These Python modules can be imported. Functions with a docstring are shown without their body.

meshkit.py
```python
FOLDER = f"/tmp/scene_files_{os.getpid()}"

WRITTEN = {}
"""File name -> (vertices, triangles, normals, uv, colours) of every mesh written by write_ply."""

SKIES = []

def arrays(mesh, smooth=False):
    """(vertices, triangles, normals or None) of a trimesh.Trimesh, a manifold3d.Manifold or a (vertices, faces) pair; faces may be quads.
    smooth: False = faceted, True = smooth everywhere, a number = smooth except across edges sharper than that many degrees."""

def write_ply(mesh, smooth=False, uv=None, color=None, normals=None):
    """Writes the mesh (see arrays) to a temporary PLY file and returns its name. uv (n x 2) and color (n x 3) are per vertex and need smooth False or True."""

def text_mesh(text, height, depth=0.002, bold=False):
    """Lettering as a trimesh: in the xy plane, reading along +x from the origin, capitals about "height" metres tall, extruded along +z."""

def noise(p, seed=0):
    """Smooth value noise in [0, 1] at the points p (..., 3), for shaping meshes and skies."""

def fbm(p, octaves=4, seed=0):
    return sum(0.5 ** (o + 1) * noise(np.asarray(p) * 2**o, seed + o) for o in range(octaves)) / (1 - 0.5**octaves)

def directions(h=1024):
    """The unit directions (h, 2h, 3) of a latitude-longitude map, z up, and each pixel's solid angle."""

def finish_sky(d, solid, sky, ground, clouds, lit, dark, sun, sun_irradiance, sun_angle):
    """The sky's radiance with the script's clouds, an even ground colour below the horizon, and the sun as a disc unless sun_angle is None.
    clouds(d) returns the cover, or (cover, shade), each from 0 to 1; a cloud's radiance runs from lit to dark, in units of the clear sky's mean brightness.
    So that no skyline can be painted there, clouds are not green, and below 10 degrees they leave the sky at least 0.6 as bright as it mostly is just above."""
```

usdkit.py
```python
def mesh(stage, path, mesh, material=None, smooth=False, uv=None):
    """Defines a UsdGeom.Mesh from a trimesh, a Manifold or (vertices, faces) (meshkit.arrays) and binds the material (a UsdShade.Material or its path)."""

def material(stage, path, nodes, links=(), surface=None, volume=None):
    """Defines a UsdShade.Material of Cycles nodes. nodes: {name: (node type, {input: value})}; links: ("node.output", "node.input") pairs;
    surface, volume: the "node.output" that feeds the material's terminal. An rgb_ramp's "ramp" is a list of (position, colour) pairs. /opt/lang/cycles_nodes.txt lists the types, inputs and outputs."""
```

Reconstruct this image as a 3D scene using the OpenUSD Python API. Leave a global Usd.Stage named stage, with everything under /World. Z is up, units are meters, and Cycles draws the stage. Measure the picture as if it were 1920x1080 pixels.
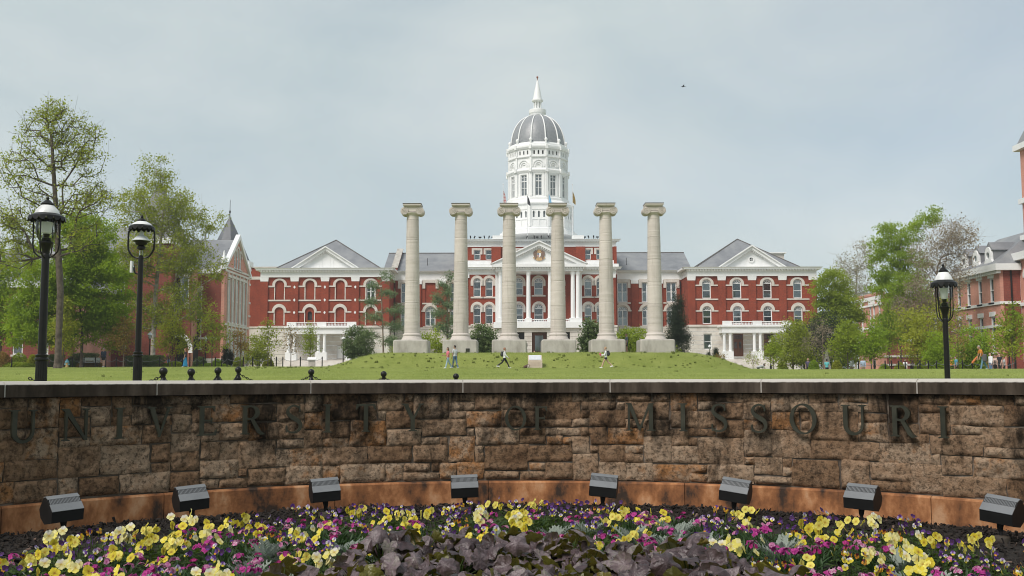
import math, random
import numpy as np
import trimesh
import manifold3d as m3
from shapely.geometry import Polygon, LineString, Point, box as sbox
from shapely.ops import unary_union
from shapely import affinity
import usdkit, meshkit
from pxr import Usd, UsdGeom, UsdLux, UsdShade, Sdf, Gf, Vt

stage = Usd.Stage.CreateInMemory()
UsdGeom.SetStageUpAxis(stage, "Z")
UsdGeom.SetStageMetersPerUnit(stage, 1.0)
UsdGeom.Xform.Define(stage, "/World")
PI = math.pi

# ------------------------------------------------------------------ camera
E = 1.40                                   # height of the eye
FPX = 1900.0                               # focal length in pixels of the 1920 wide photograph
PITCH, ROLL = math.atan(168 / FPX), math.radians(-0.15)
EXPOSURE = 0.3
_f = np.array([0, math.cos(PITCH), math.sin(PITCH)])
_r0, _u0 = np.array([1.0, 0, 0]), np.array([0, -math.sin(PITCH), math.cos(PITCH)])
_r = math.cos(ROLL) * _r0 + math.sin(ROLL) * _u0
_u = -math.sin(ROLL) * _r0 + math.cos(ROLL) * _u0
cam = UsdGeom.Camera.Define(stage, "/World/camera")
_m = np.eye(4)
_m[0, :3], _m[1, :3], _m[2, :3], _m[3, :3] = _r, _u, -_f, (0, 0, E)
cam.AddTransformOp().Set(Gf.Matrix4d(*_m.ravel().tolist()))
cam.CreateHorizontalApertureAttr(36.0)
cam.CreateVerticalApertureAttr(20.25)
cam.CreateFocalLengthAttr(36.0 * FPX / 1920)
cam.CreateClippingRangeAttr(Gf.Vec2f(0.1, 6000))
cam.CreateExposureAttr(EXPOSURE)


def at(px, py, Y):
    """The point of the place that the photograph shows at a pixel, at the distance Y down the lawn."""
    d = _f + (px - 960) / FPX * _r + (540 - py) / FPX * _u
    return np.array([0, 0, E]) + d * (Y / d[1])


def X(px, Y, py=560):
    return at(px, py, Y)[0]


def Z(py, Y, px=960):
    return at(px, py, Y)[2]


# ------------------------------------------------------------------ sky and sun
SUN = np.array([-0.44, -0.50, 0.75])
SUN = SUN / np.linalg.norm(SUN)
SUN_EL, SUN_ROT = math.asin(SUN[2]), math.atan2(SUN[0], SUN[1])
SKY_STRENGTH, SUN_INTENSITY = 0.10, 0.70
sky_mat = usdkit.material(stage, "/World/Looks/sky", {
    "tc": ("texture_coordinate", {}),
    "map": ("mapping", {"scale": (1.0, 1.0, 2.6), "location": (0.35, 0.2, 0.1)}),
    "map2": ("mapping", {"scale": (1.0, 1.0, 2.0), "location": (3.35, 1.2, 0.5)}),
    "n1": ("noise_texture", {"scale": 1.7, "detail": 6, "roughness": 0.52, "distortion": 0.5}),
    "n2": ("noise_texture", {"scale": 2.6, "detail": 7, "roughness": 0.55, "distortion": 0.9}),
    "cover": ("map_range", {"from_min": 0.30, "from_max": 0.66, "to_min": 0.62, "to_max": 1.0, "clamp": True}),
    "tone": ("rgb_ramp", {"ramp": [(0.22, (4.20, 4.98, 5.18)), (0.5, (5.12, 5.72, 5.74)), (0.80, (6.10, 6.45, 6.32))]}),
    "sky": ("sky_texture", {"sky_type": "single_scattering", "sun_disc": False, "sun_elevation": SUN_EL, "sun_rotation": SUN_ROT,
                            "altitude": 200, "air_density": 1.0, "aerosol_density": 1.6, "ozone_density": 1.0}),
    "mix": ("mix_color", {"blend_type": "mix", "use_clamp": False}),
    "bg": ("background_shader", {"strength": SKY_STRENGTH}),
}, [("tc.generated", "map.vector"), ("map.vector", "n1.vector"), ("tc.generated", "map2.vector"), ("map2.vector", "n2.vector"),
    ("n1.fac", "cover.value"), ("n2.fac", "tone.fac"),
    ("cover.result", "mix.fac"), ("sky.color", "mix.a"), ("tone.color", "mix.b"), ("mix.result", "bg.color")], surface="bg.background")
dome = UsdLux.DomeLight.Define(stage, "/World/sky")
UsdShade.MaterialBindingAPI.Apply(dome.GetPrim()).Bind(sky_mat)
dome.GetPrim().SetCustomDataByKey("kind", "structure")
dome.GetPrim().SetCustomDataByKey("label", "pale blue grey sky thinly veiled with cloud")
dome.GetPrim().SetCustomDataByKey("category", "sky")
sun = UsdLux.DistantLight.Define(stage, "/World/sun")
sun.CreateIntensityAttr(SUN_INTENSITY)
sun.CreateAngleAttr(24.0)
sun.CreateColorAttr(Gf.Vec3f(1.0, 0.935, 0.88))
sun.GetPrim().CreateAttribute("inputs:normalize", Sdf.ValueTypeNames.Bool).Set(True)
_z = SUN
_x = np.cross([0, 0, 1.0], _z); _x /= np.linalg.norm(_x)
_y = np.cross(_z, _x)
_m = np.eye(4); _m[0, :3], _m[1, :3], _m[2, :3] = _x, _y, _z
sun.AddTransformOp().Set(Gf.Matrix4d(*_m.ravel().tolist()))


# ------------------------------------------------------------------ scene helpers
_used = {}


def numbered(parent, name):
    k = (parent, name)
    n = _used.get(k, 0)
    _used[k] = n + 1
    return f"{parent}/{name}" if n == 0 else f"{parent}/{name}_{n:03d}"


class Node:
    def __init__(self, path, origin):
        self.path, self.o = path, np.asarray(origin, float)

    @property
    def prim(self):
        return stage.GetPrimAtPath(self.path)


def tag(node, label=None, cat=None, group=None, kind=None):
    p = node.prim
    for k, v in (("label", label), ("category", cat), ("group", group), ("kind", kind)):
        if v:
            p.SetCustomDataByKey(k, v)
    return node


def thing(name, label, cat, loc=(0, 0, 0), group=None, kind=None):
    path = numbered("/World", name)
    x = UsdGeom.Xform.Define(stage, path)
    x.AddTranslateOp().Set(Gf.Vec3d(*map(float, loc)))
    return tag(Node(path, loc), label, cat, group, kind)


def put_mesh(path, v, f, mat, smooth=False, col=None):
    """v, f arrays; smooth False, True or degrees; col: optional colour per vertex (faceted or smooth=True only)."""
    if smooth is not False and smooth is not None:
        v, f, n = meshkit.arrays((v, f), smooth)
    else:
        n = None
    m = UsdGeom.Mesh.Define(stage, path)
    m.CreatePointsAttr(Vt.Vec3fArray.FromNumpy(np.ascontiguousarray(v, np.float32)))
    m.CreateFaceVertexCountsAttr(Vt.IntArray.FromNumpy(np.full(len(f), 3, np.int32)))
    m.CreateFaceVertexIndicesAttr(Vt.IntArray.FromNumpy(np.ascontiguousarray(f, np.int32).ravel()))
    m.CreateSubdivisionSchemeAttr("none")
    if n is not None:
        m.CreateNormalsAttr(Vt.Vec3fArray.FromNumpy(n.astype(np.float32)))
        m.SetNormalsInterpolation("vertex")
    if col is not None:
        UsdGeom.PrimvarsAPI(m).CreatePrimvar("tint", Sdf.ValueTypeNames.Color3fArray, "vertex").Set(Vt.Vec3fArray.FromNumpy(np.ascontiguousarray(col, np.float32)))
    UsdShade.MaterialBindingAPI.Apply(m.GetPrim()).Bind(mat)
    return m


def arr(mesh):
    if isinstance(mesh, MB):
        return mesh.get()
    if hasattr(mesh, "to_mesh"):
        m = mesh.to_mesh()
        return np.array(m.vert_properties[:, :3], float), np.array(m.tri_verts, int)
    if isinstance(mesh, (tuple, list)):
        v, f = np.asarray(mesh[0], float), np.asarray(mesh[1], int)
        if f.shape[1] == 4:
            f = np.vstack([f[:, [0, 1, 2]], f[:, [0, 2, 3]]])
        return v, f
    return np.array(mesh.vertices), np.array(mesh.faces)


def part(parent, name, mesh, mat, smooth=False, label=None, col=None):
    """One Mesh prim under a thing or a part; the mesh is in world coordinates."""
    path = numbered(parent.path, name)
    v, f = arr(mesh)
    put_mesh(path, v - parent.o, f, mat, smooth, col)
    n = Node(path, parent.o)
    if label:
        n.prim.SetCustomDataByKey("label", label)
    if name in ("dentils", "balusters", "cooling_fins", "fluted_panel", "portico_dentils", "stems"):
        n.prim.SetCustomDataByKey("kind", "stuff")
    return n


def solo(name, mesh, mat, label, cat, smooth=False, group=None, kind=None, col=None):
    """A thing that is one mesh."""
    path = numbered("/World", name)
    v, f = arr(mesh)
    put_mesh(path, v, f, mat, smooth, col)
    return tag(Node(path, (0, 0, 0)), label, cat, group, kind)


ORD = ["first", "second", "third", "fourth", "fifth", "sixth", "seventh", "eighth", "ninth", "tenth", "eleventh", "twelfth", "thirteenth", "fourteenth", "fifteenth", "sixteenth", "seventeenth", "eighteenth", "nineteenth", "twentieth",
       "twenty first", "twenty second", "twenty third", "twenty fourth", "twenty fifth", "twenty sixth", "twenty seventh", "twenty eighth", "twenty ninth", "thirtieth"]


def copy_of(src, name, loc, rz=0.0, sc=1.0, label=None, group=None, tilt=(0, 0)):
    """Another thing of the same build: an instance of src with its parts."""
    was = src.prim.GetCustomData()
    path = numbered("/World", name)
    x = UsdGeom.Xform.Define(stage, path)
    x.AddTranslateOp().Set(Gf.Vec3d(*map(float, loc)))
    x.AddRotateZOp().Set(math.degrees(rz))
    if tilt != (0, 0):
        x.AddRotateXOp().Set(tilt[0]); x.AddRotateYOp().Set(tilt[1])
    s = (sc, sc, sc) if np.ndim(sc) == 0 else sc
    x.AddScaleOp().Set(Gf.Vec3f(*map(float, s)))
    x.GetPrim().GetReferences().AddInternalReference(src.path)
    x.GetPrim().SetInstanceable(True)
    return tag(Node(path, loc), label or was.get("label"), was.get("category"), group or was.get("group"))


class MB:
    """Collects shapes into one mesh."""

    def __init__(self):
        self.v, self.f, self.n = [], [], 0

    def add(self, v, f):
        v, f = np.asarray(v, float), np.asarray(f, int)
        if f.shape[1] == 4:
            f = np.vstack([f[:, [0, 1, 2]], f[:, [0, 2, 3]]])
        self.v.append(v); self.f.append(f + self.n); self.n += len(v)
        return self

    def mesh(self, m):
        return self.add(*arr(m))

    def get(self):
        return np.vstack(self.v), np.vstack(self.f)

    def box(self, x0, x1, y0, y1, z0, z1):
        v = np.array([[x, y, z] for z in (z0, z1) for y in (y0, y1) for x in (x0, x1)])
        f = [[0, 2, 3, 1], [4, 5, 7, 6], [0, 1, 5, 4], [2, 6, 7, 3], [0, 4, 6, 2], [1, 3, 7, 5]]
        return self.add(v, f)

    def hexa(self, p):
        """Eight corners: four of the bottom counter-clockwise from above, four of the top."""
        return self.add(np.asarray(p, float), [[3, 2, 1, 0], [4, 5, 6, 7], [0, 1, 5, 4], [1, 2, 6, 5], [2, 3, 7, 6], [3, 0, 4, 7]])

    def xz(self, poly, y0, y1):
        """A polygon in the x-z plane extruded from y0 (near) to y1 (far)."""
        for g in getattr(poly, "geoms", [poly]):
            if g.is_empty or g.area < 1e-6:
                continue
            m = trimesh.creation.extrude_polygon(g, y1 - y0, engine="earcut")
            v = np.array(m.vertices)
            self.add(np.stack([v[:, 0], y1 - v[:, 2], v[:, 1]], 1), m.faces)
        return self

    def xy(self, poly, z0, z1):
        for g in getattr(poly, "geoms", [poly]):
            m = trimesh.creation.extrude_polygon(g, z1 - z0, engine="earcut")
            v = np.array(m.vertices); v[:, 2] += z0
            self.add(v, m.faces)
        return self

    def lathe(self, prof, c, n=16, rot=0.0, cap=True):
        """prof: (radius, z) rows from below; c: centre."""
        prof = np.asarray(prof, float)
        a = rot + np.arange(n) * 2 * PI / n
        rings = np.stack([np.stack([c[0] + r * np.cos(a), c[1] + r * np.sin(a), np.full(n, c[2] + z)], 1) for r, z in prof])
        v = rings.reshape(-1, 3)
        k = len(prof)
        f = []
        i = np.arange(n); j = (i + 1) % n
        for t in range(k - 1):
            f.append(np.stack([t * n + i, t * n + j, (t + 1) * n + j, (t + 1) * n + i], 1))
        f = np.vstack(f)
        f = np.vstack([f[:, [0, 1, 2]], f[:, [0, 2, 3]]])
        if cap:
            v = np.vstack([v, [[c[0], c[1], c[2] + prof[0, 1]], [c[0], c[1], c[2] + prof[-1, 1]]]])
            f = np.vstack([f, np.stack([j, i, np.full(n, k * n)], 1), np.stack([(k - 1) * n + i, (k - 1) * n + j, np.full(n, k * n + 1)], 1)])
        return self.add(v, f)

    def tube(self, pts, rad, n=6, cap=True):
        pts = np.asarray(pts, float)
        rad = np.broadcast_to(rad, len(pts))
        d = np.gradient(pts, axis=0)
        d /= np.maximum(np.linalg.norm(d, axis=1, keepdims=True), 1e-9)
        ref = np.array([0, 0, 1.0]) if abs(d[0, 2]) < 0.9 else np.array([1.0, 0, 0])
        a = np.arange(n) * 2 * PI / n
        rings = []
        s = np.cross(d[0], ref); s /= np.linalg.norm(s)
        for p, t, r in zip(pts, d, rad):
            s = s - t * (s @ t); s /= max(np.linalg.norm(s), 1e-9)
            b = np.cross(t, s)
            rings.append(p + r * (np.cos(a)[:, None] * s + np.sin(a)[:, None] * b))
        v = np.vstack(rings)
        i = np.arange(n); j = (i + 1) % n
        f = np.vstack([np.stack([t * n + i, t * n + j, (t + 1) * n + j, (t + 1) * n + i], 1) for t in range(len(pts) - 1)])
        f = np.vstack([f[:, [0, 1, 2]], f[:, [0, 2, 3]]])
        if cap:
            k = len(v)
            v = np.vstack([v, pts[:1], pts[-1:]])
            f = np.vstack([f, np.stack([j, i, np.full(n, k)], 1), np.stack([k - 1 - n + 1 + i, k - 1 - n + 1 + j, np.full(n, k + 1)], 1)])
        return self.add(v, f)


def xform(mesh, loc=(0, 0, 0), rz=0.0, sc=1.0, rx=0.0, ry=0.0):
    v, f = arr(mesh)
    v = v * sc
    for ang, (i, j) in ((rx, (1, 2)), (ry, (2, 0)), (rz, (0, 1))):
        if ang:
            c, s = math.cos(ang), math.sin(ang)
            a, b = v[:, i].copy(), v[:, j].copy()
            v[:, i], v[:, j] = c * a - s * b, s * a + c * b
    return v + np.asarray(loc, float), f


def hull(spheres, n=8):
    """The rounded hull of (point, radius) pairs."""
    ms = [m3.Manifold.sphere(r, n).translate([float(c) for c in p]) for p, r in spheres]
    return m3.Manifold.batch_hull(ms)


def sstep(a, b, x):
    t = np.clip((np.asarray(x, float) - a) / (b - a), 0, 1)
    return t * t * (3 - 2 * t)


# ------------------------------------------------------------------ materials
MAT = {}


def mat(name, nodes, links, surface="p.BSDF"):
    MAT[name] = usdkit.material(stage, f"/World/Looks/{name}", nodes, links, surface=surface)
    return MAT[name]


def tinted(name, stops, scale=3.0, rough=0.7, bump=0.0, bump_scale=30.0, bump_dist=0.02, metallic=0.0, spec=0.5, detail=5, stretch=(1, 1, 1), vary=0.0, bump_stretch=(1, 1, 1), obj=False, island=False, **more):
    """Plain surface whose colour wanders between the stops with noise in world space (object space with obj)."""
    nodes = {"g": ("geometry", {}), "tc": ("texture_coordinate", {}), "m": ("mapping", {"scale": stretch}), "n": ("noise_texture", {"scale": scale, "detail": detail, "roughness": 0.6}),
             "r": ("rgb_ramp", {"ramp": stops}), "p": ("principled_bsdf", {"roughness": rough, "metallic": metallic, "specular_ior_level": spec, **more})}
    src = "tc.object" if obj else "g.position"
    links = [(src, "m.vector"), ("m.vector", "n.vector"), ("n.fac", "r.fac")]
    out = "r.color"
    if vary or island:
        nodes["oi"] = ("object_info", {})
        nodes["vr"] = ("map_range", {"from_min": 0, "from_max": 1, "to_min": 1 - vary, "to_max": 1 + vary})
        nodes["h"] = ("hsv", {"hue": 0.5, "saturation": 1.0, "fac": 1.0})
        links += [("g.random_per_island" if island else "oi.random", "vr.value"), ("vr.result", "h.value"), (out, "h.color")]
        out = "h.color"
    links.append((out, "p.base_color"))
    if bump:
        nodes["bm"] = ("mapping", {"scale": bump_stretch})
        nodes["bn"] = ("noise_texture", {"scale": bump_scale, "detail": 4, "roughness": 0.6})
        nodes["b"] = ("bump", {"strength": bump, "distance": bump_dist})
        links += [(src, "bm.vector"), ("bm.vector", "bn.vector"), ("bn.fac", "b.height"), ("b.normal", "p.normal")]
    return mat(name, nodes, links)


def foliage(name, dark, light, yellow=None, trans=0.45, rough=0.55, scale=0.5):
    """Leaves: every leaf (mesh island) its own tone, clumps lighter and darker, light shining through."""
    yellow = yellow or light
    return mat(name, {
        "g": ("geometry", {}), "n": ("noise_texture", {"scale": scale, "detail": 3}),
        "mx": ("math", {"math_type": "multiply_add", "value2": 0.55, "value3": 0.0}),
        "ad": ("math", {"math_type": "multiply_add", "value2": 0.5}),
        "r": ("rgb_ramp", {"ramp": [(0.15, dark), (0.55, light), (0.85, yellow)]}),
        "p": ("principled_bsdf", {"roughness": rough, "specular_ior_level": 0.3}),
        "t": ("translucent_bsdf", {}), "hs": ("hsv", {"hue": 0.485, "saturation": 1.15, "value": 1.25, "fac": 1.0}),
        "mix": ("mix_closure", {"fac": trans})},
        [("g.position", "n.vector"), ("n.fac", "mx.value1"), ("g.random_per_island", "ad.value1"), ("mx.value", "ad.value3"),
         ("ad.value", "r.fac"), ("r.color", "p.base_color"), ("r.color", "hs.color"), ("hs.color", "t.color"),
         ("p.BSDF", "mix.closure1"), ("t.BSDF", "mix.closure2")], surface="mix.closure")


def brick(name, c1, c2, mortar):
    """Far-off brickwork: courses too fine to tell apart, with weathered patches."""
    return mat(name, {
        "g": ("geometry", {}), "s": ("separate_xyz", {}), "xy": ("math", {"math_type": "add"}), "cv": ("combine_xyz", {}),
        "bt": ("brick_texture", {"scale": 1.0, "brick_width": 0.22, "row_height": 0.075, "mortar_size": 0.007, "mortar_smooth": 0.2, "color1": c1, "color2": c2, "mortar": mortar, "bias": -0.1}),
        "n": ("noise_texture", {"scale": 0.35, "detail": 6, "roughness": 0.6}),
        "vr": ("map_range", {"from_min": 0.3, "from_max": 0.7, "to_min": 0.78, "to_max": 1.22}),
        "h": ("hsv", {"hue": 0.5, "saturation": 1.0, "fac": 1.0}),
        "p": ("principled_bsdf", {"roughness": 0.85, "specular_ior_level": 0.25})},
        [("g.position", "s.vector"), ("s.x", "xy.value1"), ("s.y", "xy.value2"), ("xy.value", "cv.x"), ("s.z", "cv.y"), ("cv.vector", "bt.vector"),
         ("g.position", "n.vector"), ("n.fac", "vr.value"), ("vr.result", "h.value"), ("bt.color", "h.color"), ("h.color", "p.base_color")])


brick("red_brick", (0.265, 0.044, 0.020), (0.195, 0.034, 0.017), (0.20, 0.075, 0.045))
brick("rose_brick", (0.56, 0.25, 0.185), (0.48, 0.195, 0.14), (0.50, 0.36, 0.30))  # lit tone of the side halls' brick, put into the colour
brick("dark_brick", (0.24, 0.052, 0.036), (0.16, 0.036, 0.028), (0.20, 0.12, 0.09))  # same halls' fronts, their shade put into the colour; also the fire wall
tinted("white_paint", [(0.3, (0.70, 0.71, 0.71)), (0.7, (0.80, 0.80, 0.79))], 0.6, 0.55, stretch=(1, 1, 0.4))
tinted("cream_stone", [(0.25, (0.42, 0.37, 0.32)), (0.5, (0.60, 0.56, 0.51)), (0.75, (0.68, 0.65, 0.60))], 0.5, 0.85, bump=0.2, bump_scale=6)
tinted("trim_stone", [(0.3, (0.50, 0.46, 0.41)), (0.7, (0.64, 0.60, 0.55))], 0.8, 0.8)
tinted("tan_stone", [(0.3, (0.46, 0.37, 0.30)), (0.7, (0.58, 0.48, 0.40))], 0.7, 0.8)
tinted("slate_roof", [(0.3, (0.145, 0.152, 0.165)), (0.5, (0.20, 0.207, 0.22)), (0.75, (0.27, 0.275, 0.275))], 0.35, 0.5, bump=0.5, bump_scale=5, bump_dist=0.05, stretch=(1, 1, 0.7), bump_stretch=(1, 1, 5))
tinted("dome_slate", [(0.3, (0.19, 0.20, 0.213)), (0.7, (0.27, 0.28, 0.29))], 2.5, 0.36, bump=0.5, bump_scale=2.0, bump_dist=0.08, bump_stretch=(1, 1, 4))
tinted("wood_door", [(0.3, (0.10, 0.032, 0.012)), (0.7, (0.22, 0.075, 0.028))], 3.0, 0.45, stretch=(1, 1, 0.15))
tinted("dark_room", [(0.3, (0.02, 0.02, 0.02)), (0.7, (0.05, 0.05, 0.052))], 0.8, 0.9)
tinted("window_blind", [(0.3, (0.62, 0.62, 0.60)), (0.7, (0.74, 0.74, 0.72))], 0.6, 0.8)
mat("glass_pane", {"fr": ("fresnel", {"IOR": 1.9}), "t": ("transparent_bsdf", {"color": (0.80, 0.84, 0.85)}), "gl": ("glossy_bsdf", {"roughness": 0.04, "color": (0.9, 0.94, 0.97)}), "mix": ("mix_closure", {})},
    [("fr.fac", "mix.fac"), ("t.BSDF", "mix.closure1"), ("gl.BSDF", "mix.closure2")], surface="mix.closure")
mat("column_stone", {
    "g": ("geometry", {}), "oi": ("object_info", {}), "m": ("mapping", {"scale": (1, 1, 3.5)}), "n": ("noise_texture", {"scale": 0.9, "detail": 6, "roughness": 0.6}),
    "r": ("rgb_ramp", {"ramp": [(0.20, (0.43, 0.385, 0.345)), (0.40, (0.53, 0.48, 0.435)), (0.62, (0.56, 0.51, 0.465)), (0.85, (0.60, 0.55, 0.505))]}),
    "m2": ("mapping", {"scale": (1.6, 1.6, 0.10)}), "n2": ("noise_texture", {"scale": 2.4, "detail": 7, "roughness": 0.65}), "sr": ("map_range", {"from_min": 0.54, "from_max": 0.72, "to_min": 0.0, "to_max": 0.42, "clamp": True}),
    "mx": ("mix_color", {"b": (0.26, 0.23, 0.20)}), "vr": ("map_range", {"from_min": 0, "from_max": 1, "to_min": 0.92, "to_max": 1.06}), "h": ("hsv", {"hue": 0.5, "saturation": 1.0, "fac": 1.0}),
    "bm": ("mapping", {"scale": (1, 1, 5)}), "bn": ("noise_texture", {"scale": 9.0, "detail": 4}), "b": ("bump", {"strength": 0.25, "distance": 0.02}), "p": ("principled_bsdf", {"roughness": 0.85, "specular_ior_level": 0.3})},
    [("g.position", "m.vector"), ("m.vector", "n.vector"), ("n.fac", "r.fac"), ("g.position", "m2.vector"), ("m2.vector", "n2.vector"), ("n2.fac", "sr.value"), ("sr.result", "mx.fac"), ("r.color", "mx.a"),
     ("oi.random", "vr.value"), ("vr.result", "h.value"), ("mx.result", "h.color"), ("h.color", "p.base_color"), ("g.position", "bm.vector"), ("bm.vector", "bn.vector"), ("bn.fac", "b.height"), ("b.normal", "p.normal")])
tinted("spire_slate", [(0.3, (0.085, 0.09, 0.10)), (0.7, (0.14, 0.147, 0.158))], 1.2, 0.55, bump=0.4, bump_scale=3, bump_dist=.05, bump_stretch=(1, 1, 4))
tinted("pedestal_stone", [(0.25, (0.25, 0.23, 0.20)), (0.5, (0.40, 0.375, 0.335)), (0.75, (0.50, 0.475, 0.43))], 1.5, 0.9, bump=0.3, bump_scale=14, bump_dist=0.02, stretch=(1, 1, 0.45))
tinted("lead_flashing", [(0.3, (0.08, 0.07, 0.065)), (0.7, (0.13, 0.12, 0.11))], 4, 0.6)
tinted("black_iron", [(0.3, (0.004, 0.004, 0.004)), (0.7, (0.010, 0.009, 0.008))], 9, 0.38, spec=0.28, bump=0.12, bump_scale=60, bump_dist=0.004)
tinted("grey_enamel", [(0.3, (0.50, 0.53, 0.56)), (0.7, (0.62, 0.64, 0.66))], 6, 0.35)
tinted("bronze_letter", [(0.25, (0.016, 0.018, 0.012)), (0.5, (0.032, 0.033, 0.021)), (0.8, (0.062, 0.060, 0.042))], 7, 0.5, bump=0.2, bump_scale=50, bump_dist=0.004, metallic=0.35)
tinted("flag_pole", [(0.3, (0.62, 0.63, 0.64)), (0.7, (0.72, 0.72, 0.72))], 2, 0.4)
# ------------------------------------------------------------------ terrain
CX, CY, R = 0.0, 4.5, 5.0                  # the sign wall is an arc of this circle
LEFT = np.array([(-80, -1.42), (3, -1.42), (9.9, -.95), (12, -.88), (25, -.58), (45, -.12), (80, .72), (95, 1.06), (130, 1.42), (190, 1.75), (240, 1.9), (3200, 1.9)])
RIGHT = np.array([(-80, -1.42), (3, -1.42), (9.9, -.95), (12, -.88), (25, -.58), (45, -.14), (70, .44), (75, .50), (84, .06), (100, -.02), (130, .25), (165, .8), (190, 1.3), (240, 1.9), (3200, 1.9)])
MOUND_Z = E + 2.06


def G(x, y):
    x, y = np.broadcast_arrays(np.asarray(x, float), np.asarray(y, float))
    l, r = np.interp(y, LEFT[:, 0], LEFT[:, 1]), np.interp(y, RIGHT[:, 0], RIGHT[:, 1])
    t = sstep(11, 24, x)
    z = E + l * (1 - t) + r * t
    # the low forecourt inside the wall
    rr = np.hypot(x - CX, y - CY)
    inside = np.maximum(1 - sstep(R + .10, R + .32, rr), 1 - sstep(2.5, 4.2, y))
    inside = np.where(y > 12, 0, inside)
    z = z * (1 - inside) + (E - 1.42) * inside
    # the mound that carries the columns
    dx = np.maximum(np.maximum(-(x - 1.8) - 12.4, 0) / 6.0, np.maximum((x - 1.8) - 12.4, 0) / 8.5)
    dy = np.maximum(np.maximum(85.2 - y, 0) / 5.0, np.maximum(y - 95, 0) / 7.0)
    m = 1 - sstep(0, 1, np.hypot(dx, dy))
    return np.maximum(z, z + (MOUND_Z - z) * m)


def gz(x, y):
    return float(G(x, y))


def grid_mesh(xs, ys, zfun):
    x, y = np.meshgrid(xs, ys)
    v = np.stack([x, y, zfun(x, y)], -1).reshape(-1, 3)
    nx, ny = len(xs), len(ys)
    i = (np.arange(ny - 1)[:, None] * nx + np.arange(nx - 1)).ravel()
    return v, np.stack([i, i + 1, i + nx + 1, i + nx], 1)


def drape(x0, x1, y0, y1, dz, step=1.0):
    return grid_mesh(np.linspace(x0, x1, max(2, int((x1 - x0) / step) + 1)), np.linspace(y0, y1, max(2, int((y1 - y0) / step) + 1)), lambda x, y: G(x, y) + dz)


mat("lawn", {
    "g": ("geometry", {}), "m": ("mapping", {"scale": (0.5, 0.22, 1.0)}), "n": ("noise_texture", {"scale": 1.1, "detail": 7, "roughness": 0.62}),
    "n2": ("noise_texture", {"scale": 0.06, "detail": 3}), "n3": ("noise_texture", {"scale": 9.0, "detail": 4, "roughness": 0.7}),
    "a": ("math", {"math_type": "multiply_add", "value2": 0.45}), "a3": ("math", {"math_type": "multiply_add", "value2": 0.45, "value3": 0.0}),
    "a2": ("math", {"math_type": "multiply_add", "value2": 0.25}),
    "r": ("rgb_ramp", {"ramp": [(0.36, (0.062, 0.088, 0.013)), (0.46, (0.140, 0.176, 0.036)), (0.66, (0.225, 0.255, 0.070))]}),
    "p": ("principled_bsdf", {"roughness": 0.9, "specular_ior_level": 0.05}), "b": ("bump", {"strength": 0.5, "distance": 0.05})},
    [("g.position", "m.vector"), ("m.vector", "n.vector"), ("g.position", "n2.vector"), ("g.position", "n3.vector"), ("n3.fac", "a3.value1"), ("n.fac", "a.value1"), ("a3.value", "a.value3"), ("n2.fac", "a2.value1"), ("a.value", "a2.value3"),
     ("a2.value", "r.fac"), ("r.color", "p.base_color"), ("n3.fac", "b.height"), ("b.normal", "p.normal")])
foliage("grass_blade", (0.29, 0.35, 0.105), (0.46, 0.51, 0.175), (0.58, 0.61, 0.28), trans=0.4, scale=0.25)
xs = np.unique(np.concatenate([-np.geomspace(60, 2600, 30), np.linspace(-60, 60, 121), np.linspace(-9, 9, 121), np.geomspace(60, 2600, 30)]).round(3))
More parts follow.
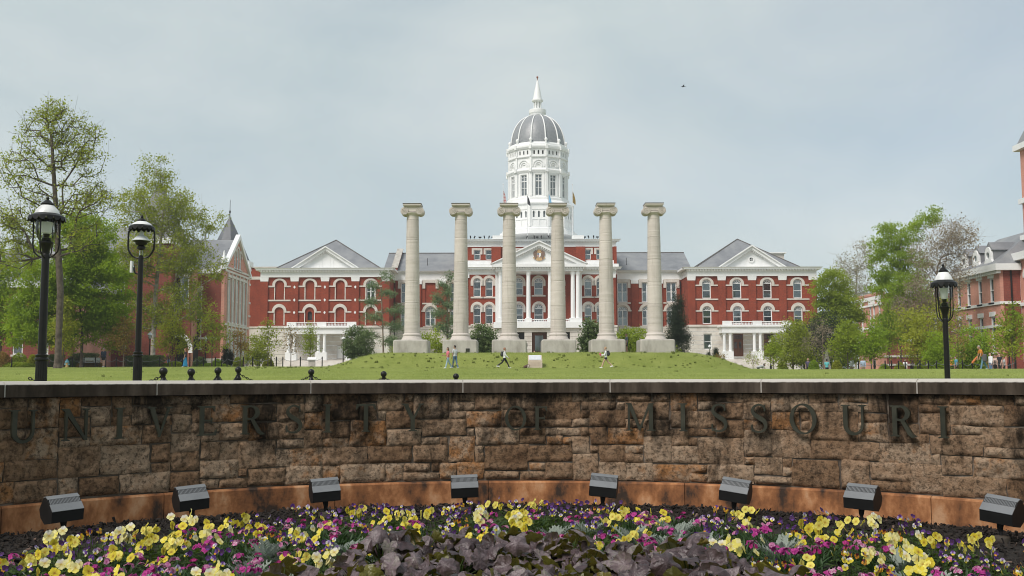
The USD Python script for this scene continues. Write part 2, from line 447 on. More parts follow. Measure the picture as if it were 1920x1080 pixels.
ys = np.unique(np.concatenate([np.linspace(-80, -2, 20), np.linspace(-2, 12.5, 117), np.linspace(13, 76, 64), np.linspace(76, 104, 57), np.linspace(105, 240, 60), np.geomspace(245, 3100, 30)]).round(3))
solo("lawn", grid_mesh(xs, ys, G), MAT["lawn"], "wide mown green lawn of the quadrangle rising to a mound under the columns", "lawn", smooth=True, kind="structure")

# blades of grass standing on the part of the lawn in view, drawn as patches
rng = np.random.default_rng(3)


def grass_patch(n, size, h, seed):
    r = np.random.default_rng(seed)
    p = r.uniform(-size / 2, size / 2, (n, 2)); a = r.uniform(0, 2 * PI, n); hh = h * r.uniform(.5, 1.15, n)
    w = 0.007 * r.uniform(.8, 1.6, n); ln = r.uniform(0, .8, n) * hh
    d = np.stack([np.cos(a), np.sin(a)], 1); q = np.stack([-d[:, 1], d[:, 0]], 1)
    z = np.zeros(n)
    v = np.stack([np.column_stack([p - d * w[:, None], z]), np.column_stack([p + d * w[:, None], z]), np.column_stack([p + q * ln[:, None], hh])], 1).reshape(-1, 3)
    return v, np.arange(3 * n).reshape(-1, 3)


pi = UsdGeom.PointInstancer.Define(stage, "/World/grass")
protos = []
for k in range(3):
    put_mesh(f"/World/grass/grass_tuft_{k:03d}", *grass_patch(170, 1.5, 0.075, 40 + k), MAT["grass_blade"])
    protos.append(f"/World/grass/grass_tuft_{k:03d}")
foliage("grass_dark", (0.085, 0.11, 0.016), (0.14, 0.175, 0.026), (0.20, 0.23, 0.05), trans=0.2, scale=0.5)
put_mesh("/World/grass/grass_tuft_003", *grass_patch(46, .13, 0.10, 77), MAT["grass_dark"])
protos.append("/World/grass/grass_tuft_003")
pts = []
for y in np.arange(46, 97, 1.0):
    hw = y * .54 + 3
    n = int(hw * 2 * 1.0)
    px_ = rng.uniform(-hw, hw, n); py_ = y + rng.uniform(0, 1.0, n)
    keep = (py_ < 94) & ~((px_ > 19) & (py_ > 77))
    pts.append(np.stack([px_[keep], py_[keep]], 1))
pts = np.vstack(pts)
n_main = len(pts)
tu = np.column_stack([rng.uniform(-22, 26, 1500), rng.uniform(79.5, 88, 1500)])[::3]
tu = np.vstack([tu, np.column_stack([rng.uniform(-48, 40, 700), rng.uniform(50, 79, 700)])[::12]])
pts = np.vstack([pts, tu])
pz = G(pts[:, 0], pts[:, 1])
slope = np.arctan((G(pts[:, 0], pts[:, 1] + .3) - G(pts[:, 0], pts[:, 1] - .3)) / .6)
slx = -np.arctan((G(pts[:, 0] + .3, pts[:, 1]) - G(pts[:, 0] - .3, pts[:, 1])) / .6)
pi.CreatePositionsAttr(Vt.Vec3fArray.FromNumpy(np.column_stack([pts, pz]).astype(np.float32)))
pi.CreateProtoIndicesAttr(Vt.IntArray.FromNumpy(np.concatenate([rng.integers(0, 3, n_main), np.full(len(pts) - n_main, 3)]).astype(np.int32)))
q = []
for s, t in zip(slope, slx):
    rot = Gf.Rotation(Gf.Vec3d(1, 0, 0), math.degrees(s)) * Gf.Rotation(Gf.Vec3d(0, 1, 0), math.degrees(t))
    qq = rot.GetQuat()
    q.append(Gf.Quath(float(qq.GetReal()), *[float(c) for c in qq.GetImaginary()]))
pi.CreateOrientationsAttr(Vt.QuathArray(q))
gs = np.ones((len(pts), 3)); gs[n_main:] = rng.uniform(.3, 1.5, (len(pts) - n_main, 1)) * rng.uniform(.7, 1.4, (len(pts) - n_main, 3))
pi.CreateScalesAttr(Vt.Vec3fArray.FromNumpy(gs.astype(np.float32)))
pi.CreatePrototypesRel().SetTargets([Sdf.Path(p) for p in protos])
tag(Node("/World/grass", (0, 0, 0)), "short green grass blades covering the lawn", "grass", kind="stuff")

# paved walks beyond the lawn, planting ground, forecourt
tinted("paving", [(0.3, (0.36, 0.32, 0.28)), (0.7, (0.50, 0.45, 0.40))], 0.9, 0.85)
tinted("asphalt", [(0.3, (0.05, 0.05, 0.05)), (0.7, (0.075, 0.073, 0.07))], 2, 0.9, bump=0.3, bump_scale=60)
tinted("garden_soil", [(0.3, (0.035, 0.045, 0.014)), (0.55, (0.075, 0.10, 0.025)), (0.8, (0.13, 0.15, 0.05))], 0.6, 0.9, bump=0.5, bump_scale=7, bump_dist=.06)
solo("walk", drape(-60, -14, 94.6, 98.6, .02), MAT["paving"], "pale paved walk beyond the left lawn edge", "path", smooth=True, kind="structure")
solo("walk", drape(21, 70, 79, 86, .02), MAT["paving"], "pale paved walk hidden low beyond the right lawn edge", "path", smooth=True, kind="structure")
solo("planting_bed", drape(-90, -18, 99, 127, .03, 2), MAT["garden_soil"], "planted ground under the left trees", "planting bed", smooth=True, kind="structure")
solo("planting_bed", drape(26, 95, 87, 150, .03, 2), MAT["garden_soil"], "planted ground under the right trees", "planting bed", smooth=True, kind="structure")
solo("plaza", drape(-48, 58, 158, 181, .02, 3), MAT["paving"], "unseen pale court added behind the mound to bounce light onto the domed hall", "path", smooth=True, kind="structure")  # unseen court, added to bounce neutral light onto the hall front
solo("walk", drape(-13, 17, 101, 158, .016, 3), MAT["paving"], "broad pale walk behind the mound towards the domed hall", "path", smooth=True, kind="structure")
solo("forecourt", drape(-30, 30, -30, 2.2, .012, 2), MAT["asphalt"], "dark paved forecourt where the viewer stands", "road", kind="structure")

# ------------------------------------------------------------------ the six columns
COLY = 87.5
U = 1900.0 / COLY


def volute(cx, cy, cz, r, depth):
    """A scroll seen from the front: a drum across the capital and a raised spiral on both faces."""
    mb = MB()
    a = np.linspace(0, 2 * PI, 25)[:-1]
    n = len(a)
    rows = [(-depth / 2, r * .96), (-depth / 2 + .10, r), (0, r * .80), (depth / 2 - .10, r), (depth / 2, r * .96)]
    v = np.vstack([np.stack([cx + rr * np.cos(a), np.full(n, cy + d), cz + rr * np.sin(a)], 1) for d, rr in rows])
    i = np.arange(n); j = (i + 1) % n
    f = np.vstack([np.stack([t * n + j, t * n + i, (t + 1) * n + i, (t + 1) * n + j], 1) for t in range(len(rows) - 1)])
    f = np.vstack([f[:, [0, 1, 2]], f[:, [0, 2, 3]]])
    k = len(v)
    v = np.vstack([v, [[cx, cy - depth / 2, cz], [cx, cy + depth / 2, cz]]])
    f = np.vstack([f, np.stack([i, j, np.full(n, k)], 1), np.stack([(len(rows) - 1) * n + j, (len(rows) - 1) * n + i, np.full(n, k + 1)], 1)])
    mb.add(v, f)
    return mb


def column(px, seed):
    rg = np.random.default_rng(seed)
    x = X(px, COLY, 650)
    z0 = MOUND_Z
    names = ["westmost", "", "", "", "", ""]
    t = thing("stone_column", LABEL_COL[seed], "column", (x, COLY, z0), "tall ionic stone columns in a row on the mound")
    ph = 1.17
    ped = MB()
    hw, c = 1.48, .16
    prof = sbox(-hw, -hw, hw, hw)
    ped.add(*loft([(prof_pts(hw, .10), -.6), (prof_pts(hw, .10), ph - c), (prof_pts(hw - .05, .10), ph - .05), (prof_pts(hw - c, .10), ph)], (x, COLY, z0)))
    pd = part(t, "pedestal", ped, MAT["pedestal_stone"], 40)
    base = MB()
    base.lathe([(.93, 0), (.93, .05), (.86, .16), (.78, .33), (.76, .36), (.80, .385), (.815, .44), (.80, .50), (.74, .53), (.70, .57), (.685, .62)], (x, COLY, z0 + ph), 40)
    part(t, "column_base", base, MAT["column_stone"], 40)
    # drums with a joint between and fine tooling ridges
    zt = z0 + 15.06 + E - MOUND_Z if False else E + 15.06
    zs0, zs1 = z0 + ph + .62, zt - 1.36
    joints = [0] + [q + rg.normal(0, .012) for q in (.085, .265, .445, .635, .825)] + [1.0]
    r0, r1 = .672, .525
    for a, b in zip(joints[:-1], joints[1:]):
        n = 56
        tt = np.linspace(a, b, n)
        rr = r0 + (r1 - r0) * tt ** 1.25
        ridge = np.zeros(n)
        kk = 0
        while kk < n:
            w = int(rg.integers(1, 5)); ridge[kk:kk + w] = rg.normal(0, .0035); kk += w
        rr = rr + ridge
        rr[[0, -1]] -= .013
        zz = zs0 + (zs1 - zs0) * tt
        zz[0] += .004; zz[-1] -= .004
        mb = MB().lathe(np.stack([rr, zz], 1), (x, COLY, 0), 36, rot=rg.uniform(0, 1))
        v, f = mb.get()
        d = np.stack([v[:, 0] - x, v[:, 1] - COLY], 1)
        k = 1 + .016 * (meshkit.fbm(np.column_stack([v[:, :2] * 2.2, v[:, 2:] * 3.2]), 3, seed) - .5)
        v[:, :2] = np.array([x, COLY]) + d * k[:, None]
        part(t, "drum", (v, f), MAT["column_stone"], 35)
    # ionic capital
    cap = MB()
    zc = zs1
    cap.lathe([(.525, 0), (.54, .02), (.515, .04), (.52, .36), (.56, .40), (.60, .44), (.70, .52), (.72, .60), (.60, .66)], (x, COLY, zc), 36)
    cp = part(t, "capital", cap, MAT["column_stone"], 40)
    vz = zc + .72
    sides = rg.uniform(.97, 1.03, 2)
    for s in (-1, 1):
        vr = .365
        part(cp, "volute", volute(x + s * .66, COLY, vz, vr, 1.22), MAT["column_stone"], 40)
        sp = MB()
        th = np.linspace(0, 2 * PI * 2.2, 56)
        rad = vr * (.92 - .72 * th / th[-1])
        for yy in (COLY - .62, COLY + .62):
            sp.tube(np.stack([x + s * .66 + -s * rad * np.sin(th), np.full(len(th), yy), vz + rad * np.cos(th)], 1), .032, 5)
        part(cp, "scroll_ridge", sp, MAT["column_stone"], True)
        part(cp, "volute_eye", MB().add(*xform(trimesh.creation.icosphere(1, .055), (x + s * .66, COLY - .62, vz))), MAT["column_stone"], True)
    br = MB()
    top = [(-.62, .36), (.62, .36), (.62, .06), (.45, -.02), (-.45, -.02), (-.62, .06)]
    br.xz(affinity.translate(Polygon(top), x, vz), COLY - .585, COLY + .585)
    part(cp, "cushion", br, MAT["column_stone"])
    ab = MB()
    ab.add(*loft([(prof_pts(.70, .02), vz + .365), (prof_pts(.76, .02), vz + .44), (prof_pts(.79, .02), vz + .47), (prof_pts(.79, .02), zt - .055)], (x, COLY, 0)))
    part(cp, "abacus", ab, MAT["column_stone"])
    part(cp, "lead_cover", MB().box(x - .81, x + .81, COLY - .81, COLY + .81, zt - .05, zt + .01), MAT["lead_flashing"])
    if seed == 1:
        tag(solo("wall_plaque", MB().box(X(873.5, COLY - 1.5), X(880.5, COLY - 1.5), COLY - 1.53, COLY - 1.475, Z(659.5, COLY - 1.5), Z(653.0, COLY - 1.5)), MAT["bronze_letter"], "small dark bronze plaque on the pedestal of the second column from the left", "plaque"))
    return t


def prof_pts(h, c):
    return np.array([(-h + c, -h), (h - c, -h), (h, -h + c), (h, h - c), (h - c, h), (-h + c, h), (-h, h - c), (-h, -h + c)], float)


def loft(rows, o):
    n = len(rows[0][0])
    v = np.vstack([np.column_stack([p[:, 0] + o[0], p[:, 1] + o[1], np.full(n, z + o[2])]) for p, z in rows])
    i = np.arange(n); j = (i + 1) % n
    f = np.vstack([np.stack([t * n + i, t * n + j, (t + 1) * n + j, (t + 1) * n + i], 1) for t in range(len(rows) - 1)])
    f = np.vstack([f[:, [0, 1, 2]], f[:, [0, 2, 3]]])
    k = (len(rows) - 1) * n
    cap = np.array([[k, k + q, k + q + 1] for q in range(1, n - 1)] + [[0, q + 1, q] for q in range(1, n - 1)])
    return v, np.vstack([f, cap])


LABEL_COL = ["leftmost tall ionic stone column, by the pine in front of the left wing", "stone column second from the left with a bronze plaque on its pedestal",
             "stone column left of the stone marker, standing before the dome's left edge", "stone column just right of the stone marker and entrance door",
             "stone column second from the right, behind the woman in black shorts", "rightmost tall stone column beside the dark narrow evergreen"]
for k, px in enumerate((772.5, 864, 955, 1046.8, 1137.8, 1229)):
    column(px, k)

# ------------------------------------------------------------------ the curved sign wall
def arcp(phi, rho, z):
    return np.stack(np.broadcast_arrays(CX + rho * np.sin(phi), CY + rho * np.cos(phi), z), -1)


def phi_of(px, rho):
    t = (px - 960) / (FPX * .997)
    a, b, c = t * t + 1, -2 * CY, CY * CY - rho * rho
    y = (-b + math.sqrt(b * b - 4 * a * c)) / (2 * a)
    return math.atan2(t * y - CX, y - CY)


def arc_block(p0, p1, section, n=8):
    """A closed section of (rho, z) points (counter-clockwise seen with rho to the right) swept along the arc."""
    section = np.asarray(section, float)
    k = len(section)
    ph = np.linspace(p0, p1, n)
    v = np.vstack([arcp(np.full(k, p), section[:, 0], section[:, 1]) for p in ph])
    i = np.arange(k); j = (i + 1) % k
    f = np.vstack([np.stack([t * k + i, t * k + j, (t + 1) * k + j, (t + 1) * k + i], 1) for t in range(n - 1)])
    f = np.vstack([f[:, [0, 1, 2]], f[:, [0, 2, 3]]])
    cap = np.array([[0, q, q + 1] for q in range(1, k - 1)])
    f = np.vstack([f, cap[:, ::-1], cap + (n - 1) * k])
    m = trimesh.Trimesh(v, f, process=False)
    if m.volume < 0:
        f = f[:, ::-1]
    return v, f


mat("wall_stone", {
    "g": ("geometry", {}), "oi": ("object_info", {}), "n": ("noise_texture", {"scale": 9.0, "detail": 8, "roughness": 0.68}),
    "ad": ("math", {"math_type": "multiply_add", "value2": 0.55}), "ns": ("math", {"math_type": "multiply", "value2": 0.72}),
    "r": ("rgb_ramp", {"ramp": [(0.20, (0.11, 0.060, 0.033)), (0.40, (0.220, 0.134, 0.078)), (0.58, (0.315, 0.208, 0.132)), (0.76, (0.39, 0.288, 0.202)), (0.92, (0.33, 0.160, 0.066))]}),
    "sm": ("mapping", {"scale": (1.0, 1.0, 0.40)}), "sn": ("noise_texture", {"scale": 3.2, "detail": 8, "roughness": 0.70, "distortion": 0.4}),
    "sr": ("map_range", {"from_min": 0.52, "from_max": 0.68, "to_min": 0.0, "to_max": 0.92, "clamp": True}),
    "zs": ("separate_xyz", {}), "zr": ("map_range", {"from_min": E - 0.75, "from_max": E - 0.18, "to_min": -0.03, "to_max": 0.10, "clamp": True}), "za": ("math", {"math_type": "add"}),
    "fn": ("noise_texture", {"scale": 30.0, "detail": 5, "roughness": 0.75}), "fr": ("map_range", {"from_min": 0.47, "from_max": 0.62, "to_min": 0.0, "to_max": 0.75, "clamp": True}),
    "mx": ("mix_color", {"b": (0.014, 0.011, 0.008)}), "mx2": ("mix_color", {"b": (0.028, 0.020, 0.014)}),
    "bn": ("noise_texture", {"scale": 55.0, "detail": 6, "roughness": 0.75}), "b": ("bump", {"strength": 1.0, "distance": 0.022}),
    "p": ("principled_bsdf", {"roughness": 0.9, "specular_ior_level": 0.15})},
    [("g.position", "n.vector"), ("n.fac", "ns.value1"), ("oi.random", "ad.value1"), ("ns.value", "ad.value3"), ("ad.value", "r.fac"),
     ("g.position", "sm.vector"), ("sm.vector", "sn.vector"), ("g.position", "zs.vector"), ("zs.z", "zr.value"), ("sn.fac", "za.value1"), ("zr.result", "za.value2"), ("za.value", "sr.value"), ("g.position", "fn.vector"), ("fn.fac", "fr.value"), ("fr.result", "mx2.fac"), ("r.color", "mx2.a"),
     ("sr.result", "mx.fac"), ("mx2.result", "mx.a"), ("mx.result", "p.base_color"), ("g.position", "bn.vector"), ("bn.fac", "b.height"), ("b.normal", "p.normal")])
tinted("wall_mortar", [(0.3, (0.03, 0.024, 0.018)), (0.50, (0.10, 0.078, 0.060)), (0.70, (0.24, 0.195, 0.155))], 4, 0.95, bump=0.6, bump_scale=50, bump_dist=.01)
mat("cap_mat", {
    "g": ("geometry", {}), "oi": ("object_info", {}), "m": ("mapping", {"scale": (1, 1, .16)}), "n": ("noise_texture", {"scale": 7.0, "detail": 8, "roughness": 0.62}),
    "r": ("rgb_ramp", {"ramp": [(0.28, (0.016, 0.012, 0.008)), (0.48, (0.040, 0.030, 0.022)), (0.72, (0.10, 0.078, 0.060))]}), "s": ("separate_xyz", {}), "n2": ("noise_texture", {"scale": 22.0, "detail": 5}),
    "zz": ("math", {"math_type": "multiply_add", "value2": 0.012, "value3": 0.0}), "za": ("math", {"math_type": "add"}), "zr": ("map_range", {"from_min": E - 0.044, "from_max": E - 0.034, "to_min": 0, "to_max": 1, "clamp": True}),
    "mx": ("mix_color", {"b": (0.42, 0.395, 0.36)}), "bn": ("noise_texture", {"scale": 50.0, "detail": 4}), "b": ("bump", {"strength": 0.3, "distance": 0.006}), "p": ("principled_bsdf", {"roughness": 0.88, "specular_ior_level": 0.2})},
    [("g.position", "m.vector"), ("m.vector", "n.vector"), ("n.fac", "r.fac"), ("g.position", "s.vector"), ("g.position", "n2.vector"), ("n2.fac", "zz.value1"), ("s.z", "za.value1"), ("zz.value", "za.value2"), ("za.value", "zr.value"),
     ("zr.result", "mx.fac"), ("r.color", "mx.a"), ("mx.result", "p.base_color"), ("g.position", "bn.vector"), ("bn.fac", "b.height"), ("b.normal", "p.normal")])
tinted("joint_mortar", [(0.3, (0.34, 0.31, 0.28)), (0.7, (0.46, 0.43, 0.39))], 8, 0.9)
tinted("terracotta_base", [(0.36, (0.030, 0.016, 0.009)), (0.43, (0.155, 0.060, 0.021)), (0.50, (0.24, 0.094, 0.033)), (0.56, (0.35, 0.155, 0.063)), (0.64, (0.44, 0.245, 0.13))], 4.2, 0.85, detail=10, stretch=(1, 1, .6), bump=0.4, bump_scale=30, bump_dist=.01, vary=.12)
PH = math.radians(66)
sign = thing("sign_wall", "curved rough stone wall with a pale cap and bronze letters around the flower bed", "wall", (0, CY + R, E - 1.42))
core = arc_block(-PH, PH, [(R + .014, E - 1.42), (R + .36, E - 1.42), (R + .36, E - .145), (R + .014, E - .145)], 60)
part(sign, "mortar_bed", core, MAT["wall_mortar"])
UW, ROWS = .082, 10
z_top, z_bot = E - .142, E - .938
UH = (z_top - z_bot) / ROWS
COLS = int(2 * PH * R / UW)
occ = np.zeros((ROWS, COLS), int)
rg = np.random.default_rng(11)
stones = []
sizes = [(4, 2), (3, 2), (5, 2), (5, 3), (4, 3), (3, 2), (3, 1), (4, 1), (4, 2), (2, 2), (5, 2), (3, 3), (3, 1), (2, 1)]
for r in range(ROWS):
    for c in range(COLS):
        if occ[r, c]:
            continue
        best = None
        for k in rg.permutation(len(sizes)):
            w, h = sizes[k]
            if r + h <= ROWS and c + w <= COLS and not occ[r:r + h, c:c + w].any():
                best = (w, h); break
        w, h = best or (1, 1)
        if best == (1, 1) or best is None:
            while c + w < COLS and w < 3 and not occ[r, c + w]:
                w += 1
        occ[r:r + h, c:c + w] = 1
        stones.append((c, r, w, h))


def stone_mesh(a0, a1, z0, z1, rg, seed):
    w, h = a1 - a0, z1 - z0
    nu, nv = max(5, int(w / .021)), max(4, int(h / .019))
    u, v_ = np.meshgrid(np.linspace(0, 1, nu + 1), np.linspace(0, 1, nv + 1))
    j = np.clip(rg.normal(0, .006, (2, 2, 2)), -.009, .009)
    bil = lambda q: q[0, 0] * (1 - u) * (1 - v_) + q[1, 0] * u * (1 - v_) + q[0, 1] * (1 - u) * v_ + q[1, 1] * u * v_
    a = a0 + u * w + bil(j[..., 0]); z = z0 + v_ * h + bil(j[..., 1])
    e = np.minimum(np.minimum(u, 1 - u) * w, np.minimum(v_, 1 - v_) * h)
    rim = np.minimum(e / .016, 1)
    n = meshkit.fbm(np.stack([a * 11, z * 11, np.full_like(a, seed * 3.7)], -1), 4, 5) - .5
    n2 = meshkit.noise(np.stack([a * 26, z * 26, np.full_like(a, seed * 1.3)], -1), 9) - .5
    d = -.012 + .018 * rim ** .5 + rim * (.044 * n + .020 * n2 + rg.normal(0, .005))
    a = a + (1 - rim) * n2 * .016; z = z + (1 - rim) * n * .014
    V = arcp(a / R, R - .006 - d * .85, z).reshape(-1, 3)
    i = (np.arange(nv)[:, None] * (nu + 1) + np.arange(nu)).ravel()
    return V, np.stack([i, i + 1, i + nu + 2, i + nu + 1], 1)


for k, (c, r, w, h) in enumerate(stones):
    g = .002
    part(sign, "stone", stone_mesh(-PH * R + c * UW + g, -PH * R + (c + w) * UW - g, z_bot + r * UH + g, z_bot + (r + h) * UH - g, rg, k), MAT["wall_stone"], 50)
# footing blocks
edges, a = [-PH], -PH
while a < PH - .12:
    a += rg.uniform(.22, .42); edges.append(min(a, PH))
edges[-1] = PH
for a, b in zip(edges[:-1], edges[1:]):
    v, f = arc_block(a + .0006, b - .0006, [(R - .035, E - 1.30), (R + .2, E - 1.30), (R + .2, z_bot - .012), (R - .02, z_bot - .012), (R - .033, z_bot - .028)], 14)
    part(sign, "footing_block", (v, f), MAT["terracotta_base"])
# cap stones
cuts = [-PH, phi_of(16, R - .05), phi_of(299, R - .05), phi_of(585, R - .05), phi_of(868, R - .05), phi_of(1142, R - .05), phi_of(1423, R - .05), phi_of(1713, R - .05), phi_of(2010, R - .05), PH]
for a, b in zip(cuts[:-1], cuts[1:]):
    sec = [(R - .055, E - .140), (R + .42, E - .140), (R + .42, E - .030), (R + .40, E - .018), (R - .022, E - .020), (R - .055, E - .044)]
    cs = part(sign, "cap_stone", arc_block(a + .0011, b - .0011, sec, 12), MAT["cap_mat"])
for a in cuts[1:-1]:
    sec = [(R - .052, E - .138), (R + .41, E - .138), (R + .41, E - .034), (R - .018, E - .024), (R - .052, E - .048)]
    part(sign, "cap_joint", arc_block(a - .00105, a + .00105, sec, 2), MAT["joint_mortar"])


# letters ------------------------------------------------------------
def bar(x0, y0, x1, y1, w):
    return LineString([(x0, y0), (x1, y1)]).buffer(w / 2, cap_style=2)


def ell(cx, cy, rx, ry):
    return affinity.scale(Point(cx, cy).buffer(1, 24), rx, ry)


def foot(x, y, w, up):
    s = .055 * (1 if up else -1)
    return Polygon([(x - w / 2, y), (x + w / 2, y), (x + w / 2 - .01, y + s * .5), (x + w * .22, y + s), (x - w * .22, y + s), (x - w / 2 + .01, y + s * .5)])


TK, TN = .150, .075


def stem(x, w=TK, y0=0, y1=1, s0=True, s1=True, sw=.17):
    g = [sbox(x - w / 2, y0, x + w / 2, y1)]
    if s0:
        g.append(foot(x, y0, w + sw, True))
    if s1:
        g.append(foot(x, y1, w + sw, False))
    return g


def glyph(ch):
    if ch == "I":
        return unary_union(stem(.15)), .30
    if ch == "U":
        g = stem(.16, TK, .32, 1, s0=False) + stem(.72, TN, .32, 1, s0=False)
        o = ell(.42, .34, .335, .35).difference(ell(.4525, .36, .2275, .275)).intersection(sbox(0, -.1, 1, .345))
        return unary_union(g + [o]), .86
    if ch == "N":
        g = stem(.14, TN, 0, 1, s1=False) + stem(.76, TN, 0, 1, s0=False) + [Polygon([(.02, 1), (.22, 1), (.80, 0), (.72, 0)]), foot(.09, 1, .2, False)]
        return unary_union(g), .90
    if ch == "V":
        g = [Polygon([(.08, 1), (.25, 1), (.47, .16), (.42, 0)]), Polygon([(.70, 1), (.77, 1), (.45, 0), (.38, .02)]), foot(.16, 1, .30, False), foot(.735, 1, .24, False)]
        return unary_union(g), .86
    if ch == "E":
        g = stem(.16, TK, 0, 1) + [sbox(.1, .935, .60, 1), sbox(.1, 0, .64, .065), sbox(.1, .475, .50, .535), Polygon([(.60, 1), (.60, .80), (.56, .84), (.50, .95)]), Polygon([(.64, 0), (.67, .22), (.61, .15), (.53, .05)]), sbox(.475, .40, .505, .61)]
        return unary_union(g), .70
    if ch == "F":
        g = stem(.16, TK, 0, 1) + [sbox(.1, .935, .58, 1), sbox(.1, .475, .48, .535), Polygon([(.58, 1), (.59, .78), (.54, .84), (.48, .95)]), sbox(.455, .40, .485, .61)]
        return unary_union(g), .64
    if ch == "R":
        bowl = ell(.36, .75, .30, .25).difference(ell(.33, .75, .17, .19)).intersection(sbox(.2, .4, 1, 1.1))
        g = stem(.16, TK, 0, 1) + [bowl, sbox(.1, .94, .36, 1), sbox(.1, .50, .36, .56), Polygon([(.33, .53), (.47, .53), (.72, .10), (.86, .0), (.70, -.03), (.58, .06)])]
        return unary_union(g), .86
    if ch == "T":
        g = stem(.38, TK, 0, 1, s1=False) + [sbox(.04, .93, .72, 1), Polygon([(.04, 1), (.02, .78), (.07, .83), (.14, .95)]), Polygon([(.72, 1), (.74, .78), (.69, .83), (.62, .95)])]
        return unary_union(g), .76
    if ch == "Y":
        g = stem(.40, TK, 0, .48, s1=False) + [Polygon([(.04, 1), (.21, 1), (.46, .48), (.335, .42)]), Polygon([(.66, 1), (.735, 1), (.46, .42), (.40, .46)]), foot(.12, 1, .28, False), foot(.70, 1, .22, False)]
        return unary_union(g), .80
    if ch == "M":
        g = stem(.13, TN, 0, 1, s1=False) + stem(.93, TK, 0, 1, s1=False) + [Polygon([(.06, 1), (.22, 1), (.56, .08), (.50, 0)]), Polygon([(.86, 1), (.94, 1), (.54, 0), (.49, .05)]), foot(.10, 1, .16, False), foot(.95, 1, .18, False)]
        return unary_union(g), 1.06
    if ch == "O":
        return ell(.46, .5, .46, .525).difference(affinity.rotate(ell(.46, .5, .315, .465), 8, origin=(.46, .5))), .92
    if ch == "S":
        p = np.array([(.50, .78), (.47, .90), (.34, .965), (.20, .94), (.10, .84), (.10, .70), (.20, .59), (.33, .51), (.46, .42), (.53, .30), (.51, .15), (.40, .05), (.25, .025), (.10, .08), (.05, .24)])
        w = np.array([.05, .06, .065, .07, .09, .12, .145, .155, .15, .13, .10, .08, .065, .06, .05])
        t = np.arange(len(p)); tt = np.linspace(0, len(p) - 1, 70)
        from scipy.interpolate import CubicSpline
        c, ww = CubicSpline(t, p)(tt), np.interp(tt, t, w)
        g = [Point(*q).buffer(s / 2, 6) for q, s in zip(c, ww)]
        g = [unary_union(g[i:i + 2]).convex_hull for i in range(len(g) - 1)] + [sbox(.485, .74, .52, .98), sbox(.035, .03, .07, .28)]
        return unary_union(g), .60


LH = .250
for ch, px in [("U", 52), ("N", 150), ("I", 231), ("V", 305), ("E", 394), ("R", 478), ("S", 554), ("I", 617), ("T", 688), ("Y", 775), ("O", 966), ("F", 1013),
               ("M", 1197), ("I", 1277), ("S", 1344), ("S", 1418), ("O", 1500), ("U", 1594), ("R", 1686), ("I", 1760)]:
    poly, wd = glyph(ch)
    lh = LH * (.86 if px in (966, 1013) else 1.0)
    poly = affinity.scale(affinity.translate(poly, -wd / 2, 0), lh, lh, origin=(0, 0))
    ph = phi_of(px, R - .05)
    m = MB().xz(poly, -.030, 0).get()
    v, f = xform(m, rz=-ph)
    v = v + arcp(np.array(ph), R - .040, E - .485 + (LH - lh) * .1)
    lt = part(sign, "letter", (v, f), MAT["bronze_letter"], label=f"dark bronze capital letter {ch}")

# ------------------------------------------------------------------ soil and mulch inside the arc
def soil_z(x, y):
    r = np.hypot(x - CX, y - CY)
    return E - 1.165 + .02 * sstep(4.9, 3.5, r) + .035 * (meshkit.fbm(np.stack([x * 5, y * 5, x * 0], -1), 3, 2) - .5)


tinted("mulch", [(0.3, (0.005, 0.0035, 0.0025)), (0.55, (0.012, 0.008, 0.005)), (0.8, (0.03, 0.02, 0.013))], 18, 0.95, bump=0.8, bump_scale=70, bump_dist=.02)
rr_, pp_ = np.linspace(0.3, R + .02, 46), np.radians(np.linspace(-66, 66, 130))
P_, R_ = np.meshgrid(pp_, rr_)
sx, sy = CX + R_ * np.sin(P_), CY + R_ * np.cos(P_)
v = np.stack([sx, sy, soil_z(sx, sy)], -1).reshape(-1, 3)
i = (np.arange(len(rr_) - 1)[:, None] * len(pp_) + np.arange(len(pp_) - 1)).ravel()
solo("bed_soil", (v, np.stack([i, i + len(pp_), i + len(pp_) + 1, i + 1], 1)), MAT["mulch"], "dark mulched soil of the flower bed inside the curved wall", "soil", smooth=True, kind="structure")
ch_mats = [tinted(f"mulch_chip_{k}", [(0.3, c), (0.7, tuple(1.5 * q for q in c))], 20, 0.9) for k, c in enumerate([(0.006, 0.004, 0.003), (0.014, 0.009, 0.006), (0.10, 0.065, 0.05)])]
mu = UsdGeom.PointInstancer.Define(stage, "/World/mulch_chips")
for k in range(3):
    s = trimesh.creation.box((.045, .013, .006)); s.vertices += rg.normal(0, .002, s.vertices.shape)
    put_mesh(f"/World/mulch_chips/chip_{k:03d}", np.array(s.vertices), np.array(s.faces), ch_mats[k])
n = 9000
a, rad = rg.uniform(-math.radians(64), math.radians(64), n), R - .04 - np.abs(rg.normal(0, .75, n))
mx, my = CX + rad * np.sin(a), CY + rad * np.cos(a)
mu.CreatePositionsAttr(Vt.Vec3fArray.FromNumpy(np.stack([mx, my, soil_z(mx, my) + rg.uniform(0, .014, n)], 1).astype(np.float32)))
mu.CreateProtoIndicesAttr(Vt.IntArray.FromNumpy(rg.choice(3, n, p=[.55, .42, .03]).astype(np.int32)))
qs = rg.normal(0, 1, (n, 4)); qs[:, 1:3] *= .35; qs /= np.linalg.norm(qs, axis=1, keepdims=True)
mu.CreateOrientationsAttr(Vt.QuathArray([Gf.Quath(*map(float, q)) for q in qs]))
mu.CreateScalesAttr(Vt.Vec3fArray.FromNumpy((rg.uniform(.4, 1.3, (n, 1)) * rg.uniform(.6, 1.4, (n, 3))).astype(np.float32)))
mu.CreatePrototypesRel().SetTargets([Sdf.Path(f"/World/mulch_chips/chip_{k:03d}") for k in range(3)])
